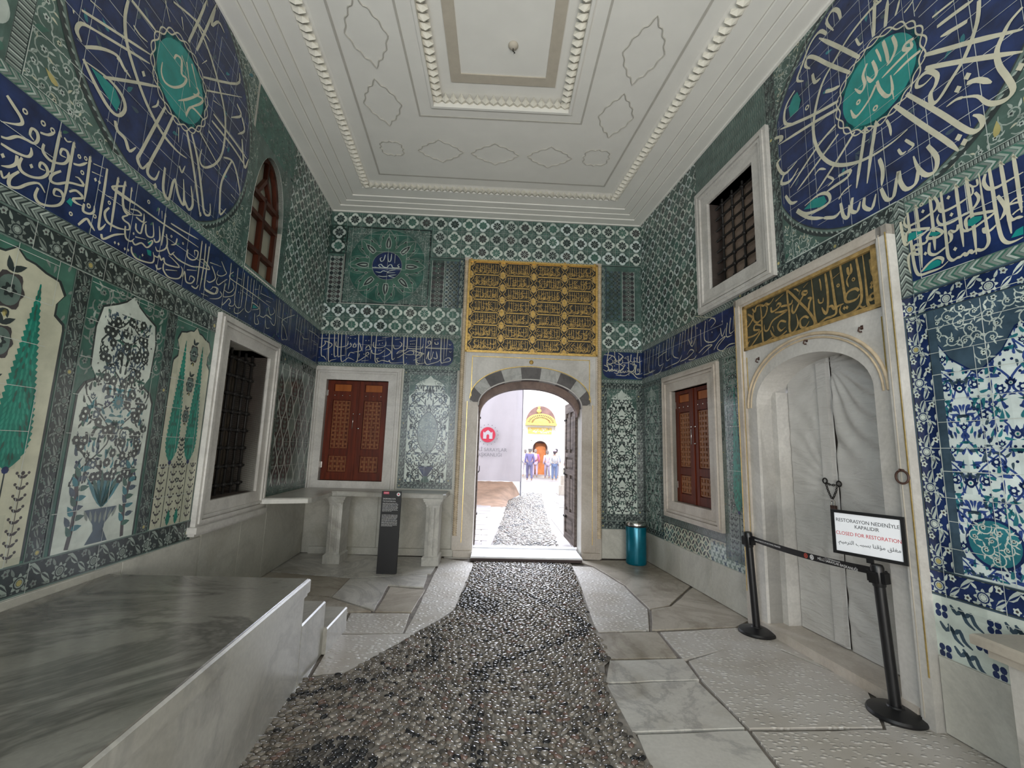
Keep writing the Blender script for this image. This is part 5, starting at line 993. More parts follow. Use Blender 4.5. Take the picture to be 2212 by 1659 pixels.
p = Pan('B'); p.rect('gbg', 4.51, BW, 3.70, 4.72, 0); circle_net(p, 4.60, 4.84, 3.76, 4.62); square_strip(p, 4.87, 5.08, 3.76, 4.62); flower_band(p, 4.51, 4.60, 3.72, 4.68, False, 'sl', 'lg', 'gy2', 'nav', 3); grey_field(p, (5.09, BW, 3.72, 4.68), 16, 6, 'gry', 'gy2'); p.build('strip_tiles', WB_)
# star medallion
p = Pan('B'); u0, u1, v0, v1 = .27, 1.66, 3.87, 5.19; p.rect('dk', u0, u1, v0, v1, 0); p.rect('gbg', u0 + .02, u1 - .02, v0 + .02, v1 - .02, 1)
c = ((u0 + u1) / 2, (v0 + v1) / 2); R0 = .63
scrolls(p, lambda q, r: math.hypot(q[0] - c[0], q[1] - c[1]) > R0 + r, (u0 + .03, u1 - .03, v0 + .03, v1 - .03), 5, 60, 'gy2', 'gy2', 'lg', .62, 2)
p.disc('lfg', c, R0 + .012, 2, 64); p.ring('gry', c, R0 - .004, R0 + .01, 3, 64)
glaze('petal', (0.06, 0.145, 0.11), 0.25)
def big_petal(a, r0, r1, w_, m_, z):
    n = 16; lp, rp = [], []
    for i in range(n + 1):
        t = i / n; r = r0 + (r1 - r0) * t; k = math.sin(math.pi * min(1, .22 + t * .78)) ** .8 * w_ / 2 if t < 1 else 0
        lp.append((c[0] + r * math.cos(a) - k * math.sin(a), c[1] + r * math.sin(a) + k * math.cos(a))); rp.append((c[0] + r * math.cos(a) + k * math.sin(a), c[1] + r * math.sin(a) - k * math.cos(a)))
    p.poly(m_, lp + rp[::-1], z)
for i in range(8):
    a = math.pi / 8 + i * math.pi / 4
    for s2 in (-.19, .19): big_petal(a + s2, .36, .60, .13, 'gry', 4); big_petal(a + s2, .38, .585, .105, 'petal', 5); big_petal(a + s2, .46, .54, .045, 'lg', 6); big_petal(a + s2, .475, .53, .025, 'dk', 7)
    p.disc('lg', (c[0] + .36 * math.cos(a), c[1] + .36 * math.sin(a)), .024, 8, 10); p.disc('dk', (c[0] + .36 * math.cos(a), c[1] + .36 * math.sin(a)), .013, 9, 8)
for i in range(8):
    a = i * math.pi / 4; big_petal(a, .20, .635, .27, 'gy2', 6); big_petal(a, .21, .615, .245, 'petal', 7); big_petal(a, .30, .52, .10, 'lg', 8); big_petal(a, .315, .50, .075, 'dk', 9); big_petal(a, .33, .45, .03, 'lg', 10); p.line('lg', (c[0] + .5 * math.cos(a), c[1] + .5 * math.sin(a)), (c[0] + .58 * math.cos(a), c[1] + .58 * math.sin(a)), .006, 10)
p.disc('gy2', c, .246, 11, 40); p.disc('nav', c, .237, 12, 40)
p.clip = (c[0] - .24, c[0] + .24, c[1] - .24, c[1] + .24)
for y, st in ((c[1] + .02, [[(.12, .19), (.12, .03)], [(.06, .19), (.055, .08), (.03, .05), (.01, .08), (.0, .19)], [(-.04, .17), (-.06, .08), (-.1, .05), (-.12, .1), (-.09, .12)], [(.2, .02), (.17, -.01), (.2, -.04), (.1, -.05), (.07, 0), (.03, -.01), (.0, -.05), (-.06, -.04), (-.1, .0), (-.14, -.02), (-.1, -.06), (-.2, -.05)]]), (c[1] - .06, [[(.15, -.0), (.04, -.03), (.02, -.06), (.14, -.05)], [(.16, -.09), (.03, -.11), (.14, -.14)], [(.0, -.04), (-.06, -.03), (-.1, -.06), (-.18, -.05)], [(.02, -.12), (-.06, -.13), (-.14, -.12)]])):
    for q in st: p.stroke('tw', [(c[0] + a, y + b) for a, b in q], .015, 13, k=3, nib=.4)
p.line('tw', (c[0] - .235, c[1] - .04), (c[0] + .235, c[1] - .04), .012, 13); p.clip = None
p.grid(u0 + .1, u1, v0, v1, .30, .003, 14); p.build('star_medallion', WB_)
# inscription bands with rounded ends
p = Pan('B'); p.rect('gbg', 0, 2.24, 2.83, 3.40, 0); grey_field(p, (2.05, 2.24, 2.83, 3.40), 16, 3, 'gy2', 'lg'); chevrons(p, 0, 2.2, 3.345, 3.40, True, .045, 1); chevrons(p, 0, 2.2, 2.83, 2.885, True, .045, 1)
Rb = .13; P = [(0, 2.89), (2.12 - Rb, 2.89)] + [(2.12 - Rb + Rb * math.sin(t), 2.89 + Rb - Rb * math.cos(t)) for t in (.4, .8, 1.2, 1.57)] + [(2.12 - Rb + Rb * math.cos(t), 3.34 - Rb + Rb * math.sin(t)) for t in (0, .4, .8, 1.2, 1.57)] + [(0, 3.34)]
p.poly('nav', P, 4); ink(p, 'HB', .0125, z=7); p.grid(.13, 2.1, 2.89, 3.34, .30, .003); p.build('inscription_band', WB_)
p = Pan('B'); p.rect('gbg', 4.51, BW, 2.72, 3.30, 0); chevrons(p, 4.51, BW, 3.235, 3.285, True, .045, 1); chevrons(p, 4.51, BW, 2.72, 2.775, True, .045, 1)
P = [(BW, 2.79), (BW, 3.23)] + [(4.54 + Rb - Rb * math.sin(t), 3.23 - Rb + Rb * math.cos(t)) for t in (0, .4, .8, 1.2, 1.57)] + [(4.54 + Rb - Rb * math.cos(t), 2.79 + Rb - Rb * math.sin(t)) for t in (0, .4, .8, 1.2, 1.57)]
p.poly('nav', P, 4); ink(p, 'IB', .0125, z=7); script_fill(p, 4.60, BW, 2.85, 3.2, .010, 'ink', 6, 21, .8); p.build('inscription_band', WB_)
p = Pan('B'); border_panel(p, 1.36, 2.20, .97, 2.83, .10, 61, 'tw', 'dk', ('dk', 'dk', 'dk', 'sl'), ('dk', 'sl'), 1.0, .74, 78)
c = (1.78, 1.83); P = [(c[0] + .165 * math.sin(t) * (1 - .25 * abs(math.cos(t)) ** 3), c[1] - .33 * math.cos(t)) for t in [2 * math.pi * i / 40 for i in range(40)]]
p.poly('dk', P, 7); p.poly('gy2', [(c[0] + (a - c[0]) * .93, c[1] + (b - c[1]) * .94) for a, b in P], 8); scrolls(p, lambda q, r: abs(q[0] - c[0]) / .16 + abs(q[1] - c[1]) / .34 < .95, (c[0] - .16, c[0] + .16, c[1] - .3, c[1] + .3), 4, 26, 'sl', 'tw2', 'gbg', .55, 9)
p.poly('nav', [(c[0] - .12, 1.30), (c[0] + .12, 1.30), (c[0] + .03, 1.16), (c[0] - .03, 1.16)], 8); p.poly('gbg', [(c[0] - .03, 1.16), (c[0] + .03, 1.16), (c[0] + .06, 1.07), (c[0] - .06, 1.07)], 8)
p.grid(1.46, 2.2, .97, 2.83, .30, .003); p.build('floral_panel', WB_)
p = Pan('B'); border_panel(p, 4.51, BW, .56, 2.72, .105, 62, 'tw', 'dk', ('dk', 'dk', 'gbg'), ('dk', 'gbg'), 1.0, .56, 72); p.grid(4.6, BW, .56, 2.72, .30, .003); p.build('floral_panel', WB_)
p = Pan('B'); flower_band(p, 4.51, BW, .44, .56, True, 'dk', 'gy2', 'lg', 'gry', 11); p.build('floral_border', WB_)
# ---------------------------------------------------------------- marble frames, windows, shutters
def frame(mb, u0, u1, v0, v1, w_, steps):
    # stepped picture-frame moulding around an opening u0..u1, v0..v1; steps: (outer fraction, inner fraction, projection)
    for a, b, n in steps:
        o, i = w_ * a, w_ * b
        mb.box(u0 - o, u0 - i, v0 - o, v1 + o, -.01, n); mb.box(u1 + i, u1 + o, v0 - o, v1 + o, -.01, n)
        mb.box(u0 - i, u1 + i, v1 + i, v1 + o, -.01, n); mb.box(u0 - i, u1 + i, v0 - o, v0 - i, -.01, n)
STEPS = ((1, .86, .045), (.86, .72, .060), (.72, .66, .035), (.66, .54, .05), (.54, 0, .030))
def reveal(mb, u0, u1, v0, v1, d0, d1, t=.03):
    mb.box(u0 - t, u0, v0, v1, d0, d1); mb.box(u1, u1 + t, v0, v1, d0, d1); mb.box(u0 - t, u1 + t, v1, v1 + t, d0, d1); mb.box(u0 - t, u1 + t, v0 - t, v0, d0, d1)
def marble_frame(name, s, u0, u1, v0, v1, wd, parent, m='marble'):
    b = WB(s); frame(b, u0, u1, v0, v1, wd, STEPS); return b.put(name, m, parent)
# window 1: iron grille in the left wall
w1 = wall_root('window_1', 'L', 2.18, 1.05); tag(w1, kind='structure')
marble_frame('marble_frame', 'L', 1.72, 2.64, 1.05, 2.59, .215, w1)
b = WB('L'); b.box(1.52, 2.90, .79, .845, -.01, .085); b.box(1.5, 2.88, .765, .79, -.01, .06); b.put('sill', 'marble', w1)
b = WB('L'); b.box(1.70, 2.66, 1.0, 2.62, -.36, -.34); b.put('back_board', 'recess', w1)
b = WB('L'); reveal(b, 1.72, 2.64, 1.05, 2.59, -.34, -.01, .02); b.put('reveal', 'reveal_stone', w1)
g = WB('L')
for i in range(6): u = 1.72 + .92 * (i + .5) / 6; g.tube([(u, 1.05, -.14), (u, 2.59, -.14)], .014, 8)
for j in range(8):
    v = 1.05 + 1.54 * (j + .5) / 8; g.tube([(1.72, v, -.14), (2.64, v, -.14)], .014, 8)
    for i in range(6): u = 1.72 + .92 * (i + .5) / 6; g.sphere((u, v, -.14), .030, 10, 7)
g.put('iron_grille', 'iron', w1, True)
g = WB('L'); r_ = random.Random(2)
for i in range(9): u = 1.74 + .1 * i; g.box(u, u + .055, 1.05, 2.59, -.335, -.32)
g.put('inner_lattice', 'recess_wood', w1)
# window 2: arched wooden window high in the left wall
w2 = wall_root('window_2', 'L', 2.12, 3.42); tag(w2, kind='structure')
def lancet(uc, hw, vs, va, n=10):
    # pointed arch from the right springing over the apex to the left springing
    r = []
    for i in range(n + 1):
        t = i / n; r.append((uc + hw * math.cos(t * math.pi / 2) ** .85, vs + (va - vs) * math.sin(t * math.pi / 2) ** 1.15))
    return r + [(2 * uc - a, b) for a, b in r[-2::-1]]
UC2 = 2.12; A2 = lancet(UC2, .38, 4.15, 4.86)
b = WB('L')
top = [(1.74, 4.92), (2.50, 4.92)]
for i in range(len(A2) - 1):   # masonry between the arch and the square hole
    (ua, va), (ub, vb) = A2[i], A2[i + 1]
    vs_ = [(ua, va, -.25), (ub, vb, -.25), (ub, 4.93, -.25), (ua, 4.93, -.25), (ua, va, 0.002), (ub, vb, 0.002), (ub, 4.93, 0.002), (ua, 4.93, 0.002)]
    b.raw(vs_, [(0, 1, 2, 3), (4, 7, 6, 5), (0, 4, 5, 1)])
b.put('arch_infill', 'gbg', w2)
b = WB('L'); N = len(A2)
pr = [(2.50, 3.42)] + A2 + [(1.74, 3.42)]
for i in range(len(pr) - 1): (ua, va), (ub, vb) = pr[i], pr[i + 1]; b.face([(ua, va, .004), (ub, vb, .004), (ub, vb, -.25), (ua, va, -.25)])
b.box(1.74, 2.5, 3.405, 3.42, -.25, .004); b.put('plaster_reveal', 'white_reveal', w2)
b = WB('L'); b.box(1.70, 2.54, 3.40, 4.95, -.14, -.12); b.put('curtain', 'curtain', w2)
f = WB('L')
def bar2(a, c, w_=.055, n0=-.10, n1=-.05):
    a = Vector(a); c = Vector(c); d = (c - a).normalized(); q = Vector((-d.y, d.x)) * w_ / 2
    P = [a + q, c + q, c - q, a - q]; f.raw([(x.x, x.y, n) for n in (n0, n1) for x in P], [(0, 1, 2, 3), (4, 7, 6, 5), (0, 4, 5, 1), (1, 5, 6, 2), (2, 6, 7, 3), (3, 7, 4, 0)])
inn = [(UC2 + (a - UC2) * .93, b_ - .02 if b_ > 4.2 else b_) for a, b_ in A2]
for i in range(len(inn) - 1): bar2(inn[i], inn[i + 1], .06)
bar2((2.475, 3.44), (2.475, 4.16)); bar2((1.765, 3.44), (1.765, 4.16)); bar2((1.74, 3.445), (2.5, 3.445))
for v in (3.72, 4.12, 4.36): bar2((1.76, v), (2.48, v), .05, -.105, -.045)
bar2((UC2, 3.44), (UC2, 4.4), .05, -.105, -.045)
for sg in (-1, 1): bar2((UC2, 4.62), (UC2 + sg * .17, 4.38), .04); bar2((UC2, 4.62), (UC2 + sg * .0, 4.84), .04)
f.put('wooden_lattice', 'window_wood', w2)
# window 3: grille high in the right wall
w3 = wall_root('window_3', 'R', 2.42, 3.58); tag(w3, kind='structure')
marble_frame('marble_frame', 'R', 2.01, 2.84, 3.58, 4.69, .245, w3)
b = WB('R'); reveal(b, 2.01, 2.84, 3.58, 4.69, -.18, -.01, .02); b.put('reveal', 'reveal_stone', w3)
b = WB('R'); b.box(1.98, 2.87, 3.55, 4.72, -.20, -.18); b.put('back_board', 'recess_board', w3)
g = WB('R')
for i in range(4): u = 2.01 + .83 * (i + .7) / 4.4; g.tube([(u, 3.58, -.09), (u, 4.69, -.09)], .014, 8)
for j in range(8):
    v = 3.58 + 1.11 * (j + .5) / 8; g.tube([(2.01, v, -.09), (2.84, v, -.09)], .014, 8)
    for i in range(4): u = 2.01 + .83 * (i + .7) / 4.4; g.sphere((u, v, -.09), .028, 10, 7)
g.put('iron_grille', 'iron', w3, True)
# niches with the wooden shutters
n4 = wall_root('window_4', 'B', .65, 1.06); tag(n4, kind='structure'); marble_frame('marble_frame', 'B', .17, 1.13, 1.06, 2.61, .20, n4)
b = WB('B'); reveal(b, .17, 1.13, 1.06, 2.61, -.2, -.01, .02); b.put('reveal', 'marble', n4)
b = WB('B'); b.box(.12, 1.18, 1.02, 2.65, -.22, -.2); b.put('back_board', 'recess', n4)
n5 = wall_root('window_5', 'R', 1.42, .98); tag(n5, kind='structure'); marble_frame('marble_frame', 'R', .96, 1.88, .98, 2.47, .215, n5, 'marble_warm')
b = WB('R'); reveal(b, .96, 1.88, .98, 2.47, -.2, -.01, .02); b.put('reveal', 'marble_warm', n5)
b = WB('R'); b.box(.92, 1.92, .94, 2.5, -.22, -.2); b.put('back_board', 'recess', n5)
def strapwork(b, u0, u1, v0, v1, p, n0, n1):
    # interlocking short bars, alternately lying and standing
    nu = max(1, round((u1 - u0) / p)); nv = max(1, round((v1 - v0) / p)); pu, pv = (u1 - u0) / nu, (v1 - v0) / nv
    for i in range(nu + 1):
        for j in range(nv + 1):
            u, v = u0 + i * pu, v0 + j * pv
            if (i + j) % 2: a = (max(u0, u - pu * .70), min(u1, u + pu * .70), max(v0, v - pv * .23), min(v1, v + pv * .23))
            else: a = (max(u0, u - pu * .23), min(u1, u + pu * .23), max(v0, v - pv * .70), min(v1, v + pv * .70))
            if a[1] - a[0] > .008 and a[3] - a[2] > .008: b.box(*a, n0, n1)
def shutter(name, s, u0, u1, v0, v1, label, gap=.012, pale='inlay', group=None):
    root = wall_root(name, s, (u0 + u1) / 2, v0, -.06); tag(root, label, 'shutters')
    um = (u0 + u1) / 2; W = um - u0; Hh = v1 - v0
    for k, (a, c) in enumerate(((u0 + .004, um - gap / 2), (um + gap / 2, u1 - .004))):
        b = WB(s); st = W * .2; w0, w1 = a + st, c - st
        b.box(a, c, v0 + .004, v1 - .004, -.10, -.075)
        b.box(a, w0, v0 + .004, v1 - .004, -.075, -.05); b.box(w1, c, v0 + .004, v1 - .004, -.075, -.05)
        rails = (0, .075, .235, .30, .815, .885, .965, 1.0); rr_ = [(0, .075), (.245, .305), (.80, .885), (.965, 1.0)]
        for x, y in rr_: b.box(w0, w1, v0 + Hh * x + .004 * (x == 0), v0 + Hh * y - .004 * (y == 1), -.075, -.052)
        leafo = b.put('shutter_leaf', 'mahogany', root)
        def sub(nm, mb_, m, sm=False):
            g = SG[s]; mb_.v = [(g * (x - root['_u']), y - root['_v'], z - root['_n']) for x, y, z in mb_.v]; return mb_.build(nm, m, leafo, sm)
        q = WB(s); q.box(w0 + .012, w1 - .012, v0 + Hh * .89, v0 + Hh * .958, -.075, -.062); sub('amber_panel', q, 'amber')
        q = WB(s); strapwork(q, w0 + .008, w1 - .008, v0 + Hh * .315, v0 + Hh * .79, (w1 - w0) / 4.0, -.076, -.060); sub('inlay_panel', q, pale)
        q = WB(s); strapwork(q, w0 + .008, w1 - .008, v0 + Hh * .085, v0 + Hh * .235, (w1 - w0) / 4.0, -.076, -.060); sub('inlay_panel', q, pale)
        for i in range(3): q = WB(s); q.sphere((w0 + (w1 - w0) * (.08 + .42 * i), v0 + Hh * .845, -.048), .010, 8, 6); sub('stud', q, 'steel', True)
        x = c - st * .45 if k == 0 else a + st * .45
        q = WB(s); q.sphere((x, v0 + Hh * .66, -.045), .013, 8, 6)
        sub('knob', q, 'steel', True); q = WB(s)
        if k == 0: q.tube([(x, v0 + Hh * .64, -.04), (x + .004, v0 + Hh * .58, -.038), (x - .003, v0 + Hh * .51, -.04)], .005, 6); pass
        else: q.sphere((x - .01, v0 + Hh * .515, -.042), .016, 8, 6, (1.6, .6, .6))
        sub('handle', q, 'steel', True)
        for y in (.12, .84): q = WB(s); xx = a + .006 if k == 0 else c - .006; q.box(xx - .008, xx + .008, v0 + Hh * y, v0 + Hh * y + .09, -.052, -.043); sub('hinge', q, 'steel')
    b = WB(s); b.box(um - .02, um + .02, v0 + .006, v1 - .006, -.052, -.038); b.put('centre_batten', 'mahogany', root)
    return root
shutter('wooden_shutters', 'B', .17, 1.13, 1.06, 2.61, 'closed dark wooden shutters above the marble counter, left of the open doorway')
shutter('wooden_shutters', 'R', .96, 1.88, .98, 2.47, 'closed reddish wooden shutters between the teal bin and the draped door', pale='inlay_pale')

# ---------------------------------------------------------------- the open doorway
def arch(uc, hw, vs, va, n=14):
    r = [(uc + hw * math.cos(math.pi / 2 * i / n), vs + (va - vs) * math.sin(math.pi / 2 * i / n) ** .95) for i in range(n + 1)]
    return r + [(2 * uc - a, b) for a, b in r[-2::-1]]          # right springing -> apex -> left springing
def above_arch(b, A, vtop, n0, n1, extra=None):
    for i in range(len(A) - 1):
        (ua, va), (ub, vb) = A[i], A[i + 1]
        b.raw([(ua, va, n0), (ub, vb, n0), (ub, vtop, n0), (ua, vtop, n0), (ua, va, n1), (ub, vb, n1), (ub, vtop, n1), (ua, vtop, n1)], [(0, 1, 2, 3), (4, 7, 6, 5), (0, 4, 5, 1)])
d1 = wall_root('door_1', 'B', 3.375, 0); tag(d1, kind='structure')
AI = arch(3.375, .825, 2.28, 2.72); AO = arch(3.375, .96, 2.37, 2.915)
b = WB('B'); b.box(2.33, 2.55, 0, 2.33, -.30, .045); b.box(2.27, 2.55, 0, .09, -.28, .09); b.put('jamb', 'marble_warm', d1)
b = WB('B'); b.box(4.20, 4.42, 0, 2.33, -.30, .045); b.box(4.20, 4.48, 0, .09, -.28, .09); b.put('jamb', 'marble_warm', d1)
b = WB('B'); b.box(2.24, 2.33, .0, 4.72, -.02, .055); b.put('pilaster', 'marble_warm', d1)
b = WB('B'); b.box(4.42, 4.51, .0, 4.72, -.02, .055); b.put('pilaster', 'marble_warm', d1)
b = WB('B'); above_arch(b, AO, 3.13, -.05, .035); b.box(2.33, 2.415, 2.33, 3.13, -.05, .035); b.box(4.335, 4.42, 2.33, 3.13, -.05, .035); b.put('spandrel', 'marble', d1)
NV = 9; n_ = len(AI) - 1
def at(A, t): x = t * n_; i = min(n_ - 1, int(x)); f_ = x - i; return (A[i][0] * (1 - f_) + A[i + 1][0] * f_, A[i][1] * (1 - f_) + A[i + 1][1] * f_)
for k in range(NV):
    b = WB('B'); ts = [(k + j / 4) / NV for j in range(5)]
    I = [at(AI, t) for t in ts]; O = [at(AO, t) for t in ts]
    for j in range(4):
        for (A1, A2_), (nA, nB) in (((I, O), (.04, .04)),): b.face([(*I[j], .04), (*O[j], .04), (*O[j + 1], .04), (*I[j + 1], .04)])
        b.face([(*I[j], .04), (*I[j + 1], .04), (*I[j + 1], -.16), (*I[j], -.16)]); b.face([(*O[j], .04), (*O[j + 1], .04), (*O[j + 1], -.02), (*O[j], -.02)])
    b.put('voussoir', 'voussoir_dark' if k % 2 == 0 else 'voussoir_light', d1)
AJ = arch(3.375, .79, 2.16, 2.60)
b = WB('B')
for i in range(len(AI) - 1): b.face([(*AJ[i], -.16), (*AJ[i + 1], -.16), (*AJ[i + 1], -.32), (*AJ[i], -.32)]); b.face([(*AI[i], -.16), (*AI[i + 1], -.16), (*AJ[i + 1], -.16), (*AJ[i], -.16)])
above_arch(b, AJ, 2.85, -.32, -.165); b.put('arch_soffit', 'porphyry', d1)
b = WB('B')   # thin white bead along the inner arch
b.tube([(u, v, .045) for u, v in AI], .011, 6); b.put('arch_bead', 'marble', d1, True)
b = WB('B')
b.tube([(u, v + .012, .05) for u, v in AO], .008, 6); b.box(2.425, 2.437, 2.42, 3.07, .03, .043); b.box(4.313, 4.325, 2.42, 3.07, .03, .043); b.box(2.425, 4.325, 3.06, 3.072, .03, .043)
b.box(2.375, 2.383, .2, 2.34, .04, .052); b.box(4.367, 4.375, .2, 2.34, .04, .052); b.put('gilded_fillet', 'gold_line', d1)
b = WB('B'); b.sphere((3.375, 3.0, .05), .035, 14, 8, (1, 1, .5)); b.sphere((3.375, 3.0, .07), .015, 10, 6); b.put('gilded_boss', 'gold', d1, True)
for u in (2.275, 4.475):
    b = WB('B'); seg = 12; nn = 900; V = []; Fs = []
    for i in range(nn + 1):
        v = .30 + 4.36 * i / nn
        for k in range(seg):
            a = 2 * math.pi * k / seg; r = .030 + .0065 * math.sin(3 * a + (v * 190 if u < 3 else -v * 190)); V.append((u + r * math.cos(a), v, .055 + r * math.sin(a)))
    for i in range(nn):
        for k in range(seg): l = (k + 1) % seg; Fs.append((i * seg + k, i * seg + l, (i + 1) * seg + l, (i + 1) * seg + k))
    b.raw(V, Fs); b.put('rope_column', 'rope_tan', d1, True)
# threshold board
thr = empty('threshold_ramp', (0.48, 6.95, 0)); tag(thr, 'pale wooden ramp board lying across the sill of the open doorway', 'ramp')
b = MB(); b.prism([(-.335, 6.68), (1.29, 6.70), (1.29, 7.24), (-.335, 7.22)], .045, .068, .006); b.prism([(-.335, 7.23), (1.29, 7.25), (1.29, 7.42), (-.335, 7.40)], .0, .085, .006); b.build('board', 'board_white', thr, base=(0.48, 6.95, 0))
b = MB(); b.box(-.33, 1.285, 6.715, 7.2, .002, .045); b.build('base', 'board_dark', thr, base=(0.48, 6.95, 0))
# opened door leaves, folded back outside
def door_leaf(name, x, y0, y1, face, label):
    # a plank leaf standing in the Y-Z plane at x; face = +1/-1 side that looks into the doorway
    root = empty(name, (x, y0, .09)); tag(root, label, 'door'); t = .035
    bs = (x, y0, .09); V0, V1 = .09, 2.45; Y = lambda k: y0 + (y1 - y0) * k
    b = MB(); b.box(x - t, x + t, min(y0, y1), max(y0, y1), V0, V1)
    b.build('slab', 'old_wood', root, base=bs)
    xf = x + face * t
    for k0, k1, z0, z1 in ((.0, .14, V0, V1), (.86, 1, V0, V1), (.46, .54, .55, 1.25), (.46, .54, 1.55, 2.3), (.14, .86, V0, .2), (.14, .86, .5, .58), (.14, .86, 1.2, 1.29), (.14, .86, 1.5, 1.58), (.14, .86, 2.28, V1)):
        b = MB(); b.box(min(xf, xf + face * .025), max(xf, xf + face * .025), min(Y(k0), Y(k1)), max(Y(k0), Y(k1)), z0, z1); b.build('rail', 'old_wood', root, base=bs)
    for k0, k1, z0, z1 in ((.2, .42, .64, 1.14), (.58, .8, .64, 1.14), (.2, .42, 1.64, 2.2), (.58, .8, 1.64, 2.2), (.22, .78, .26, .44), (.22, .78, 1.33, 1.46)):
        b = MB(); b.box(min(xf, xf + face * .02), max(xf, xf + face * .02), min(Y(k0), Y(k1)), max(Y(k0), Y(k1)), z0, z1); b.build('raised_panel', 'old_wood', root, base=bs)
    b = MB(); b.tube([(xf + face * .05, Y(.9) + .05 * math.cos(a), 1.25 + .05 * math.sin(a)) for a in [i * .4 for i in range(16)]], .007, 6, True); b.build('ring_handle', 'iron', root, True, base=bs)
    for z in (.45, 1.18, 2.15): b = MB(); b.box(min(xf, xf + face * .04), max(xf, xf + face * .04), Y(.84), Y(1.02), z, z + .03); b.build('strap', 'iron', root, base=bs)
    return root
door_leaf('door_leaf', 1.335, 7.36, 8.22, -1, 'weathered panelled wooden door leaf standing open at the right of the doorway').rotation_euler = (0, 0, .045)
door_leaf('door_leaf', -.375, 7.36, 8.22, 1, 'weathered wooden door leaf folded back at the left of the doorway').rotation_euler = (0, 0, .03)
# gilded inscription panel above the doorway
gp = wall_root('inscription_panel', 'B', 3.375, 3.13, .0); tag(gp, 'large gilded inscription panel of rows of script above the open doorway', 'inscription')
b = WB('B'); b.box(2.30, 4.45, 3.13, 4.69, -.01, .03); b.put('ground', 'panel_black', gp)
b = WB('B'); u0, u1, v0, v1 = 2.30, 4.45, 3.13, 4.69
for q in ((u0, u1, v0, v0 + .032), (u0, u1, v1 - .032, v1), (u0, u0 + .036, v0, v1), (u1 - .036, u1, v0, v1)): b.box(*q, -.005, .06)
b.put('gilded_frame', 'gold', gp)
p = Pan('B', .031); cu = [2.345, 2.872, 3.385, 3.90, 4.405]; nr = 7; vh = (4.655 - 3.165) / nr
def cart_line(u0, u1, v0, v1, e):
    # cartouche with bracketed ends
    R_ = [(u1 - e, v0), (u1 - e * .55, v0 + (v1 - v0) * .10), (u1 - e * .5, v0 + (v1 - v0) * .30), (u1, (v0 + v1) / 2), (u1 - e * .5, v0 + (v1 - v0) * .70), (u1 - e * .55, v0 + (v1 - v0) * .90), (u1 - e, v1)]
    return [(u0 + e, v0)] + R_ + [(u0 + e, v1)] + [(u0 + u1 - a, b_) for a, b_ in R_[::-1]][1:-1]
for i in range(4):
    for j in range(nr):
        a, c = cu[i] + .012, cu[i + 1] - .012; y = 3.165 + j * vh; P = cart_line(a, c, y + .004, y + vh - .004, .07)
        p.stroke('gold', P + [P[0]], .009, 4, k=1, taper=(1, 1), smooth=False)
        script_fill(p, a + .045, c - .045, y + .010, y + vh - .010, .0056, 'gold', 3, i * 10 + j, 1.05)
for u in cu:
    for j in range(nr + 1):
        y = 3.165 + j * vh; hw = .036
        p.poly('gold_dull', [(u, y - vh * .34), (u + hw, y - vh * .2), (u + hw * 1.3, y), (u + hw, y + vh * .2), (u, y + vh * .34), (u - hw, y + vh * .2), (u - hw * 1.3, y), (u - hw, y - vh * .2)], 1)
        p.disc('gold', (u, y + .03), .022, 5, 8); p.disc('gold', (u, y - .03), .022, 5, 8); p.disc('gold', (u, y), .03, 5, 8)
p.v = [(x - 3.375, y - 3.13, z) for x, y, z in p.v]; p.build('script', gp)

# ---------------------------------------------------------------- the closed, draped doorway in the right wall
d2 = wall_root('door_2', 'R', 3.355, 0); tag(d2, kind='structure')
A1 = arch(3.355, .625, 2.12, 2.50); A3 = arch(3.355, .74, 2.09, 2.66); A4 = arch(3.355, .70, 2.09, 2.625)
b = WB('R'); b.box(2.50, 2.575, 0, 3.26, -.02, .07); b.box(2.575, 2.60, 0, 3.22, -.02, .05); b.put('outer_frame', 'marble_warm', d2)
b = WB('R'); b.box(4.11, 4.135, 0, 3.22, -.02, .05); b.box(4.135, 4.215, 0, 3.26, -.02, .07); b.put('outer_frame', 'marble', d2)
b = WB('R'); b.box(2.50, 4.215, 3.185, 3.26, -.02, .07); b.box(2.575, 4.135, 3.165, 3.19, -.02, .05); b.put('lintel_frame', 'marble_warm', d2)
b = WB('R'); b.box(2.60, 2.73, 0, 2.12, -.30, .03); b.box(2.73, 2.80, 0, 2.24, -.30, -.13); b.put('jamb', 'marble', d2)
b = WB('R'); b.box(3.98, 4.11, 0, 2.12, -.30, .03); b.put('jamb', 'marble', d2)
b = WB('R'); above_arch(b, A1, 2.69, -.30, .03); b.box(2.60, 2.732, 2.12, 2.69, -.30, .03); b.box(3.978, 4.11, 2.12, 2.69, -.30, .03); b.put('spandrel', 'marble', d2)
b = WB('R'); b.box(2.62, 4.10, .0, .075, -.30, .06); b.put('sill', 'marble_warm', d2)
b = WB('R'); b.tube([(u, v, .035) for u, v in A3], .014, 6); b.tube([(u, v, .033) for u, v in A4], .009, 6); b.put('arch_moulding', 'rope_tan', d2, True)
b = WB('R')
for u in (2.508, 4.20): b.box(u, u + .008, .3, 3.2, .06, .0735)
for u in (2.618, 4.084): b.box(u, u + .008, 2.15, 2.62, .025, .034)
b.box(4.125, 4.133, .3, 3.1, .045, .0535); b.box(2.578, 2.585, .3, 3.1, .045, .0535); b.put('gilded_fillet', 'gold_line', d2)
b = WB('R')
for u in (2.583, 2.593, 4.118, 4.15): b.box(u, u + .006, .05, 3.2, .045, .0725 if u > 4.14 else .052)
b.put('dark_groove', 'plaster_tan', d2)
plain('cloth', (0.60, 0.585, 0.55), 0.75, 0, 0.05, 3); 
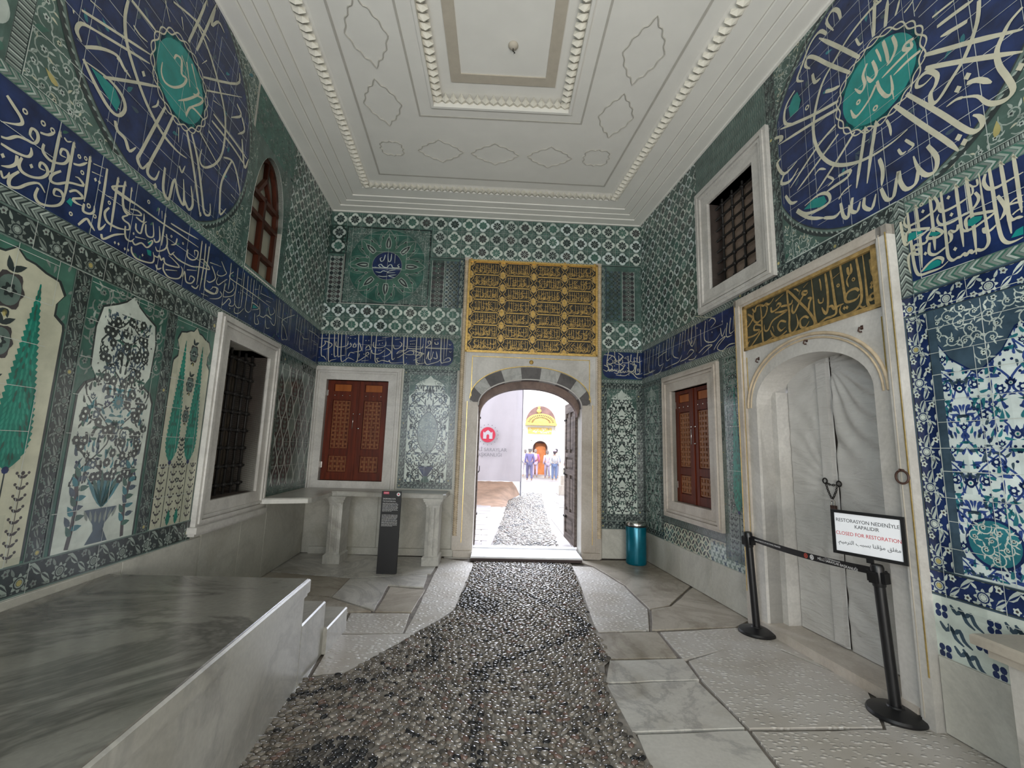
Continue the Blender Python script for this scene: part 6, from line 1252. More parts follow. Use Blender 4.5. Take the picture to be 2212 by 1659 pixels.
m, nt, bs_ = new_mat('draped_cloth'); n1 = obj_noise(nt, 3, 5, 1.2); mp = nt.nodes.new('ShaderNodeMapping'); tc = nt.nodes.new('ShaderNodeTexCoord'); mp.inputs['Scale'].default_value = (2.5, 9, 2); mp.inputs['Rotation'].default_value = (0, 0, .5)
n2 = nt.nodes.new('ShaderNodeTexNoise'); n2.inputs['Scale'].default_value = 1.6; n2.inputs['Detail'].default_value = 4; n2.inputs['Distortion'].default_value = 1.5; nt.links.new(tc.outputs['Object'], mp.inputs['Vector']); nt.links.new(mp.outputs['Vector'], n2.inputs['Vector'])
cr = ramp(nt, n1.outputs['Fac'], [(.35, (.52, .505, .48)), (.65, (.60, .585, .56))]); nt.links.new(cr.outputs['Color'], bs_.inputs['Base Color']); bs_.inputs['Roughness'].default_value = .8
bb = bump(nt, bs_, n2.outputs['Fac'], .55, .03)
draped = wall_root('draped_door', 'R', 3.355, .08, -.25); tag(draped, 'closed double door wrapped in white cloth, chained shut under the arch', 'door')
def drape(u0, u1, seed, amp, dirn):   # cloth pulled tight, with fans of folds
    r_ = random.Random(seed); b = WB('R'); nu, nv = 60, 200; V = []; Fs = []; ph = [r_.uniform(0, 6) for _ in range(8)]
    for j in range(nv + 1):
        for i in range(nu + 1):
            s_, t_ = i / nu, j / nv; u = u0 + (u1 - u0) * s_; x = (u - 3.355) / .645
            vtop = 2.10 + .40 * math.sqrt(max(0, 1 - min(1, abs(x)) ** 2)) ** .95
            v = .08 + (vtop - .08) * t_
            # pulled folds fan out from the head of the meeting stile and the latch
            cx_ = 3.30; du, dv = u - cx_, v - (2.42 if dirn > 0 else 1.4); rad = math.hypot(du, dv); th = math.atan2(dv, du)
            f1 = math.sin(th * 22 + ph[0] + 2.6 * math.sin(rad * 5 + ph[1])) * math.exp(-((rad - .55) / .5) ** 2); f2 = math.sin((u * dirn * 1.0 + v * 1.9) * 10 + ph[2] + math.sin(u * 9 + ph[3])) * .5 * math.exp(-((v - .5) / .5) ** 2)
            n = -.25 + amp * (.7 * f1 + .5 * f2 + .35 * math.sin(u * 23 + v * 13 + ph[4]) * math.sin(v * 17 + ph[5]))
            e = min(s_, 1 - s_); n -= .02 * max(0, 1 - e / .04) ** 2
            V.append((u, v, n))
    for j in range(nv):
        for i in range(nu): a = j * (nu + 1) + i; Fs.append((a, a + 1, a + nu + 2, a + nu + 1))
    b.raw(V, Fs); return b.put('draped_leaf', 'draped_cloth', draped, True)
drape(2.80, 3.305, 1, .004, -1); drape(3.318, 3.985, 2, .018, 1)
b = WB('R'); b.box(3.20, 3.30, .10, 2.46, -.262, -.225); b.put('cover_strip', 'draped_cloth', draped)
b = WB('R'); b.box(2.79, 4.0, .076, 2.56, -.30, -.285); b.put('backing', 'recess', draped)
# chain and padlock
def link_chain(b, pts, r=.013, t=.0035):
    P = cat(pts, 6); d = 0; out = []
    L_ = [0]
    for a, c in zip(P, P[1:]): L_.append(L_[-1] + math.dist(a[:2], c[:2]))
    n = max(2, int(L_[-1] / (r * 1.7)))
    for i in range(n):
        x = L_[-1] * (i + .5) / n; k = max(j for j in range(len(L_)) if L_[j] <= x); k = min(k, len(P) - 2); f_ = (x - L_[k]) / max(1e-6, L_[k + 1] - L_[k]); c = (P[k][0] + (P[k + 1][0] - P[k][0]) * f_, P[k][1] + (P[k + 1][1] - P[k][1]) * f_); a = math.atan2(P[k + 1][1] - P[k][1], P[k + 1][0] - P[k][0])
        ring_ = []
        for q in range(10):
            g = 2 * math.pi * q / 10; ex, ey = r * math.cos(g), r * .55 * math.sin(g)
            ring_.append((c[0] + ex * math.cos(a) - (ey if i % 2 else 0) * math.sin(a), c[1] + ex * math.sin(a) + (ey if i % 2 else 0) * math.cos(a), -.205 + (0 if i % 2 else ey)))
        b.tube(ring_, t, 5, True)
ch = wall_root('chain', 'R', 3.31, 1.30, -.215); tag(ch, 'dark steel chain looped through the rings of the draped door', 'chain')
b = WB('R'); link_chain(b, [(3.245, 1.40), (3.30, 1.385), (3.355, 1.39)]); link_chain(b, [(3.245, 1.39), (3.265, 1.33), (3.295, 1.27)]); link_chain(b, [(3.36, 1.385), (3.34, 1.33), (3.305, 1.27)]); b.put('links', 'iron', ch, True)
for u, v in ((3.232, 1.415), (3.372, 1.40)):
    b = WB('R'); b.tube([(u + .022 * math.cos(a), v + .022 * math.sin(a), -.21) for a in [i * .45 for i in range(14)]], .006, 6, True); b.put('ring', 'iron', ch, True)
pk = wall_root('padlock', 'R', 3.30, 1.20, -.21); tag(pk, 'small padlock hanging from the chain on the draped door', 'padlock')
b = WB('R'); b.box(3.275, 3.325, 1.175, 1.215, -.222, -.198, .004); b.put('body', 'iron_rust', pk)
b = WB('R'); b.tube([(3.285, 1.215, -.21), (3.285, 1.25, -.21), (3.30, 1.265, -.21), (3.315, 1.25, -.21), (3.315, 1.215, -.21)], .005, 6); b.put('shackle', 'steel', pk, True)
# inscription over the draped door
ip = wall_root('inscription_panel', 'R', 3.355, 2.69, .0); tag(ip, 'gold lettered dark green inscription panel above the draped door', 'inscription')
b = WB('R'); b.box(2.60, 4.11, 2.69, 3.165, -.02, .018); b.put('ground', 'panel_green', ip)
b = WB('R'); u0, u1, v0, v1 = 2.60, 4.11, 2.69, 3.165
for q in ((u0, u1, v0, v0 + .03), (u0, u1, v1 - .03, v1), (u0, u0 + .035, v0, v1), (u1 - .05, u1, v0, v1)): b.box(*q, -.01, .045)
b.put('gilded_frame', 'gold_dull', ip)
p = Pan('R', .02); ink(p, 'GR', .023, 'gold_dull', 3); p.v = [(x - 3.355, y - 2.69, z) for x, y, z in p.v]; p.build('script', ip)
# little iron hooks and a ring
for u, v, lb in ((2.80, 2.56, 'small iron hook left of the arch of the draped door'), (3.41, 2.60, 'small iron hook at the top of the arch of the draped door'), (3.93, 2.57, 'small iron hook right of the arch of the draped door')):
    hk = wall_root('iron_hook', 'R', u, v, .03); tag(hk, lb, 'hook', 'iron hooks over the draped door')
    b = WB('R'); b.tube([(u, v + .012, .02), (u, v + .010, .055), (u + .003, v - .018, .068), (u + .009, v - .027, .06), (u + .02, v - .026, .055)], .006, 6); b.put('prong', 'iron_rust', hk, True)
    b = WB('R'); b.box(u - .010, u + .010, v - .004, v + .028, .025, .034); b.put('plate', 'iron_rust', hk)
rg = wall_root('iron_ring', 'R', 4.17, 1.50, .07); tag(rg, 'round iron ring hanging on the right jamb of the draped door', 'ring')
b = WB('R'); b.tube([(4.17 + .042 * math.cos(a), 1.50 + .042 * math.sin(a), .085) for a in [i * math.pi / 10 for i in range(20)]], .007, 8, True); b.put('loop', 'iron_rust', rg, True)
b = WB('R'); b.tube([(4.17, 1.542, .065), (4.17, 1.545, .10)], .009, 6); b.put('staple', 'iron_rust', rg, True)
# ---------------------------------------------------------------- marble platform with steps, left
def lw(y): return float(OR['L'].x + UD['L'].x / UD['L'].y * (y - OR['L'].y))
def rw(y): return float(OR['R'].x + UD['R'].x / UD['R'].y * (y - OR['R'].y))
pf = empty('marble_platform', (-1.9, 1.5, 0)); tag(pf, 'long low grey marble platform along the left wall with two steps at its end', 'platform'); PB = (-1.9, 1.5, 0)
fx = lambda y: -1.255 - .0705 * (y - 3.0)
def sl_prism(b, y0, y1, z0, z1, dx=0.0, dy=0.0, c=.008, xl=None): b.prism([(xl if xl is not None else lw(y0) + .024, y0), (fx(y0) + dx, y0), (fx(y1) + dx, y1 + dy), (xl if xl is not None else lw(y1) + .024, y1 + dy)], z0, z1, c)
b = MB(); sl_prism(b, -3.0, 3.235, 0, .60, -.005); b.build('body', 'marble_grey', pf, base=PB)
b = MB(); sl_prism(b, -3.0, 3.245, .600, .684, .022, .01, .010); sl_prism(b, -3.0, 3.24, .575, .600, .010, .005, .0); b.build('slab', 'marble_grey', pf, base=PB)
b = MB(); sl_prism(b, -3.0, 3.235, .680, .690, .012, .0, .004); b.build('shaded_top', 'shaded_marble', pf, base=PB)  # thin skin on the same slab; its upper-face shade is put into the colour
b = MB(); b.prism([(-2.0, 3.24), (-1.275, 3.24), (-1.30, 3.72), (-2.0, 3.72)], 0, .39, .01); b.build('step', 'marble_grey', pf, base=PB)
b = MB(); b.prism([(-1.95, 3.72), (-1.27, 3.72), (-1.275, 4.20), (-1.95, 4.20)], 0, .19, .01); b.build('step', 'marble_grey', pf, base=PB)
# ---- marble bench end at the right edge
rb = empty('marble_bench', (2.7, 1, 0)); tag(rb, 'raised marble bench with a moulded slab at the right edge, below the cloud patterned tiles', 'bench'); RB = (2.7, 1, 0)
b = MB(); b.prism([(2.505, -3), (rw(-3) - .026, -3), (rw(2.24) - .026, 2.24), (2.505, 2.24)], 0, .66, .006); b.build('body', 'slab_white', rb, base=RB)
b = MB(); b.prism([(2.43, -3), (rw(-3) - .026, -3), (rw(2.33) - .026, 2.33), (2.43, 2.34)], .70, .75, .01); b.prism([(2.465, -3), (rw(-3) - .026, -3), (rw(2.29) - .026, 2.29), (2.465, 2.29)], .655, .70, .0); b.build('slab', 'slab_brown', rb, base=RB)
# ---- marble counter along the corner
ct = empty('marble_counter', (-1.7, 6.6, 0)); tag(ct, 'angled marble counter on two carved posts in the far left corner', 'counter'); CB = (-1.7, 6.6, 0)
yb = lambda x: 6.971 + (x + 2.88) * .0132 - .024
P = [(lw(5.38) + .024, 5.38), (-2.26, 5.56), (-2.24, 5.62), (-2.27, 6.38), (-2.22, 6.43), (-.74, 6.41), (-.705, 6.45), (-.70, yb(-.7) - .05), (lw(6.9) + .07, yb(-2.8) - .05), (lw(6.7) + .05, 6.7)]
b = MB(); b.prism(P, .892, .955, .014); b.build('slab', 'marble_grey', ct, base=CB)
def post(x0, x1, y0, y1):
    b = MB(); xm = (x0 + x1) / 2; W = (x1 - x0) / 2
    b.prism([(x0, y0), (x1, y0), (x1, y1), (x0, y1)], 0, .13, .022)
    b.prism([(x0 + .025, y0 + .03), (x0 + .07, y0 + .012), (x1 - .07, y0 + .012), (x1 - .025, y0 + .03), (x1 - .025, y1), (x0 + .025, y1)], .12, .80)
    for k, (z, e) in enumerate(((.78, .020), (.815, .008), (.85, -.012), (.875, -.022))): b.prism([(x0 + e, y0 + e), (x1 - e, y0 + e), (x1 - e, y1), (x0 + e, y1)], z, z + (.035 if k < 3 else .018))
    for xx in (xm - .035, xm + .035): b.tube([(xx, y0 + .012, .14), (xx, y0 + .012, .77)], .012, 8)
    return b
post(-2.32, -2.09, 6.36, 6.70).build('post', 'marble_grey', ct, 'auto', base=CB)
post(-.985, -.755, 6.36, 6.70).build('post', 'marble_grey', ct, 'auto', base=CB)
b = MB(); b.box(-2.75, -.62, 6.93, 6.965, .0, .10); tag(b.build('baseboard_back', 'marble_dado'), kind='structure')
# ---- info stand
st = empty('information_stand', (-1.355, 5.96, 0)); tag(st, 'slim black information stand with white text before the marble counter', 'stand'); SB = (-1.355, 5.96, 0)
b = MB(); b.box(-1.48, -1.23, 5.945, 5.985, 0, 1.02, .003); b.build('panel', 'black_panel', st, base=SB)
b = MB(); b.box(-1.455, -1.385, 5.9435, 5.945, .985, 1.015); b.build('red_tag', 'tag_red', st, base=SB)
b = MB(); b.lathe([(0.024, 0), (.024, .002)], 0, 0, 20); o = b.build('emblem', 'text_white', st); o.matrix_local = Matrix.Translation((.092, -.0155, .985)) @ Matrix.Rotation(math.pi / 2, 4, 'X')
b = MB(); b.lathe([(0.011, 0), (.011, .001)], 0, 0, 14); o2 = b.build('red_mark', 'tag_red', o); o2.matrix_local = Matrix.Translation((0, 0, .002))
TF = lambda x, z: Matrix.Translation((x, -.0155, z)) @ Matrix.Rotation(math.pi / 2, 4, 'X')
text('title', 'HAREM', .017, 'text_white', st, TF(-.065, 1.0) @ Matrix.Translation((0, 0, .002)))
text('title', 'ŞADIRVANLI SOFA', .024, 'text_white', st, TF(-.105, .925), 'LEFT', .82); text('title', 'THE FOUNTAIN HALL', .020, 'text_white', st, TF(-.105, .895), 'LEFT', .86)
b = MB(); r_ = random.Random(5)
def para(z0, z1, m_, xw=.20):
    q = MB(); z = z0
    while z > z1:
        x = -.105
        while x < -.105 + xw - .01:
            l = min(r_.uniform(.012, .04), -.105 + xw - x)
            if z - .0125 <= z1 and x > .02: break
            q.box(x, x + l, -.0162, -.0155, z, z + .006); x += l + .005
        z -= .0125
    q.build('paragraph', m_, st)
para(.868, .765, 'text_grey'); para(.72, .575, 'text_grey')
# ---- teal bin
bn = empty('pedal_bin', (2.10, 6.78, 0)); tag(bn, 'round teal metal bin with a steel lid in the far right corner', 'bin')
b = MB(); b.lathe([(.143, .0), (.148, .012), (.150, .03), (.150, .52), (.147, .53)], 0, 0, 40); b.build('body', 'bin_teal', bn, 'auto')
b = MB(); b.lathe([(.149, .53), (.153, .534), (.153, .545), (.149, .55)], 0, 0, 40); b.build('rim', 'black_plastic', bn, 'auto')
b = MB(); b.lathe([(.146, .55), (.148, .575), (.138, .592), (.10, .602), (.02, .606)], 0, 0, 40); b.build('lid', 'steel', bn, 'auto')
# ---- barrier posts
TILT = .05; UNT = Matrix.Rotation(TILT, 4, 'Y')   # the posts lean a little
def stanchion(x, y, label, h=.90):
    r = empty('barrier_post', (x, y, 0)); tag(r, label, 'barrier post', 'belt barrier posts')
    b = MB(); b.lathe([(.158, 0), (.160, .012), (.152, .026), (.10, .040), (.05, .052), (.045, .06)], 0, 0, 48); b.build('base', 'black_plastic', r, 'auto').rotation_euler = (0, TILT, 0); r.rotation_euler = (0, -TILT, 0)
    b = MB(); b.lathe([(.032, .05), (.032, h - .14), (.032, h - .139)], 0, 0, 28); b.build('pole', 'black_plastic', r, 'auto')
    b = MB(); b.lathe([(.036, h - .14), (.038, h - .135), (.038, h - .02), (.033, h - .005), (.02, h), (.005, h + .001)], 0, 0, 28); b.build('head', 'black_plastic', r, 'auto')
    for a in (0, 1, 2, 3):
        b = MB(); b.box(.032, .058, -.024, .024, h - .115, h - .045, .004); o = b.build('belt_socket', 'black_plastic', r); o.rotation_euler = (0, 0, a * math.pi / 2 + .25)
    return r
S1 = (2.45, 4.30); S2 = (2.60, 3.02)
s1 = stanchion(*S1, 'black belt barrier post farther away, beside the left jamb of the draped door'); s2 = stanchion(*S2, 'black belt barrier post nearer the viewer, carrying the framed notice', .92)
d = Vector((S2[0] - S1[0], S2[1] - S1[1], 0)); ln = d.length; ux = d.normalized(); nx = Vector((ux.y, -ux.x, 0))
if nx.dot(Vector((-1, -1, 0))) < 0: nx = -nx
b = MB(); n = 24
for i in range(n):
    for k in range(1):
        t0, t1 = i / n, (i + 1) / n; f_ = lambda t: (ux.x * (.05 + (ln - .1) * t), ux.y * (.05 + (ln - .1) * t), .845 + .02 * t - .02 * math.sin(math.pi * t))
        a, c = f_(t0), f_(t1)
        for o_ in (-.0012, .0012): b.face([(a[0] + nx.x * o_, a[1] + nx.y * o_, a[2] - .024), (c[0] + nx.x * o_, c[1] + nx.y * o_, c[2] - .024), (c[0] + nx.x * o_, c[1] + nx.y * o_, c[2] + .024), (a[0] + nx.x * o_, a[1] + nx.y * o_, a[2] + .024)])
belt = tag(b.build('belt', 'black_plastic', s1, True), 'black webbing belt with white lettering'); belt.matrix_local = UNT @ Matrix.Translation((-.042, 0, 0))
def on_belt(t, up=0, off=.002):
    p = Vector((ux.x * (.05 + (ln - .1) * t), ux.y * (.05 + (ln - .1) * t), .845 + .02 * t - .02 * math.sin(math.pi * t) + up)) + nx * off
    zx = ux; zz = nx; yy = zz.cross(zx)
    if yy.z < 0: zx = -zx; yy = zz.cross(zx)
    return Matrix(((zx.x, yy.x, zz.x, p.x), (zx.y, yy.y, zz.y, p.y), (zx.z, yy.z, zz.z, p.z), (0, 0, 0, 1)))
text('lettering', 'MİLLİ SARAYLAR BAŞKANLIĞI', .025, 'text_white', belt, on_belt(.775, -.006)); text('lettering', 'T.C. CUMHURBAŞKANLIĞI', .011, 'text_white', belt, on_belt(.745, .014)); text('lettering', 'DIRECTORATE OF NATIONAL PALACES', .018, 'text_white', belt, on_belt(.17, .002))
for t, m_ in ((.535, 'belt_red'), (.585, 'text_white')):
    b = MB(); b.lathe([(.019, 0), (.019, .0006)], 0, 0, 18); o = b.build('emblem', m_, belt); o.matrix_local = on_belt(t, 0, .0016)
    b = MB(); b.lathe([(.011, 0), (.011, .0006)], 0, 0, 14); o = b.build('emblem', 'black_plastic', belt); o.matrix_local = on_belt(t, 0, .0024)
    b = MB(); b.lathe([(.008, 0), (.008, .0006)], 0, 0, 12); o = b.build('emblem', m_, belt); o.matrix_local = on_belt(t, 0, .0032)
# framed notice on the nearer post
A_ = Vector((2.445, 3.255, 0)); B_ = Vector((2.650, 2.885, 0)); xd = (B_ - A_).normalized(); zd = xd.cross(Vector((0, 0, 1))); 
if zd.dot(Vector((-1, -1, 0))) < 0: zd = -zd
mid = (A_ + B_) / 2; SW = (B_ - A_).length / 2; SZ = 1.092
yd = Vector((0, 0, 1)); SM = Matrix(((xd.x, yd.x, zd.x, mid.x - S2[0]), (xd.y, yd.y, zd.y, mid.y - S2[1]), (xd.z, yd.z, zd.z, SZ), (0, 0, 0, 1)))
b = MB(); hw, hh, fw = SW, .152, .021
b.box(-hw, hw, -hh, hh, -.008, .0); b.box(-hw, hw, -hh, -hh + fw, 0, .008); b.box(-hw, hw, hh - fw, hh, 0, .008); b.box(-hw, -hw + fw, -hh + fw, hh - fw, 0, .008); b.box(hw - fw, hw, -hh + fw, hh - fw, 0, .008); b.box(-.02, .02, -hh - .03, -hh + .02, -.02, -.006)
sg = b.build('sign_frame', 'black_plastic', s2, matrix=UNT @ SM); tag(sg, 'black framed white notice that the door is closed for restoration')
b = MB(); b.box(-hw + fw, hw - fw, -hh + fw, hh - fw, 0, .0012); b.build('paper', 'paper', sg)
tm = lambda y: Matrix.Translation((0, y, .0016))
text('lettering', 'RESTORASYON NEDENİYLE', .034, 'text_black', sg, tm(.082), sx=.86); text('lettering', 'KAPALIDIR', .034, 'text_black', sg, tm(.046), sx=.86); text('lettering', 'CLOSED FOR RESTORATION', .034, 'text_red', sg, tm(-.008), sx=.86)
AR = {'m': '\uFEE3', 'gh': '\uFED0', 'l': '\uFEE0', 'q': '\uFED6'}
arab = '\uFEE3\uFED0\uFEE0\uFED6 \uFEE3\uFE86\uFED7\uFE98\uFE8E \uFE91\uFEB4\uFE92\uFE90 \uFE8D\uFEDF\uFE98\uFEAE\uFEE3\uFEF4\uFEE2.'
text('lettering', arab[::-1], .036, 'text_black', sg, tm(-.066), sx=.95)
# ---- hook in the ceiling
hk = empty('ceiling_hook', (0.02, 3.92, ZC)); tag(hk, 'small plaster boss with an iron hook in the middle of the ceiling', 'hook')
b = MB(); b.lathe([(.05, -.001), (.05, -.012), (.034, -.03), (.012, -.04)][::-1], 0, 0, 18); b.build('boss', 'plaster_tan', hk, True)
b = MB(); b.tube([(0, 0, -.03), (0, 0, -.07), (.018, 0, -.09), (0, 0, -.105), (-.018, 0, -.09)], .005, 6); b.build('hook', 'iron', hk, True)
# ---------------------------------------------------------------- courtyard beyond the open door
plain('court_stone', (0.30, 0.27, 0.26), 0.7, 0, 0.2, 1.5, 0.2); plain('court_brown', (0.24, 0.15, 0.10), 0.85, 0, 0.3, 2.5, 0.3); plain('lime', (0.80, 0.78, 0.70), 0.85, 0, 0.04, 2); plain('banner', (0.42, 0.39, 0.42), 0.8, 0, 0.03, 3); plain('logo_red', (0.42, 0.02, 0.05), 0.7); plain('logo_grey', (0.17, 0.165, 0.18), 0.7)
plain('gate_gold', (0.60, 0.42, 0.12), 0.4, 0.3, 0.15, 6); plain('gate_red', (0.22, 0.13, 0.12), 0.8, 0, 0.2, 3); plain('gate_door', (0.40, 0.13, 0.04), 0.7, 0, 0.3, 3)
b = MB(); b.prism([(-30, 7.45), (.95 * 0 - .1, 7.45), (.2, 11), (.42, 14.4), (.86, 15.9), (.98, 17.4), (1.1, 45), (-30, 45)], -.10, -.012); b.prism([(1.04, 7.45), (40, 7.45), (40, 45), (1.1, 45), (1.75, 17.4), (1.5, 15), (1.2, 11)], -.10, -.012); b.prism([(.96, 17.38), (1.75, 17.38), (1.105, 45), (1.1, 45)], -.10, -.011)
cg = tag(b.build('ground', 'court_stone'), kind='structure')
b = MB()
pr = random.Random(8)
for y in np.arange(7.6, 17, .55):
    for x0, x1 in ((-4, -.12), (1.32, 4.5)):
        x = x0
        while x < x1:
            w_ = pr.uniform(.5, 1.1); e = min(x + w_, x1); lim = lx(y + .3) - .1 if x0 < 0 else 99
            lo = rx(y + .3) + .12 if x0 > 0 else -99
            if e < lim and x > lo: b.prism([(x + .015, y + .015), (e - .015, y + .015), (e - .015, y + .53), (x + .015, y + .53)], -.03, .002, .004)
            x += w_
tag(b.build('floor_court', 'court_stone'), kind='structure')
# earth bank below the hoarding
b = MB(); V = []; Fs = []; nx_, ny_ = 50, 24; pr = random.Random(4)
for jj in range(ny_ + 1):
    for ii in range(nx_ + 1):
        y = 12.9 + 3.04 * jj / ny_; x1 = lx(y) - .03; x = -6 + (x1 + 6) * ii / nx_; t = jj / ny_
        V.append((x, y, -.01 + .50 * t ** 1.4 * min(1, (x1 - x) / .25 + .12) + pr.uniform(-.012, .012)))
for jj in range(ny_):
    for ii in range(nx_): a = jj * (nx_ + 1) + ii; Fs.append((a, a + 1, a + nx_ + 2, a + nx_ + 1))
b.raw(V, Fs); tag(b.build('earth_bank', 'court_brown', None, True), 'brown earth bank along the foot of the white banner', 'bank')
# banner on its hoarding
bn = empty('banner', (-.3, 16.0, .5)); tag(bn, 'large white fabric banner with a round red gate emblem outside the doorway', 'banner'); BB = (-.3, 16.0, .5)
b = MB(); nu, nv = 60, 24; V = []; Fs = []
for j in range(nv + 1):
    for i in range(nu + 1):
        x = -5.2 + 6.05 * i / nu; z = .5 + 5.2 * j / nv; V.append((x, 16.0 + .05 * math.sin(x * 4.1 + z * .8) + .035 * math.sin(x * 9 - z * 1.7) - .09 * math.exp(-((x - .45 - .06 * z) / .10) ** 2), z))
for j in range(nv):
    for i in range(nu): a = j * (nu + 1) + i; Fs.append((a, a + 1, a + nu + 2, a + nu + 1))
b.raw(V, Fs); b.build('cloth', 'banner', bn, True, base=BB)
for x in (-5.2, -2.2, .86): b = MB(); b.tube([(x, 16.06, 0), (x, 16.06, 5.75)], .03, 8); b.build('pole', 'logo_grey', bn, True, base=BB)
b = MB(); b.lathe([(.27, 0), (.27, .004)], 0, 0, 36); o = b.build('emblem', 'logo_red', bn); o.matrix_local = Matrix.Translation((-.06, -.10, 1.61)) @ Matrix.Rotation(math.pi / 2, 4, 'X')
gate_ = [(-.15, -.13), (-.045, -.13), (-.045, -.03), (-.03, 0), (0, .015), (.03, 0), (.045, -.03), (.045, -.13), (.15, -.13), (.15, .09), (.12, .09), (.12, .07), (.09, .07), (.07, .10), (0, .15), (-.07, .10), (-.09, .07), (-.12, .07), (-.12, .09), (-.15, .09)]
b = MB(); b.face([(x * 1.1, y * 1.1, .007) for x, y in gate_]); b.build('gate_mark', 'banner', o)
for i in range(16):
    a = 2 * math.pi * i / 16; q = MB(); q.lathe([(.018, 0), (.018, .004)], 0, 0, 8); oo = q.build('dot', 'logo_grey', bn); oo.matrix_local = Matrix.Translation((-.06 + .36 * math.cos(a), -.10, 1.61 + .36 * math.sin(a))) @ Matrix.Rotation(math.pi / 2, 4, 'X')
text('lettering', 'MİLLİ SARAYLAR', .17, 'logo_grey', bn, Matrix.Translation((-.02, -.11, 1.08)) @ Matrix.Rotation(math.pi / 2, 4, 'X')); text('lettering', 'BAŞKANLIĞI', .17, 'logo_grey', bn, Matrix.Translation((-.02, -.11, .90)) @ Matrix.Rotation(math.pi / 2, 4, 'X'))
# far gate building
GX, GY = 2.86, 30.0
gb = empty('gate_building', (GX, GY, 0)); tag(gb, 'sunlit white gate building with gilded canopy at the end of the courtyard', 'building'); GB = (GX, GY, 0)
def garch(b, hw, vs, va, y, m=None, n=16, z0=0): b.face([(GX - hw, y, z0), (GX + hw, y, z0)] + [(GX + hw * math.cos(math.pi * i / n), y, vs + (va - vs) * math.sin(math.pi * i / n)) for i in range(n + 1)])
b = MB(); b.box(-12, GX - .62, GY, GY + 1.2, 0, 7.5); b.box(GX + .62, 22, GY, GY + 1.2, 0, 7.5); b.box(GX - .62, GX + .62, GY, GY + 1.2, 2.3, 7.5); b.build('facade', 'lime', gb, base=GB)
b = MB(); hw = .5; n = 16
for i in range(n):
    a, c = math.pi * i / n, math.pi * (i + 1) / n; P = lambda r, t, y: (GX + r * math.cos(t), y, 1.75 + r * 1.0 * math.sin(t))
    for y in (GY - .08,): b.face([P(.5, a, y), P(.78, a, y), P(.78, c, y), P(.5, c, y)])
    b.face([P(.5, a, GY - .08), P(.5, c, GY - .08), P(.5, c, GY + .4), P(.5, a, GY + .4)]); b.face([P(.78, a, GY - .08), P(.78, c, GY - .08), P(.78, c, GY + .02), P(.78, a, GY + .02)])
b.box(GX - .78, GX - .5, GY - .08, GY + .4, 0, 1.75); b.box(GX + .5, GX + .78, GY - .08, GY + .4, 0, 1.75); b.build('arch_surround', 'voussoir_light', gb, base=GB)
b = MB(); b.box(GX - .62, GX + .62, GY + .5, GY + .55, 0, 2.4); b.build('passage', 'gate_red', gb, base=GB)
b = MB(); b.box(GX - .30, GX + .42, GY + .44, GY + .49, 0, 2.1); b.build('door', 'gate_door', gb, base=GB)
p_ = MB(); p_.box(GX - .85, GX + .75, GY - .05, GY + .02, 2.72, 3.14); p_.mat(1); r_ = random.Random(3)
for i in range(46): x = GX - .8 + r_.random() * 1.5; z = 2.76 + r_.random() * .3; p_.box(x, x + r_.uniform(.03, .1), GY - .056, GY - .05, z, z + r_.uniform(.015, .06))
p_.build('inscription', ['gate_gold', 'lime'], gb, base=GB)
b = MB(); b.box(GX - 1.05, GX + 1.05, GY - .5, GY + .05, 3.28, 3.42); b.build('cornice', 'gate_gold', gb, base=GB)
b = MB(); n = 20
for i in range(n):
    a, c = math.pi * i / n, math.pi * (i + 1) / n; Q = lambda r, t: (GX + r * math.cos(t), GY - .12, 3.42 + r * 1.15 * math.sin(t))
    b.face([Q(0, a), Q(1.02, a), Q(1.02, c)])
b.build('tympanum', 'gate_red', gb, base=GB)
b = MB()
for i in range(n):
    a, c = math.pi * i / n, math.pi * (i + 1) / n
    for r0, r1 in ((.0, .42), (.52, .58), (.70, .80)):
        Q = lambda r, t: (GX + r * 1.28 * math.cos(t), GY - .3, 3.42 + r * .82 * math.sin(t)); b.face([Q(r0, a), Q(r1, a), Q(r1, c), Q(r0, c)])
    m_ = (a + c) / 2; Q = lambda r, t: (GX + r * 1.28 * math.cos(t), GY - .31, 3.42 + r * .82 * math.sin(t)); b.face([Q(.42, m_ - .02), Q(.8, m_ - .05), Q(.8, m_ + .05), Q(.42, m_ + .02)])
b.sphere((GX - .15, GY - .3, 4.25), .16, 10, 8, (1, .4, 1)); b.sphere((GX - .15, GY - .3, 4.48), .09, 10, 8, (1, .4, 1.4)); b.build('gilded_canopy', 'gate_gold', gb, base=GB)
for x in (-1.3, 1.15):
    b = MB(); b.box(GX + x - .12, GX + x + .12, GY - .1, GY + .02, 0, 3.2); b.box(GX + x - .17, GX + x + .17, GY - .13, GY + .02, 3.0, 3.28); b.build('pilaster', 'lime', gb, base=GB)
# stone block at the right of the path
b = MB(); b.prism([(2.32, 16.75), (3.3, 16.7), (3.3, 17.6), (2.32, 17.6)], 0, .36, .02); b.prism([(2.40, 16.85), (3.2, 16.8), (3.2, 17.5), (2.40, 17.5)], .36, .72, .02); tag(b.build('stone_block', 'marble_warm'), 'low stone block beside the courtyard path, near the opened right door leaf', 'block')
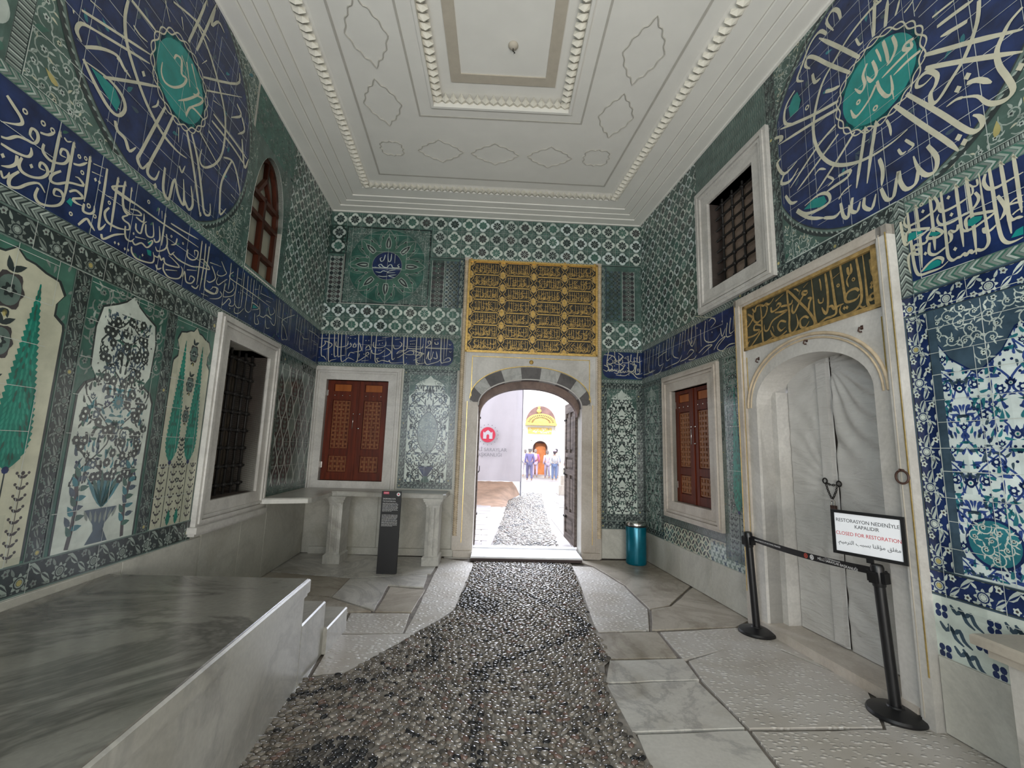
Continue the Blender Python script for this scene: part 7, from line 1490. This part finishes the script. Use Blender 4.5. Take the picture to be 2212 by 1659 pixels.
# ---- people walking towards the far gate
CM = {}
def cloth(c):
    k = 'cloth_%d_%d_%d' % tuple(int(x * 100) for x in c)
    if k not in MATS: plain(k, c, .85, 0, .08, 6)
    return k
plain('skin', (.50, .33, .25), .6, 0, .06); 
def skin_mesh(name, verts, edges, radii, m, parent, root=0):
    me = bpy.data.meshes.new(name); me.from_pydata(verts, edges, []); o = bpy.data.objects.new(name, me); COL.objects.link(o); o.parent = parent
    sk = o.modifiers.new('skin', 'SKIN'); sk.use_smooth_shade = True
    for i, r in enumerate(radii): me.skin_vertices[0].data[i].radius = r if isinstance(r, tuple) else (r, r)
    me.skin_vertices[0].data[root].use_root = True
    ss = o.modifiers.new('smooth', 'SUBSURF'); ss.levels = 1; ss.render_levels = 1
    me.materials.append(MATS[m]); return o
def person(x, y, h, rz, stride, top, legs, hair, label, back=None, headwear=None, arm=0.0):
    r = empty('person', (x, y, 0), rz=rz); tag(r, label, 'person', 'visitors walking through the courtyard'); k = h / 1.7
    S = lambda *p: (p[0] * k, p[1] * k, p[2] * k); s = stride
    V = [S(0, 0, .93), S(0, .0, 1.12), S(0, 0, 1.34), S(0, .0, 1.44), S(0, .01, 1.55), S(0, .02, 1.66),
         S(-.095, 0, .88), S(-.10, .10 * s, .48), S(-.10, .04 * s, .09), S(-.10, .16 * s + .02, .035), S(.095, 0, .88), S(.10, -.06 * s, .48), S(.10, -.22 * s, .10), S(.10, -.12 * s + .02, .035),
         S(-.18, 0, 1.38), S(-.23, -.05, 1.12), S(-.23, .05 + arm * .15, .92 + arm * .2), S(-.23, .09 + arm * .2, .84 + arm * .22), S(.18, 0, 1.38), S(.23, -.05, 1.12), S(.23, .05, .92), S(.23, .09, .84)]
    E_ = [(0, 1), (1, 2), (2, 3), (3, 4), (4, 5), (0, 6), (6, 7), (7, 8), (8, 9), (0, 10), (10, 11), (11, 12), (12, 13), (2, 14), (14, 15), (15, 16), (16, 17), (2, 18), (18, 19), (19, 20), (20, 21)]
    R = [.12, .115, .13, .05, .075, .07, .085, .058, .04, .038, .085, .058, .04, .038, .055, .042, .032, .03, .055, .042, .032, .03]
    skin_mesh('body', V, E_, [q * k for q in R], 'skin', r)
    T = [V[0], V[1], V[2], V[14], V[15], V[16], V[18], V[19], V[20]]
    skin_mesh('jacket', [(a, b_, c - (.04 * k if i == 0 else 0)) for i, (a, b_, c) in enumerate(T)], [(0, 1), (1, 2), (2, 3), (3, 4), (4, 5), (2, 6), (6, 7), (7, 8)], [q * k for q in (.145, .14, .15, .075, .06, .05, .075, .06, .05)], cloth(top), r)
    skin_mesh('trousers', [V[0], V[6], V[7], V[8], V[10], V[11], V[12]], [(0, 1), (1, 2), (2, 3), (0, 4), (4, 5), (5, 6)], [q * k for q in (.135, .1, .075, .058, .1, .075, .058)], cloth(legs), r)
    b = MB(); b.sphere((0, -.005 * k, 1.635 * k), .098 * k, 12, 8, (.95, 1.05, 1.0)); b.sphere((0, -.04 * k, 1.58 * k), .085 * k, 10, 7, (1, .8, 1.1)); b.build('hair', cloth([q * .42 for q in hair]), r, True)
    if headwear: b = MB(); b.lathe([(.15 * k, 1.66 * k), (.105 * k, 1.675 * k), (.10 * k, 1.74 * k), (.05 * k, 1.765 * k)], 0, 0, 16); b.build('hat', cloth(headwear), r, True)
    if back: b = MB(); b.sphere((0, -.17 * k, 1.22 * k), .14 * k, 12, 8, (1, .6, 1.4)); b.build('backpack', cloth(back), r, True)
    return r
PE = [(1.75, 24.2, 1.72, .1, 1.0, (.20, .18, .36), (.16, .15, .26), (.5, .48, .46), 'person in a violet blue jacket walking away, nearest in the courtyard', None, (.6, .58, .58)),
      (2.30, 27.0, 1.66, -.1, .6, (.42, .12, .26), (.35, .28, .36), (.55, .45, .40), 'person in a rose pink top walking away behind the violet jacket', (.5, .3, .36), None),
      (1.72, 27.6, 1.64, .2, .8, (.60, .52, .62), (.4, .38, .44), (.45, .40, .40), 'person in a pale lilac coat at the left of the courtyard group', None, None),
      (2.12, 28.2, 1.75, 0, .5, (.66, .60, .62), (.35, .33, .4), (.42, .36, .34), 'person in a pale shirt directly before the far arched gate', None, None),
      (3.15, 24.6, 1.62, 0, .3, (.66, .66, .68), (.17, .22, .36), (.22, .18, .2), 'person in a white top and blue jeans walking away on the right', (.5, .5, .5), (.5, .34, .42)),
      (2.95, 26.4, 1.60, .3, .6, (.42, .34, .46), (.3, .26, .36), (.35, .3, .3), 'person in a mauve top just left of the white top and jeans', None, None),
      (3.62, 27.4, 1.72, -.3, .4, (.32, .34, .42), (.2, .2, .26), (.10, .09, .12), 'person in a slate top with dark hair towards the right of the gate', None, None),
      (3.95, 24.9, 1.66, .5, .6, (.40, .30, .34), (.26, .22, .26), (.3, .26, .26), 'person in a dull plum jacket at the far right of the courtyard group', (.55, .52, .5), None),
      (1.10, 28.5, 1.62, 0, .2, (.13, .11, .17), (.13, .12, .16), (.2, .16, .18), 'person dressed all in dark clothes standing alone at the left of the gate', None, None)]
for a in PE: person(*a)
# lettering becomes plain mesh
dg = bpy.context.evaluated_depsgraph_get()
for o in [o for o in bpy.data.objects if o.type == 'FONT']:
    me = bpy.data.meshes.new_from_object(o.evaluated_get(dg)); n = bpy.data.objects.new(o.name, me); COL.objects.link(n)
    n.parent = o.parent; n.matrix_local = o.matrix_local.copy(); nm = o.name; bpy.data.objects.remove(o); n.name = nm
